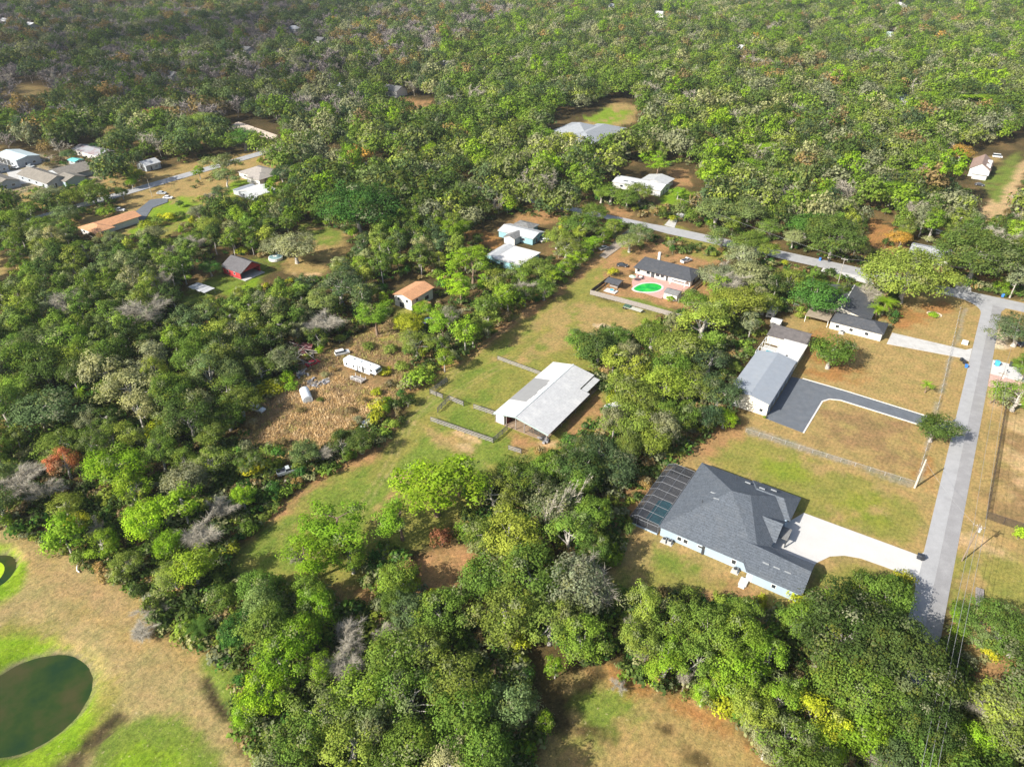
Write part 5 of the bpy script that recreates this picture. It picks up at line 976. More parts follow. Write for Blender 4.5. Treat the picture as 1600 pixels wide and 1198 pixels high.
def bare_mesh(name, R, h, n_tw, wid, m, spread=1.0):
    """bare crown: limbs that fork twice, then a haze of twigs"""
    k = MB(); g = random.Random(int(RNG.integers(1e6))); tips = []
    def grow_(p, d, L, r, lv):
        q = p + d * L; mid = p + d * L * .5 + np.array([g.uniform(-.1, .1), g.uniform(-.1, .1), g.uniform(-.05, .1)]) * L
        k.tube(p, mid, r, r * .8, n=4, cap=False); k.tube(mid, q, r * .8, r * .55, n=4, cap=False); tips.append((p, q)) if lv > 0 else None
        if lv >= 3: return
        for _ in range(g.choice((2, 3)) if lv else 5):
            e = d + np.array([g.gauss(0, .55 * spread), g.gauss(0, .55 * spread), g.gauss(.12, .3)]); e /= np.linalg.norm(e); grow_(q if g.random() < .6 else mid, e, L * g.uniform(.6, .85), r * .55, lv + 1)
    grow_(np.array([0, 0, -.2]), np.array([g.uniform(-.08, .08), g.uniform(-.08, .08), 1.0]), h * .33, .033 * h ** .8 * .55, 0)
    T = np.array([a + (b - a) * g.random() for a, b in tips for _ in range(max(1, n_tw // len(tips)))]); D = np.array([(b - a) / (np.linalg.norm(b - a) + 1e-9) for a, b in tips for _ in range(max(1, n_tw // len(tips)))])
    D = D + RNG.normal(size=D.shape) * .75; D /= np.linalg.norm(D, axis=1, keepdims=True); ln = RNG.uniform(.4, 1.5, len(T)) * R * .22; nr = np.cross(D, RNG.normal(size=D.shape)); nr /= np.linalg.norm(nr, axis=1, keepdims=True); w = wid * RNG.uniform(.6, 1.4, len(T))
    V = np.stack([T - nr * w[:, None], T + nr * w[:, None], T + D * ln[:, None]], 1).reshape(-1, 3); b0 = len(k.v); sc = max(1e-6, np.percentile(np.hypot(V[:, 0], V[:, 1]), 92)) / R
    v = [tuple(p) for p in k.v] + [tuple(p) for p in V]; f = k.f + [(b0 + 3 * i, b0 + 3 * i + 1, b0 + 3 * i + 2) for i in range(len(T))]
    v = [(p[0] / sc, p[1] / sc, p[2]) if p[2] > h * .3 else p for p in v]
    me = bpy.data.meshes.new(name); me.from_pydata(v, [], f); me.materials.append(m); me.update(); return me
def limbs(cen, n): return [c * np.array([.85, .85, .92]) for c in cen[RNG.permutation(len(cen))[:n]]]
# library: kind -> list of (crown mesh, trunk mesh, nominal radius, nominal height)
LIB = {}
def lib(kind, lst): LIB[kind] = lst
def mk_oak(R, h, nc=76, nl=84, leaf=.36, mossy=.12, gap=.18, z0f=.18, **kw):
    c, cen = crown("oak_crown", R, h * z0f, h, nc, nl, leaf, mossy=mossy, gap=gap, **kw); return (c, wood("oak_trunk", h * .55, .035 * h + .06, limbs(cen, 12), BARK), R, h)
lib("oak", [mk_oak(5.2, 10 + i % 3, mossy=(.05, .1, .2)[i % 3], gap=(.1, .2, .28)[i % 3], lobes=3 + i % 4) for i in range(9)])
lib("grand_oak", [mk_oak(8.5, 12.5, nc=170, nl=96, leaf=.38, mossy=.08, gap=.12, cr=(.12, .22), lobes=7) for i in range(3)])
lib("moss_oak", [mk_oak(5.4, 10.5, mossy=.55, gap=.3, lobes=4, leaf=.40) for i in range(4)])
lib("pine", [])
for i in range(5):
    h = 15 + i % 3; R = 4.6; c, cen = crown("pine_crown", R, h * .3, h, 78, 74, .36, cr=(.17, .27), mossy=.05, lobes=7, gap=.30, flat=.7, low=-.7, hollow=.4); LIB['pine'].append((c, wood("pine_trunk", h * .8, .3, limbs(cen, 12), BARKP, .5), R, h))
lib("slim_oak", [])
for i in range(4):
    h = 11.5; R = 3.3; c, cen = crown("slim_crown", R, h * .22, h, 40, 56, .44, cr=(.22, .38), mossy=.08, lobes=4, low=-.8); LIB["slim_oak"].append((c, wood("slim_trunk", h * .7, .22, limbs(cen, 8), BARK, .4), R, h))
lib("shrub", [])
for i in range(5):
    h = 2.6; R = 2.0; c, cen = crown("shrub_foliage", R, 0.0, h, 20, 40, .34, cr=(.28, .45), mossy=.08, lobes=3, low=-.1); LIB["shrub"].append((c, wood("shrub_stem", 1.2, .08, limbs(cen, 5), BARK, .3), R, h))
lib("cypress", []); 
for i in range(2): c, cen = crown("cypress_crown", 1.25, .4, 9.0, 44, 40, .34, cr=(.3, .5), mossy=0, low=-.95); LIB["cypress"].append((c, wood("cypress_trunk", 6, .14, [], BARK, .1), 1.25, 9.0))
lib("bare", [(bare_mesh("bare_branches", 4.2, 9.5, 4200, .017, TWIG), wood("bare_trunk", 4.2, .22, [], TWIG, .2), 4.2, 9.5) for i in range(5)])
lib("dead", [(bare_mesh("dead_limbs", 2.8, 12.5, 260, .05, TWIG, .6), wood("dead_trunk", 5.5, .26, [], TWIG, .3), 2.8, 12.5) for i in range(2)])
def palm_crown(name, n=20, L=2.6, z=5.0):
    k = MB(); g = random.Random(n + int(z * 10))
    for i in range(n):
        a = i / n * 6.283 * 2.6 + g.uniform(-.2, .2); el = g.uniform(-.35, 1.1); p = np.array([0, 0, z]); d = np.array([math.cos(a) * math.cos(el), math.sin(a) * math.cos(el), math.sin(el)])
        for s in range(5):
            q = p + d * L / 5; side = np.cross(d, (0, 0, 1.0)); side /= np.linalg.norm(side) + 1e-9
            for sg in (-1, 1):
                for t in (0, .5): b = p + (q - p) * t; k.quad(tuple(b), tuple(b + (q - p) * .3), tuple(b + (q - p) * .5 + side * sg * (.75 - .1 * s) + np.array([0, 0, -.22])))
            p = q; d = d + np.array([0, 0, -.26]); d /= np.linalg.norm(d)
    me = bpy.data.meshes.new(name); me.from_pydata(k.v, [], k.f); me.materials.append(LEAF); me.update(); at = me.attributes.new("leaf", 'FLOAT_COLOR', 'POINT'); at.data.foreach_set("color", np.tile([1.1, 0, .15, 1], len(k.v)).astype(np.float32)); return me
lib("palm", [(palm_crown("palm_fronds", 20 + i, 2.5, 5.0 + i), wood("palm_trunk", 5.0 + i, .2, [], BARKP, .25), 2.4, 5.6 + i) for i in range(3)])

PAL = dict(OD=(.07, .12, .026), OB=(.085, .14, .055), OM=(.145, .235, .034), OL=(.21, .275, .045), LG=(.205, .345, .02), LM=(.19, .31, .025), YL=(.38, .40, .025), GY=(.27, .29, .15), BR=(.28, .2, .09), RU=(.33, .13, .07), OR=(.44, .27, .06), GB=(.14, .20, .07), DG=(.06, .16, .03))
TONE = dict(OD="dark green", OB="blue green", OM="mid green", OL="olive green", LG="bright lime green", LM="fresh green", YL="yellow green", GY="grey green", BR="brownish", RU="rusty red", OR="orange leaved", GB="dull green", DG="deep green")
KN = dict(oak=("oak_tree", "leafy oak"), grand_oak=("oak_tree", "huge spreading oak"), moss_oak=("oak_tree", "moss hung oak"), pine=("pine_tree", "tall pine with clustered crown"), slim_oak=("broadleaf_tree", "narrow leafy tree"), shrub=("shrub", "low leafy shrub"), cypress=("cypress_tree", "slender pointed cypress"), bare=("bare_tree", "bare grey twiggy tree"), dead=("dead_tree", "dead pale tree"), palm=("palm_tree", "palm"))
MARKS = [(150, 600, "in the thick wood at the left edge"), (130, 450, "in the wood below the terracotta roofed house"), (90, 700, "at the left edge above the ponds"), (250, 800, "in the wood beside the ponds meadow"), (400, 450, "around the red barn lawn"), (330, 560, "left of the collapsed shed"), (430, 660, "beside the weedy clearing"), (350, 730, "between clearing and ponds meadow"),
 (600, 350, "in the wood beyond the orange roofed house"), (470, 300, "between the yellow lawn and the dark round oak"), (720, 440, "between the orange roofed house and the lane"), (560, 480, "just left of the orange roofed house"), (680, 540, "in the hedge row along the field"), (780, 280, "beyond the turquoise walled house"), (870, 420, "along the gravel lane hedge"), (1060, 560, "in the tree belt beyond the barn"), (1130, 470, "between pool yard and cream ranch house"),
 (950, 700, "between the barn and the pool cage"), (850, 870, "in the wood below the field"), (420, 960, "at the lower end of the field"), (600, 1080, "at the bottom edge below the field"), (760, 1020, "beside the shaded bare soil"), (1100, 1010, "below the charcoal roofed house"), (1350, 1080, "beside the street at the bottom"), (1560, 1060, "across the street at the bottom"), (1230, 370, "along the cross street"), (1460, 330, "across the cross street near the corner"), (1100, 250, "around the pale metal roofed house"), (1560, 420, "by the dirt lane"), (930, 300, "on the north side of the cross street"), (280, 210, "beyond the far street"), (60, 320, "in front of the far left houses"), (350, 330, "around the bright green lawn far left"), (1010, 1140, "around the bottom lawn")]
def mark(px, py): return min(MARKS, key=lambda q: (q[0] - px) ** 2 + 2.2 * (q[1] - py) ** 2)[2]
PLACED = []; COUNT = {}; USED = {}
TR = random.Random(77)
def tree(kind, px=None, py=None, rpx=None, tone='OM', h=None, label=None, xy=None, r=None, lean=0.0):
    cr_, tk, R0, H0 = TR.choice(LIB[kind]); H = h or H0
    zc = H * .6
    if xy is None:
        r = r or rpx * mpp(px, py, zc) * 1.13
        if kind in ('oak', 'grand_oak', 'moss_oak', 'pine'): H = max(H, r * 1.1 + 1.0); zc = H * .6
        xy = P(px, py, zc)
    X, Y = xy
    if px is None: px, py, _ = proj(X, Y, zc)
    nm, ds = KN[kind]; s = r / R0; sz = H / H0; col = PAL[tone]
    if not label: label = f"{TONE[tone] + ' ' if kind not in ('bare', 'dead') else ''}{ds} {mark(px, py)}"; group = f"{nm.replace('_', ' ')}s {mark(px, py)}"
    else: group = None
    root = empty(nm, (X, Y, 0), TR.uniform(0, 6.28), label, nm.replace('_', ' ') if nm in ('shrub',) else "tree", group)
    root.scale = (s, s, sz); 
    if lean: root.rotation_euler.x = lean
    a = bpy.data.objects.new("foliage" if kind == 'shrub' else "fronds" if kind == 'palm' else "branches" if kind in ('bare', 'dead') else "crown", cr_); b = bpy.data.objects.new("trunk", tk)
    for o in (a, b): COL.objects.link(o); o.parent = root
    j = TR.uniform(.92, 1.3); a.color = (col[0] * j * TR.uniform(.92, 1.08), col[1] * j, col[2] * j * TR.uniform(.9, 1.1), 1)
    PLACED.append((X, Y, r, kind)); COUNT[nm] = COUNT.get(nm, 0) + 1; return root
# ---------------------------------------------------------------- trees placed one by one
T = tree
T('pine', 680, 760, 62, 'LG', 15, "big lime green pine standing alone in the lower field"); T('pine', 625, 810, 36, 'LG', 11, "smaller pine leaning left beside the big lime green pine", lean=.05); T('pine', 716, 742, 24, 'LM', 11, "pine tucked against the right side of the big lime green pine")
T('pine', 530, 825, 50, 'LG', 13, "lime green pine second in the lower field"); T('pine', 485, 870, 44, 'LG', 11, "lime green pine lowest left in the lower field"); T('oak', 548, 870, 26, 'LM', 8, "green tree under the second lime pine"); T('bare', 478, 868, 17, 'GY', 8, "bare tree between the two lime green pines")
T('shrub', 690, 838, 16, 'RU', 4, "rusty brown vine heap at the foot of the big pine"); T('oak', 562, 684, 24, 'OD', 8.5, "dark oak at the field edge beside the boat"); T('oak', 535, 690, 20, 'OD', 8, "dark oak just left of the oak by the boat"); T('oak', 478, 706, 24, 'GB', 7, "soft grey green tree above the silver pickup"); T('bare', 503, 706, 16, 'GY', 6, "bare reddish tree between the two field edge trees")
T('shrub', 472, 735, 10, 'DG', 3, "green shrub beside the silver pickup"); T('shrub', 590, 632, 16, 'YL', 3.5, "yellow shrub at the clearing edge above the boat"); T('shrub', 604, 628, 10, 'LG', 3, "lime shrub above the aluminium boat"); T('shrub', 655, 590, 24, 'LM', 4.5, "rounded green shrub at the clearing's field corner"); T('shrub', 640, 600, 16, 'GY', 3.5, "greyish shrub at the clearing's field corner")
T('shrub', 415, 612, 26, 'YL', 3.0, "yellow lime shrub at the left side of the clearing"); T('shrub', 398, 725, 24, 'YL', 3.0, "yellow lime shrub low at the clearing"); T('shrub', 448, 588, 14, 'LG', 3, "bright shrub beside the pale timber heap"); T('shrub', 500, 545, 8, 'LG', 2.5, "little bright shrub by the collapsed shed")
for a in ((375, 628, 30, 'OL', 8), (355, 650, 26, 'OM', 8)): T('oak', *a)
# ponds wood
for a in ((180, 728, 40, 'LG', 11), (205, 760, 26, 'LM', 9), (225, 812, 34, 'LG', 10), (262, 850, 22, 'LG', 8), (300, 885, 36, 'LM', 10), (270, 900, 26, 'OL', 8), (100, 790, 26, 'OL', 7), (120, 815, 22, 'YL', 7), (160, 850, 26, 'LM', 7), (200, 880, 26, 'OL', 7), (378, 775, 20, 'LG', 7), (390, 720, 18, 'OM', 8), (330, 680, 24, 'OL', 8), (60, 640, 50, 'GB', 11), (95, 690, 36, 'OL', 10), (100, 720, 22, 'RU', 9), (20, 610, 34, 'OM', 10), (230, 560, 34, 'GY', 11), (360, 610, 34, 'OM', 9)): T('oak', *a)
for a in ((205, 605, 44, 'GY', 12), (215, 640, 30, 'GY', 11), (290, 750, 34, 'GY', 9), (330, 720, 26, 'OL', 9), (440, 560, 26, 'GB', 9)): T('moss_oak', *a)
for a in ((30, 745, 34, 'GY', 9), (70, 760, 22, 'GY', 8), (318, 828, 28, 'GY', 9), (345, 790, 20, 'GY', 8), (155, 820, 16, 'GY', 7), (240, 955, 24, 'GY', 3.2), (228, 985, 18, 'GY', 2.6), (240, 700, 14, 'GY', 7), (345, 660, 12, 'GY', 7)): T('bare', *a)
T('shrub', 245, 672, 18, 'YL', 6, "yellow leaved shrub in the left wood"); T('shrub', 265, 682, 12, 'LG', 5, "lime shrub beside the yellow leaved one in the left wood"); T('palm', 312, 985, 22, 'DG', 4, "palm clump at the lower corner of the ponds wood"); T('palm', 130, 625, 8, 'LM', 9, "green palm crown deep in the left wood")
T('oak', 395, 915, 32, 'OM', 9); T('oak', 370, 985, 34, 'DG', 8); T('oak', 482, 922, 22, 'OM', 8); T('oak', 352, 930, 24, 'OM', 8)
for a in ((500, 950, 30, 'LG', 10), (470, 985, 36, 'LG', 11), (440, 1035, 38, 'LG', 11), (412, 1085, 34, 'LG', 10), (385, 1110, 24, 'LG', 8), (505, 1045, 22, 'LG', 9)): T('oak', *a)
T('bare', 545, 990, 28, 'GY', 8, "bare pale tree beside the lime green crowns at the bottom"); T('bare', 600, 985, 16, 'GY', 7); T('bare', 615, 1180, 14, 'GY', 7)
for a in ((690, 960, 40, 'OM', 10), (620, 905, 34, 'OM', 9), (640, 960, 30, 'GB', 9), (610, 1030, 46, 'OM', 11), (665, 1010, 38, 'OL', 11), (560, 1080, 50, 'OM', 11), (640, 1090, 46, 'OM', 11), (715, 1060, 52, 'OL', 12), (500, 1110, 44, 'OL', 10), (470, 1160, 44, 'OM', 10), (550, 1160, 48, 'OL', 11), (640, 1160, 50, 'OM', 11), (720, 1130, 50, 'OM', 12), (800, 1100, 40, 'GB', 11), (755, 1180, 44, 'OM', 11), (750, 905, 40, 'OM', 11), (790, 960, 46, 'OL', 12), (830, 900, 50, 'OM', 12), (800, 840, 44, 'OL', 11), (760, 830, 30, 'OL', 10), (700, 1190, 40, 'GY', 10), (860, 970, 44, 'OL', 11), (910, 1000, 36, 'OM', 10), (430, 1210, 40, 'GY', 9)): T('oak', *a)
for a in ((905, 920, 50, 'GY', 12), (880, 960, 30, 'OL', 11), (870, 790, 40, 'GB', 11), (580, 1130, 40, 'GB', 10)): T('moss_oak', *a)
T('dead', 856, 785, 30, 'GY', 19, "dead pale tree with two forked leaders below the barn"); T('dead', 884, 768, 26, 'GY', 20, "dead pale tree leaning right below the barn", lean=.05); T('bare', 915, 900, 40, 'GY', 13, "pale twiggy tree beside the charcoal roofed house yard")
T('slim_oak', 868, 1040, 14, 'LG', 6, "thin bright sapling over the shaded soil, the upper one"); T('slim_oak', 852, 1125, 14, 'LG', 6, "thin bright sapling over the shaded soil, the lower one")
# belt by the barn
for a in ((935, 545, 36, 'OD', 9), (905, 530, 20, 'OM', 8), (960, 530, 24, 'OM', 9), (935, 700, 34, 'OB', 10), (965, 735, 34, 'OB', 9), (900, 700, 24, 'OD', 9), (1000, 620, 42, 'OL', 12), (1040, 600, 38, 'OL', 12), (985, 660, 38, 'OL', 11), (1050, 650, 34, 'OM', 11), (1020, 690, 28, 'OL', 10), (1060, 540, 44, 'OL', 12), (1110, 560, 34, 'OB', 10), (1020, 520, 30, 'OM', 10), (1100, 500, 44, 'OL', 12), (1150, 470, 40, 'OL', 11), (1125, 610, 34, 'OB', 10), (1110, 650, 24, 'OB', 9), (890, 830, 38, 'OM', 11), (925, 800, 30, 'OM', 11), (930, 860, 24, 'OM', 10), (770, 770, 34, 'OL', 9), (810, 740, 34, 'OM', 9), (850, 730, 26, 'OM', 10), (1170, 430, 34, 'GY', 10), (1195, 470, 24, 'OL', 9), (1045, 575, 30, 'OM', 12), (1080, 600, 30, 'OL', 11), (1090, 470, 24, 'OM', 9)): T('oak', *a)
for a in ((960, 660, 22, 'GY', 10), (1040, 670, 26, 'GY', 11), (1120, 430, 30, 'GY', 10), (1160, 400, 28, 'GY', 10)): T('moss_oak', *a)
T('oak', 1132, 652, 20, 'LG', 6, "bright green tree at the white end wall of the grey building"); T('shrub', 1194, 651, 3, 'LM', 1, "small round bush at the corner of the white end wall")
# below the charcoal roofed house
for a in ((1010, 950, 32, 'OL', 10), (1050, 970, 34, 'OM', 10), (1000, 1000, 30, 'OL', 9), (1110, 985, 38, 'OM', 11), (1090, 1030, 36, 'OM', 10), (1040, 1040, 36, 'LM', 9), (1150, 1000, 38, 'OM', 11), (1150, 1060, 40, 'LM', 11), (1200, 1020, 36, 'LM', 10), (1100, 1080, 20, 'LM', 7), (1180, 1110, 34, 'OL', 10), (1220, 1090, 34, 'LM', 10), (1230, 1150, 40, 'OM', 11), (1165, 955, 30, 'OM', 9), (1250, 970, 30, 'OM', 10), (1200, 1160, 26, 'GY', 8)): T('oak', *a)
for a in ((985, 970, 15, 'GY', 8), (1010, 1020, 14, 'GY', 7), (1070, 1060, 10, 'GY', 6), (970, 1070, 12, 'GY', 3)): T('bare', *a)
T('grand_oak', 1330, 990, 84, 'OD', 14, "huge dark oak filling the corner between driveway and street"); T('grand_oak', 1415, 1040, 74, 'OD', 14, "dark oak leaning over the street below the huge oak"); T('grand_oak', 1350, 1080, 66, 'OM', 12, "broad oak below the huge dark oak"); T('grand_oak', 1440, 1130, 50, 'OD', 12, "dark oak over the hidden end of the street"); T('oak', 1290, 950, 34, 'OM', 10); T('oak', 1390, 935, 38, 'OM', 10, "mid green oak beside the lower edge of the white driveway"); T('oak', 1350, 920, 30, 'OM', 9)
T('oak', 1278, 1120, 38, 'YL', 10, "golden green oak at the bottom beside the lime crown"); T('oak', 1345, 1140, 48, 'LG', 10, "round lime green oak at the bottom beside grey twigs"); T('oak', 1290, 1170, 34, 'LM', 8); T('bare', 1395, 1110, 40, 'GY', 9, "wide bare grey tree right of the lime green oak at the bottom"); T('bare', 1330, 1070, 34, 'GY', 10, "bare grey tree under the huge dark oak"); T('bare', 1415, 1180, 44, 'GY', 8); T('oak', 1440, 1140, 28, 'OM', 9)
T('grand_oak', 1560, 985, 52, 'OM', 9, "rounded mid green tree right of the power lines"); T('oak', 1590, 1000, 30, 'OM', 8); T('shrub', 1500, 960, 18, 'LG', 3.5, "bright shrub under the power lines beside the boards"); T('moss_oak', 1560, 1110, 46, 'OL', 9, "yellowish half bare tree in the bottom right corner"); T('bare', 1545, 1100, 30, 'GY', 9); T('oak', 1520, 1160, 34, 'LM', 7); T('oak', 1590, 1170, 40, 'OL', 9); T('palm', 1485, 1165, 16, 'DG', 5, "palm at the bottom beside the power lines"); T('shrub', 1595, 833, 10, 'LG', 3, "bright shrub at the end of the tall dark wire fence")
# lots on the right
T('oak', 1462, 668, 32, 'OD', 6.5, "lone oak shading the street beside the brown lot"); T('oak', 1300, 550, 36, 'OM', 8, "lone oak on the brown lawn beside the bright white annex"); T('oak', 1275, 463, 40, 'DG', 9, "round oak over the black roof of the cream ranch house"); T('oak', 1235, 440, 28, 'OL', 9); T('grand_oak', 1420, 428, 60, 'OL', 10, "wide olive oak covering part of the cross street"); T('palm', 1383, 478, 18, 'LG', 6, "bright palm in the notch of the cream ranch house"); T('palm', 1370, 488, 14, 'LG', 5, "second bright palm at the cream ranch house"); T('palm', 1448, 605, 11, 'LM', 3.2, "small palm on the lawn inside the street fence"); T('shrub', 1458, 490, 8, 'LG', 1.4, "leafy clump inside the ring of pale stones")
T('grand_oak', 1530, 395, 58, 'OD', 13, "huge dark oak across the cross street near the corner"); T('grand_oak', 1305, 368, 46, 'OD', 11, "dark spreading oak across the cross street beside the reddish clearing"); T('oak', 1262, 350, 34, 'DG', 9); T('shrub', 1572, 445, 16, 'LG', 4, "bright bush by the cross street corner"); T('oak', 1594, 515, 36, 'OB', 10, "blue green oak at the right edge by the parked cars"); T('oak', 1592, 618, 34, 'OM', 8, "oak at the right edge behind the tall dark wire fence"); T('oak', 1603, 575, 20, 'OM', 8)
T('oak', 1410, 370, 18, 'OR', 6, "orange brown leaved tree behind the wide olive oak"); T('oak', 1502, 238, 20, 'OR', 10, "golden orange tree beside the house with two dormers")
for a in ((200, 265, 12, 'OL', 7), (215, 272, 11, 'YL', 6), (165, 262, 12, 'BR', 6), (188, 250, 14, 'OB', 8), (150, 228, 10, 'DG', 6), (105, 240, 12, 'OB', 8), (190, 300, 10, 'OD', 6), (345, 300, 16, 'GB', 8), (360, 320, 18, 'OL', 9), (310, 330, 15, 'GY', 7), (330, 350, 20, 'OL', 9), (300, 372, 18, 'OM', 8), (450, 300, 18, 'OM', 10), (420, 315, 16, 'OL', 9), (175, 372, 16, 'GB', 7), (130, 385, 18, 'OM', 9)): T('oak', *a)
for a in ((1000, 300, 22, 'OL', 9), (980, 310, 20, 'OM', 9), (955, 300, 22, 'OM', 10), (1060, 300, 12, 'LM', 6), (915, 235, 20, 'OD', 10), (950, 222, 18, 'OM', 10), (1170, 330, 30, 'GB', 9), (1120, 330, 34, 'GB', 9), (1180, 375, 20, 'OM', 9), (940, 300, 16, 'OM', 9), (1205, 355, 20, 'OM', 9)): T('oak', *a)
for a in ((1130, 372, 26, 'GB', 9), (1165, 380, 22, 'OL', 9), (1200, 388, 18, 'OL', 8), (1430, 1175, 40, 'OM', 10), (1400, 1200, 36, 'GB', 10), (1500, 1195, 34, 'OM', 8), (1240, 372, 16, 'GY', 8)): T('oak', *a)
for a in ((400, 600, 14, 'GB', 3), (430, 600, 12, 'OL', 2.5), (455, 603, 11, 'LM', 2.5), (420, 700, 14, 'OM', 3), (440, 690, 10, 'BR', 2), (395, 660, 13, 'BR', 2.5), (545, 640, 8, 'BR', 1.5), (610, 545, 12, 'OL', 2.5), (640, 545, 13, 'OM', 3), (600, 580, 11, 'YL', 2), (625, 570, 12, 'OL', 2.5), (520, 575, 7, 'BR', 1.5), (505, 585, 7, 'GY', 1.5), (590, 610, 9, 'YL', 2), (570, 625, 7, 'BR', 1.5), (610, 600, 10, 'BR', 2), (470, 640, 7, 'BR', 1.4), (530, 530, 10, 'OL', 2), (575, 540, 11, 'OL', 2), (500, 625, 6, 'OL', 1.2), (560, 655, 8, 'GY', 1.8), (425, 760, 12, 'DG', 3)): T('shrub', *a)
# by the pool house and lane
T('oak', 985, 375, 22, 'GB', 9, "gnarled oak at the gravel lane beside the pool yard"); T('moss_oak', 1000, 362, 18, 'GB', 9); T('shrub', 958, 424, 9, 'YL', 2.6, "yellow green shrub beside the cabana"); T('shrub', 1048, 466, 6, 'LM', 2.2, "small round tree at the patio shed")
for i, (a, b2) in enumerate(((958, 352), (944, 364), (928, 378), (914, 390), (900, 400), (888, 412), (874, 420), (862, 432))): T('slim_oak', a, b2, 15, ('LG', 'LM')[i % 2], 6.5, None)
for a in ((885, 385, 24, 'OL', 9), (905, 350, 26, 'OM', 10), (870, 370, 18, 'OL', 9), (930, 330, 22, 'OM', 9), (840, 420, 26, 'OL', 8), (815, 432, 26, 'OM', 9), (850, 450, 22, 'OM', 8)): T('oak', *a)
T('pine', 1030, 252, 22, 'LG', 15, "round lime green pine over the pale metal roofed house"); T('oak', 1108, 272, 24, 'LG', 8, "flat topped lime tree right of the round lime green pine"); T('oak', 1172, 262, 24, 'LG', 9); T('oak', 1200, 232, 20, 'LG', 9); T('oak', 1225, 282, 24, 'LG', 9); T('oak', 1380, 272, 18, 'LG', 8); T('oak', 1435, 275, 22, 'LG', 9); T('oak', 1395, 300, 26, 'LG', 9); T('oak', 1350, 285, 18, 'LG', 8); T('pine', 1385, 165, 18, 'LG', 14); T('pine', 1455, 155, 16, 'LG', 15); T('pine', 1530, 160, 26, 'LG', 16); T('pine', 1555, 168, 20, 'LG', 15); T('oak', 1272, 290, 16, 'OR', 9); T('oak', 1265, 315, 24, 'OL', 9); T('shrub', 1475, 345, 14, 'LG', 4)
T('oak', 845, 212, 20, 'LG', 9, "lime green tree left of the big grey hip roofed house"); T('oak', 886, 214, 14, 'YL', 7, "yellow green tree in front of the big grey hip roofed house"); T('oak', 676, 236, 18, 'LG', 10); T('slim_oak', 741, 235, 9, 'LG', 9); T('oak', 870, 250, 10, 'LG', 7); T('grand_oak', 558, 322, 58, 'DG', 12, "huge round deep green oak in the middle of the left woods")
T('pine', 586, 492, 30, 'LM', 13, "fresh green pine on a thin trunk left of the orange roofed house"); T('pine', 738, 412, 30, 'LG', 15, "tall lime pine between orange roofed house and lane"); T('pine', 712, 360, 22, 'LG', 15); T('pine', 720, 445, 26, 'LG', 13); T('cypress', 755, 440, 8, 'LG', 8, "slender pointed cypress beside the tall lime pines"); T('cypress', 705, 410, 8, 'LG', 10); T('oak', 657, 482, 17, 'LG', 7, "bright tree covering the orange house's lean-to"); T('oak', 640, 505, 24, 'YL', 9.5, "yellow green tree below the orange roofed house"); T('oak', 650, 535, 26, 'OL', 8); T('bare', 690, 490, 22, 'GY', 9, "bare grey tree over the blue car"); T('bare', 505, 500, 30, 'GY', 9, "grey twiggy tree above the camper trailer"); T('oak', 530, 445, 34, 'OB', 13, "tall blue green oak with pale trunks left of the orange roofed house"); T('oak', 505, 470, 24, 'GB', 11)
for a in ((460, 385, 34, 'GY', 11), (430, 382, 20, 'GY', 9), (700, 495, 20, 'GY', 8), (345, 255, 24, 'GB', 10), (730, 300, 26, 'GB', 11)): T('moss_oak', *a)
T('oak', 328, 418, 16, 'DG', 6, "deep green tree at the left end of the red barn"); T('shrub', 165, 330, 14, 'LM', 4, "green bush beside the white pickup by the terracotta roofed house"); T('shrub', 279, 318, 7, 'DG', 3, "round bush on the bright green lawn far left"); T('slim_oak', 310, 266, 9, 'LM', 8, "slim green tree by the far street"); T('moss_oak', 352, 275, 20, 'GB', 10); T('oak', 380, 215, 24, 'DG', 9); T('bare', 330, 305, 12, 'GY', 7); T('oak', 440, 270, 20, 'OB', 11, "blue green tree at the right end of the taupe roofed house"); T('oak', 245, 178, 22, 'RU', 10, "rusty red tree beyond the far street"); T('oak', 180, 205, 18, 'BR', 10); T('oak', 310, 190, 26, 'OL', 11); T('oak', 240, 215, 22, 'OM', 10); T('oak', 288, 215, 22, 'OM', 9)
for a in ((75, 305, 22, 'GY', 8), (110, 310, 20, 'OL', 8), (145, 300, 22, 'OL', 8), (45, 330, 24, 'OM', 8), (100, 335, 22, 'GB', 8), (15, 340, 26, 'OM', 9), (60, 355, 24, 'OM', 9), (205, 285, 9, 'LM', 6), (240, 365, 18, 'GY', 7)): T('oak', *a)
for a in ((225, 350, 12, 'YL', 3.5), (245, 345, 12, 'OL', 3.5), (262, 338, 12, 'YL', 3.5), (280, 335, 10, 'OL', 3), (75, 258, 10, 'BR', 3), (90, 248, 10, 'BR', 3)): T('shrub', *a)
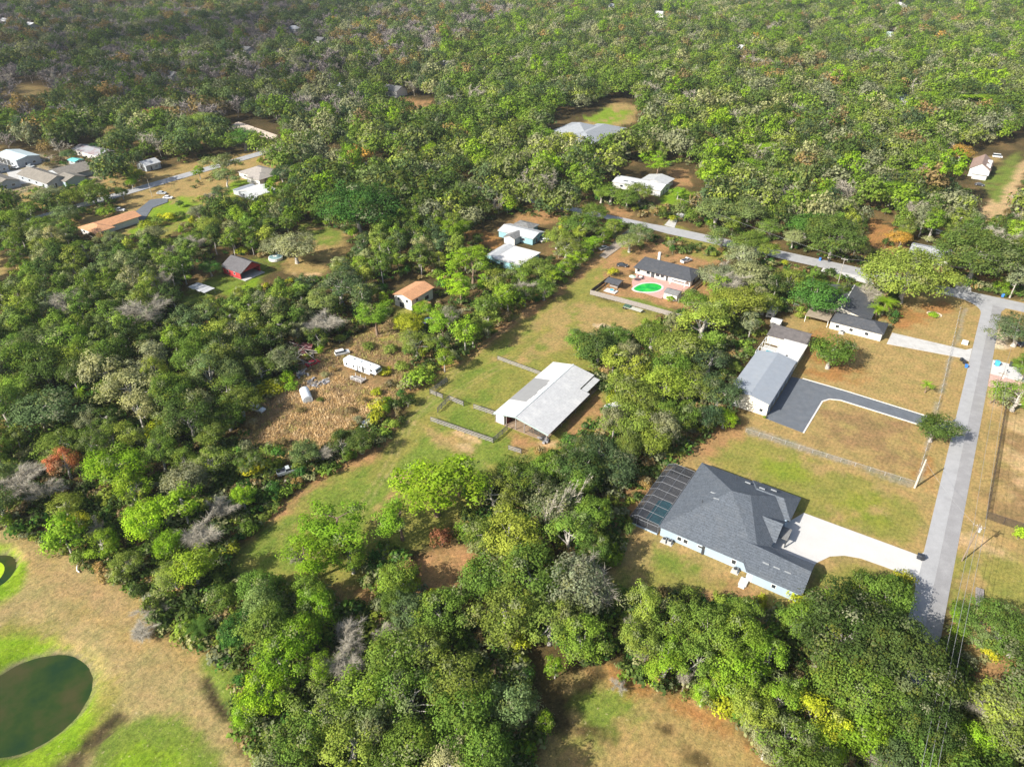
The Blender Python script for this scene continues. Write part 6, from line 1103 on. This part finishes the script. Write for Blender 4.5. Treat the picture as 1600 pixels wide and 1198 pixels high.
# ---------------------------------------------------------------- the woods: where the ground shows, no tree stands
CLEAR = [[(350, 890), (410, 818), (450, 770), (520, 735), (600, 690), (645, 640), (625, 612), (700, 578), (800, 498), (870, 455), (925, 400), (975, 365), (1000, 385), (1010, 400), (1130, 400), (1100, 440), (1110, 470), (1060, 492), (1000, 510), (990, 530), (960, 515), (895, 530), (925, 590), (940, 610), (960, 640), (930, 660), (880, 690), (850, 710), (800, 740), (730, 765), (720, 820), (745, 860), (745, 900), (700, 945), (650, 930), (640, 880), (600, 850), (560, 905), (590, 930), (590, 960), (530, 950), (500, 925), (380, 905)],
 [(385, 700), (385, 640), (430, 610), (470, 575), (520, 535), (600, 500), (640, 510), (640, 580), (620, 620), (580, 660), (560, 660), (520, 700), (430, 720)], [(440, 720), (465, 720), (465, 745), (440, 750)],
 [(-50, 800), (60, 850), (130, 885), (225, 935), (260, 1000), (310, 1010), (375, 1060), (365, 1130), (430, 1230), (-50, 1230)],
 [(1130, 600), (1140, 640), (1160, 655), (1080, 700), (1035, 735), (985, 800), (990, 830), (945, 900), (950, 925), (1240, 945), (1260, 930), (1420, 905), (1440, 960), (1480, 985), (1600, 1050), (1640, 930), (1640, 480), (1500, 455), (1240, 390), (1040, 345), (1000, 350), (1040, 375), (1240, 415), (1400, 450), (1400, 520), (1290, 500), (1270, 500), (1190, 490), (1190, 530), (1150, 590)],
 [(905, 1050), (950, 1030), (975, 1060), (1060, 1085), (1160, 1130), (1230, 1230), (820, 1230), (870, 1120)], [(820, 1010), (860, 1000), (930, 1040), (900, 1080), (850, 1170), (820, 1120)],
 [(-20, 236), (62, 236), (72, 258), (150, 262), (148, 282), (90, 292), (20, 298), (-20, 292)], [(122, 224), (180, 230), (178, 250), (130, 244)], [(218, 248), (255, 250), (300, 258), (330, 247), (405, 236), (410, 246), (320, 276), (290, 300), (325, 290), (365, 268), (372, 256), (440, 262), (440, 292), (400, 308), (330, 306), (300, 312), (300, 345), (255, 375), (235, 350), (195, 340), (180, 312), (230, 290)],
 [(280, 455), (340, 398), (420, 405), (440, 385), (480, 345), (545, 365), (550, 385), (500, 430), (450, 440), (340, 470), (285, 480)], [(610, 430), (690, 440), (685, 495), (610, 495)], [(735, 360), (780, 335), (870, 340), (880, 390), (830, 415), (775, 412)],
 [(958, 262), (1000, 255), (1085, 262), (1095, 305), (1050, 325), (1020, 318), (965, 300)], [(860, 182), (905, 178), (960, 155), (1000, 160), (990, 195), (965, 205), (930, 232), (860, 210)], [(1355, 335), (1400, 340), (1395, 375), (1370, 395), (1425, 375), (1500, 385), (1505, 412), (1460, 425), (1360, 395)],
 [(1500, 240), (1570, 225), (1600, 215), (1640, 220), (1600, 280), (1570, 340), (1530, 345), (1520, 300), (1500, 290)], [(1510, 1040), (1600, 1010), (1640, 1040), (1600, 1070), (1520, 1090)], [(-20, 390), (18, 395), (14, 440), (-20, 450)],
 [(880, 318), (990, 335), (1000, 350), (900, 345)], [(1440, 950), (1480, 960), (1470, 1090), (1430, 1090)], [(620, 150), (690, 158), (660, 172)], [(18, 130), (95, 138), (60, 152), (10, 152)], [(355, 180), (440, 200), (435, 215), (370, 205), (355, 200)], [(650, 540), (680, 520), (690, 530), (650, 560)],
 [(120, 335), (230, 335), (225, 372), (130, 372)]]
for px, py in FAR_SPOTS: CLEAR.append([(px - 7, py - 4), (px + 7, py - 4), (px + 7, py + 6), (px - 7, py + 6)])
cb = [(min(q[0] for q in c), max(q[0] for q in c), min(q[1] for q in c), max(q[1] for q in c)) for c in CLEAR]
def blocked(px, py):
    for c, (a, b, d, e) in zip(CLEAR, cb):
        if a <= px <= b and d <= py <= e and bool(in_poly(px, py, c)): return True
    return False
SITES = []                                                     # houses, measured on the grid
for o in list(COL.objects):
    if o.parent is None and o.type == 'EMPTY' and o.get("category") in ("house", "building", "shed", "barn", "camper", "car", "pickup truck", "carport"): SITES.append((o.location.x, o.location.y, 7.5 if o["category"] in ("house", "building", "barn") else 3.0))
def on_road(X, Y):
    u = X * GC + Y * GS; v = -X * GS + Y * GC
    return (293 < v < 304 and -374 < u < 60) or (-373.5 < u < -363 and 110 < v < 362) or (14 < u < 22.5 and v < 300)
# what grows where: (photo centre, reach in px, [(kind, tone, weight)...])
Z = [((180, 560, 230), [('oak', 'OM', 4), ('oak', 'OD', 3), ('oak', 'GB', 2), ('moss_oak', 'GY', 2), ('oak', 'OL', 2), ('slim_oak', 'LM', .6), ('bare', 'GY', .9)]),
 ((60, 400, 180), [('oak', 'OM', 4), ('oak', 'OL', 2), ('oak', 'GB', 2), ('oak', 'OD', 2), ('moss_oak', 'GY', 1)]),
 ((250, 780, 150), [('oak', 'OM', 3), ('oak', 'OL', 2), ('slim_oak', 'LM', 2), ('oak', 'LM', 1.5), ('moss_oak', 'GY', 2), ('bare', 'GY', 2), ('oak', 'OD', 2)]),
 ((600, 1050, 260), [('oak', 'OM', 5), ('oak', 'OL', 3), ('oak', 'GB', 2), ('slim_oak', 'OM', 2), ('bare', 'GY', .9), ('moss_oak', 'GY', .8)]),
 ((1150, 1020, 200), [('oak', 'OM', 4), ('oak', 'LM', 2), ('oak', 'OL', 2), ('bare', 'GY', .8), ('slim_oak', 'LM', 1)]),
 ((950, 760, 200), [('oak', 'OD', 2), ('oak', 'OB', 3), ('oak', 'OM', 3), ('oak', 'OL', 1.5), ('slim_oak', 'OM', 1.5)]),
 ((1070, 560, 170), [('oak', 'OL', 4), ('oak', 'OM', 3), ('moss_oak', 'GY', 2), ('oak', 'OB', 1), ('slim_oak', 'OL', 1.5)]),
 ((700, 480, 140), [('slim_oak', 'LM', 3), ('oak', 'OM', 3), ('oak', 'OL', 2), ('pine', 'LG', 1), ('bare', 'GY', 1.3), ('slim_oak', 'DG', 1.5)]),
 ((560, 380, 200), [('oak', 'OM', 3), ('oak', 'OD', 2), ('oak', 'OB', 2), ('slim_oak', 'LM', 1.6), ('moss_oak', 'GY', 1.2), ('oak', 'OL', 1.5)]),
 ((820, 320, 150), [('oak', 'OL', 3), ('oak', 'OM', 3), ('moss_oak', 'GY', 1.5), ('oak', 'OD', 1.5)]),
 ((1300, 330, 200), [('oak', 'OM', 3), ('oak', 'OL', 3), ('oak', 'LM', 1.5), ('oak', 'GY', 1), ('moss_oak', 'GY', 1.2), ('oak', 'OD', 1), ('bare', 'GY', .9)]),
 ((1560, 1000, 180), [('oak', 'OM', 3), ('oak', 'OL', 2)])]
def pick(px, py):
    w = [(((px - c[0]) ** 2 + 1.6 * (py - c[1]) ** 2) / c[2] ** 2 + TR.uniform(0, .5), l) for c, l in Z]; l = min(w, key=lambda q: q[0])[1]
    t = TR.uniform(0, sum(q[2] for q in l))
    for kd, tn, ww in l:
        t -= ww
        if t <= 0: return kd, tn
    return l[0][:2]
def fits(X, Y, r, zc, shrink=.72):
    px, py, dp = proj(X, Y, zc); rp = r * FPX / dp
    for a, b in ((0, 0), (-shrink, 0), (shrink, 0), (0, -shrink * .85), (0, shrink * .85)):
        if blocked(px + a * rp, py + b * rp): return False
    gx, gy, _ = proj(X, Y, 0)
    return not blocked(gx, gy)
Y_SPLIT = 292
cand = []
s = 8.0; j = 0; y = 52.0
while y < 330:
    x = -(y * .78 + 95); x += (j % 2) * s / 2
    while x < y * .78 + 95:
        cand.append((x + TR.uniform(-2.2, 2.2), y + TR.uniform(-2.2, 2.2))); x += s
    y += s * .87; j += 1
near = []; n_ok = 0
for X, Y in sorted(cand, key=lambda q: q[1]):
    r = TR.choice((TR.uniform(3.0, 4.6), TR.uniform(4.2, 6.2), TR.uniform(5.8, 8.4))); H = r * TR.uniform(1.4, 2.1) + 2.5; px, py, dp = proj(X, Y, H * .6)
    if px < -60 or px > 1660 or py > 1260 or on_road(X, Y): continue
    if any((X - a) ** 2 + (Y - b) ** 2 < (c + r * .35) ** 2 for a, b, c in SITES): continue
    if any((X - a) ** 2 + (Y - b) ** 2 < (.62 * (c + r)) ** 2 for a, b, c, k in PLACED if k != 'shrub'): continue
    if not fits(X, Y, r, H * .6):
        r *= .62; H *= .75
        if not fits(X, Y, r, H * .6): continue
        if TR.random() < .25: continue
    near.append((X, Y, r, H))
MAXN = {'oak_tree': 300, 'broadleaf_tree': 300, 'bare_tree': 200, 'pine_tree': 120}
LEFT = []                                                      # those beyond the count, left to the far woodland
for X, Y, r, H in near:
    px, py, dp = proj(X, Y, H * .6); kd, tn = pick(px, py)
    if kd == 'oak' and r < 4.0 and TR.random() < .6: kd = 'slim_oak'
    if COUNT.get(KN[kd][0], 0) >= MAXN[KN[kd][0]]:
        alt = 'slim_oak' if COUNT.get('broadleaf_tree', 0) < 300 else None
        if alt is None or kd == 'bare': LEFT.append((X, Y, r, H, kd, tn)); continue
        kd = alt
    if kd == 'slim_oak': r = min(r, 4.3); H = max(H, 8.5)
    tree(kd, xy=(X, Y), r=r, h=min(H, 13.5) if kd != 'pine' else 15, tone=tn)
# understorey along the wood edges: single shrubs where a clear place meets the trees
nsh = 0; g = random.Random(9)
for _ in range(9000):
    if nsh > 235: break
    px, py = g.uniform(0, 1600), g.uniform(330, 1198); X, Y = P(px, py)
    if blocked(px, py) or on_road(X, Y): continue
    e = any(blocked(px + a, py + b) for a, b in ((14, 0), (-14, 0), (0, 12), (0, -12)))
    if not e or any((X - a) ** 2 + (Y - b) ** 2 < 9 for a, b, c, k in PLACED if k == 'shrub') or any((X - a) ** 2 + (Y - b) ** 2 < (c + 2) ** 2 for a, b, c in SITES): continue
    tree('shrub', xy=(X, Y), r=g.uniform(1.3, 3.0), h=g.uniform(1.8, 4.2), tone=g.choice(('OM', 'OL', 'LM', 'DG', 'GY', 'OD', 'YL', 'BR'))); nsh += 1

# ---------------------------------------------------------------- far woodland: one mass of crowns beyond what one could count
PC = bpy.data.collections.new("woodland_kinds")
def proto(name, me, c): o = bpy.data.objects.new(name, me); o.color = (*c, 1); PC.objects.link(o); return o
def far_crown(R, h, nc=38, nl=18, leaf=.85, mossy=.1): return crown("far_crown", R, h * .12, h, nc, nl, leaf, cr=(.24, .4), mossy=mossy, lobes=4, low=-.5, hollow=.5)[0]
FM = [far_crown(5, 10) for _ in range(4)] + [far_crown(5, 10, mossy=.5) for _ in range(2)]
FB = [bare_mesh("far_bare", 4.6, 10, 700, .055, TWIG) for _ in range(3)]
TWD = mat("dull_twigs", (.27, .235, .215), scale=1.0, amt=.25); FBD = [bare_mesh("far_bare_dull", 4.6, 10, 460, .10, TWD) for _ in range(3)]
FP = [crown('far_pine', 4.2, 6, 16, 34, 20, .7, cr=(.2, .34), mossy=.02, lobes=4, low=-.7, gap=.2, flat=.8)[0] for _ in range(2)]
names = ['OD', 'OM', 'OL', 'GB', 'LM', 'GY', 'BR', 'LG', 'OR', 'OB']; PROTO = []; 
def toned(me, c, m=None):
    me = me.copy(); at = me.attributes.new("tone", 'FLOAT_COLOR', 'POINT'); at.data.foreach_set("color", np.tile([*c, 1], len(me.vertices)).astype(np.float32)); me.materials[0] = m or LEAFS; return me
LEAFS = leaf_mat("foliage_mass", tone=True)
for i, t in enumerate(names): PROTO += [proto(f"k{len(PROTO):02d}", toned(FP[q] if t == 'LG' else FM[(i * 2 + q) % 6], PAL[t]), PAL[t]) for q in range(2)]
bare0 = len(PROTO)
for q, m_ in enumerate(FB + FBD): proto(f"k{bare0 + q:02d}", m_, (.3, .3, .3))
def zone_w(px, py):
    """weights over names + bare + dull bare"""
    w = dict(OD=2, OM=4, OL=2.2, GB=1.2, LM=1.3, GY=1.0, BR=.35, LG=.25, OR=.012, OB=1.0, B=.5, D=0)
    if px < 780 - py * 1.9 + 60 and py < 260: w.update(OD=1.5, OM=.8, OL=.3, GB=2, GY=1.2, BR=1.0, B=.6, D=8, LG=.03, LM=.1, OR=.02)
    if py < 130 and px > 800: w.update(GY=2.4, BR=.9, OR=.03, B=1.3, OL=2.5)
    if py > 130 and px > 1000: w.update(OL=3.0, LM=1.1, B=.9, GY=2.0, LG=.2)
    if 380 < px < 800 and py > 160: w.update(OM=3.5, OD=2.5, OL=2.5, LM=1.2, B=.4)
    if px < 380 and 180 < py: w.update(OM=3, OD=3, OB=2, D=.5)
    return w
pts = []; idx = []; rot = []; scl = []; g = random.Random(21); j = 0; y = 292.0
def addp(X, Y, r, H, k): pts.append((X, Y, 0)); idx.append(k); rot.append(g.uniform(0, 6.28)); scl.append((r / 5, r / 5, H / 10))
hand = [(a, b, c) for a, b, c, k in PLACED if b > 240 and k != 'shrub']
def kidx(w):
    t = g.uniform(0, sum(w.values()))
    for kx, vv in w.items():
        t -= vv
        if t <= 0: break
    if kx == 'B': return bare0 + g.randrange(3)
    if kx == 'D': return bare0 + 3 + g.randrange(3)
    return names.index(kx) * 2 + g.randrange(2)
for X, Y, r, H, kd, tn in LEFT: addp(X, Y, r, H, bare0 + g.randrange(3) if kd == 'bare' else names.index(tn) * 2 + g.randrange(2) if tn in names else 2)
while y < 1750:
    st = 9.6 + (y - 300) * .0015; x = -(y * .78 + 120) + (j % 2) * st / 2
    while x < y * .78 + 120:
        X, Y = x + g.uniform(-2.8, 2.8), y + g.uniform(-2.8, 2.8); x += st
        if Y < 325 and abs(X) < 325 * .78 + 95 and Y < 326: continue
        r = g.choice((g.uniform(3.8, 6.2), g.uniform(5.5, 8.0), g.uniform(7, 10.5))); H = min(19, r * g.uniform(1.5, 2.1) + 1); px, py, dp = proj(X, Y, H * .6)
        if px < -30 or px > 1630 or on_road(X, Y): continue
        if any((X - a) ** 2 + (Y - b) ** 2 < (c + 1) ** 2 for a, b, c in SITES if b > 280): continue
        if any((X - a) ** 2 + (Y - b) ** 2 < (.6 * (c + r)) ** 2 for a, b, c in hand): continue
        if py > -20 and not fits(X, Y, r, H * .6, .38): continue
        if fbm(X / 60, Y / 60, 77, 3) > .82: continue
        ww = zone_w(px, py)                                  # stands: the same few kinds keep together
        for q_, kk_ in enumerate(ww):
            f_ = float(vnoise(X / 34 + q_ * 7.7, Y / 34, 200 + q_)); ww[kk_] *= .15 + 3.2 * max(0, f_ - .35)
        addp(X, Y, r, H, kidx(ww))
    y += st * .87; j += 1
me = bpy.data.meshes.new("distant_woodland"); me.from_pydata(pts, [], [])
a = me.attributes.new("kind_of_tree", 'INT', 'POINT'); a.data.foreach_set("value", np.array(idx, np.int32)); a = me.attributes.new("turn", 'FLOAT', 'POINT'); a.data.foreach_set("value", np.array(rot, np.float32)); a = me.attributes.new("size", 'FLOAT_VECTOR', 'POINT'); a.data.foreach_set("vector", np.array(scl, np.float32).ravel())
def instancer(name, me, coll, label, cat):
    o = bpy.data.objects.new(name, me); COL.objects.link(o); tag(o, label, cat, kind='stuff')
    ng = bpy.data.node_groups.new(name, 'GeometryNodeTree'); ng.interface.new_socket("Geometry", in_out='INPUT', socket_type='NodeSocketGeometry'); ng.interface.new_socket("Geometry", in_out='OUTPUT', socket_type='NodeSocketGeometry')
    N = ng.nodes; gi = N.new("NodeGroupInput"); go = N.new("NodeGroupOutput"); ip = N.new("GeometryNodeInstanceOnPoints"); ci = N.new("GeometryNodeCollectionInfo"); ci.inputs["Collection"].default_value = coll; ci.inputs["Separate Children"].default_value = True; ci.inputs["Reset Children"].default_value = True
    def na(nm, ty): q = N.new("GeometryNodeInputNamedAttribute"); q.data_type = ty; q.inputs[0].default_value = nm; return q
    k_ = na("kind_of_tree", 'INT'); t_ = na("turn", 'FLOAT'); s_ = na("size", 'FLOAT_VECTOR'); cx = N.new("ShaderNodeCombineXYZ"); L = ng.links
    L.new(gi.outputs[0], ip.inputs["Points"]); L.new(ci.outputs[0], ip.inputs["Instance"]); ip.inputs["Pick Instance"].default_value = True; L.new(k_.outputs[0], ip.inputs["Instance Index"]); L.new(t_.outputs[0], cx.inputs[2]); L.new(cx.outputs[0], ip.inputs["Rotation"]); L.new(s_.outputs[0], ip.inputs["Scale"]); L.new(ip.outputs[0], go.inputs[0])
    md = o.modifiers.new("scatter", 'NODES'); md.node_group = ng; return o
instancer("distant_woodland", me, PC, "far off woods of mixed green grey and brown crowns", "woodland")

# undergrowth beneath the near trees, and the dead weeds of the clearing
UC = bpy.data.collections.new("undergrowth_kinds")
for i, t in enumerate(('OM', 'OD', 'OL', 'DG', 'GY', 'BR')):
    me_, _ = crown("low_growth", 1.3, 0, 1.5, 7, 14, .5, cr=(.3, .6), lobes=3, low=-.1); o = bpy.data.objects.new(f"u{i}", toned(me_, PAL[t])); o.color = (*PAL[t], 1); UC.objects.link(o)
up = []; ui = []; ur = []; us = []
for _ in range(26000):
    py = g.uniform(240, 1230); px = g.uniform(-20, 1620); X, Y = P(px, py)
    if g.random() > min(1, (mpp(px, py) / .2)) or blocked(px, py) or on_road(X, Y): continue
    if any((X - a) ** 2 + (Y - b) ** 2 < c * c for a, b, c in SITES): continue
    up.append((X, Y, -.1)); ui.append(g.choice((0, 1, 1, 2, 3, 4, 5, 1))); ur.append(g.uniform(0, 6.28)); q = g.uniform(.6, 1.8); us.append((q, q, q * g.uniform(.5, 1.2)))
me = bpy.data.meshes.new("undergrowth"); me.from_pydata(up, [], [])
for nm, ty, f_, arr in (("kind_of_tree", 'INT', "value", np.array(ui, np.int32)), ("turn", 'FLOAT', "value", np.array(ur, np.float32)), ("size", 'FLOAT_VECTOR', "vector", np.array(us, np.float32).ravel())): a = me.attributes.new(nm, ty, 'POINT'); a.data.foreach_set(f_, arr)
instancer("undergrowth", me, UC, "low green and brown undergrowth covering the floor of the near woods", "undergrowth")
def tuft(nm, c, n=26, hh=.34, w=.08, sp=.7):
    d = RNG.normal(size=(n, 3)) * .75 + np.array([0, 0, 1]); b = np.c_[RNG.normal(size=(n, 2)) * sp, np.zeros(n)]; t = b + d * hh * RNG.uniform(.5, 1.1, n)[:, None]; s = RNG.normal(size=(n, 3)); s[:, 2] = 0; s /= np.linalg.norm(s, axis=1, keepdims=True)
    V = np.stack([b - s * w, b + s * w, t], 1).reshape(-1, 3); me_ = bpy.data.meshes.new(nm); me_.from_pydata(V.tolist(), [], [(3 * i, 3 * i + 1, 3 * i + 2) for i in range(n)]); me_.materials.append(mat(nm, c, amt=.3)); me_.update(); return me_
GCOL = bpy.data.collections.new("weed_kinds")
for i, c in enumerate(((.70, .48, .22), (.56, .37, .17), (.36, .25, .14), (.40, .38, .11), (.74, .56, .32))): GCOL.objects.link(bpy.data.objects.new(f"w{i}", tuft(f"dry_weeds_{i}", c)))
gp = []; gi_ = []; gr2 = []; gs = []; WP = LAND[0][3]
weed_poly = [(385, 700), (380, 640), (430, 615), (470, 575), (520, 545), (610, 500), (650, 530), (640, 600), (580, 655), (520, 690), (430, 720), (400, 740)]
wpoly = [P(a_, b_) for a_, b_ in weed_poly]; x0, x1, y0, y1 = min(q[0] for q in wpoly), max(q[0] for q in wpoly), min(q[1] for q in wpoly), max(q[1] for q in wpoly)
for _ in range(16000):
    X, Y = g.uniform(x0, x1), g.uniform(y0, y1)
    f = float(fbm(X / 6, Y / 6, 61, 3))
    if f < .40 or g.random() < .25 or not bool(in_poly(X, Y, wpoly)): continue
    u_, v_ = X * GC + Y * GS, -X * GS + Y * GC
    if -152 < u_ < -133 and 126 < v_ < 135.5: continue
    gp.append((X, Y, -.05)); gi_.append(g.choice((0, 0, 1, 4, 2) if f > .52 and v_ < 128 else (1, 2, 2, 3) if f > .43 else (2, 2, 3))); gr2.append(g.uniform(0, 6.28)); q = g.uniform(.6, 1.3); gs.append((q, q, q * g.uniform(.7, 1.3)))
me = bpy.data.meshes.new("dry_weeds"); me.from_pydata(gp, [], [])
for nm, ty, f_, arr in (("kind_of_tree", 'INT', "value", np.array(gi_, np.int32)), ("turn", 'FLOAT', "value", np.array(gr2, np.float32)), ("size", 'FLOAT_VECTOR', "vector", np.array(gs, np.float32).ravel())): a = me.attributes.new(nm, ty, 'POINT'); a.data.foreach_set(f_, arr)
instancer("dry_weeds", me, GCOL, "tall tan dead weeds filling the clearing round the camper trailer", "weeds")
# ---------------------------------------------------------------- the cloud whose shade lies over the far left woods, and the air
def cloud():
    poly = [P(a, b) for a, b in ((-60, -10), (640, -10), (560, 60), (500, 110), (380, 185), (250, 205), (120, 225), (-60, 232))]
    sx, sy, sz = math.cos(SUN_EL) * math.cos(SUN_AZ), math.cos(SUN_EL) * math.sin(SUN_AZ), math.sin(SUN_EL); hgt = 900.0; k = hgt / sz
    g = random.Random(4); mb = MB(); cx = [q[0] for q in poly]; cy = [q[1] for q in poly]; n = 0
    import itertools
    while n < 90:
        x, y = g.uniform(min(cx), max(cx)), g.uniform(min(cy), max(cy) )
        if not bool(in_poly(x, y, poly)): continue
        r = g.uniform(50, 110); n += 1; b = len(mb.v); X, Y, Zc = x + sx * k, y + sy * k, hgt + g.uniform(0, 60)
        for i in range(5):
            for j in range(10):
                th = math.pi * (i + .5) / 5; ph = 2 * math.pi * j / 10; rr = r * g.uniform(.85, 1.15); mb.v.append((X + rr * math.sin(th) * math.cos(ph), Y + rr * math.sin(th) * math.sin(ph), Zc + .35 * rr * math.cos(th)))
        for i in range(4):
            for j in range(10): mb.f.append((b + i * 10 + j, b + i * 10 + (j + 1) % 10, b + (i + 1) * 10 + (j + 1) % 10, b + (i + 1) * 10 + j)); mb.mi.append(0)
        mb.f += [tuple(b + j for j in reversed(range(10))), tuple(b + 40 + j for j in range(10))]; mb.mi += [0, 0]
    m, nd, o = _nodes("thin_cloud"); d = nd.nodes.new("ShaderNodeBsdfDiffuse"); d.inputs[0].default_value = (.9, .9, .9, 1); t = nd.nodes.new("ShaderNodeBsdfTransparent"); x = nd.nodes.new("ShaderNodeMixShader"); x.inputs[0].default_value = .10
    lk(nd, t.outputs[0], x.inputs[1]); lk(nd, d.outputs[0], x.inputs[2]); lk(nd, x.outputs[0], o.inputs[0])
    c = mb.build("cloud", m, smooth=True); tag(c, "thin white cloud high above the far left woods", "cloud", kind='structure')
cloud()
SC.cycles.transparent_max_bounces = 24
hz = MB(); hz.box(-2600, 2600, -250, 3300, -3.2, 140); m, nd, o = _nodes("air"); pv = nd.nodes.new("ShaderNodeVolumePrincipled"); pv.inputs["Color"].default_value = (.82, .9, 1.0, 1); pv.inputs["Density"].default_value = .00007; pv.inputs["Anisotropy"].default_value = .2
lk(nd, pv.outputs[0], o.inputs["Volume"]); tag(hz.build("haze", m), "thin pale haze in the air over the woods", "haze", kind='stuff')
SC.cycles.volume_bounces = 0; SC.cycles.volume_max_steps = 16
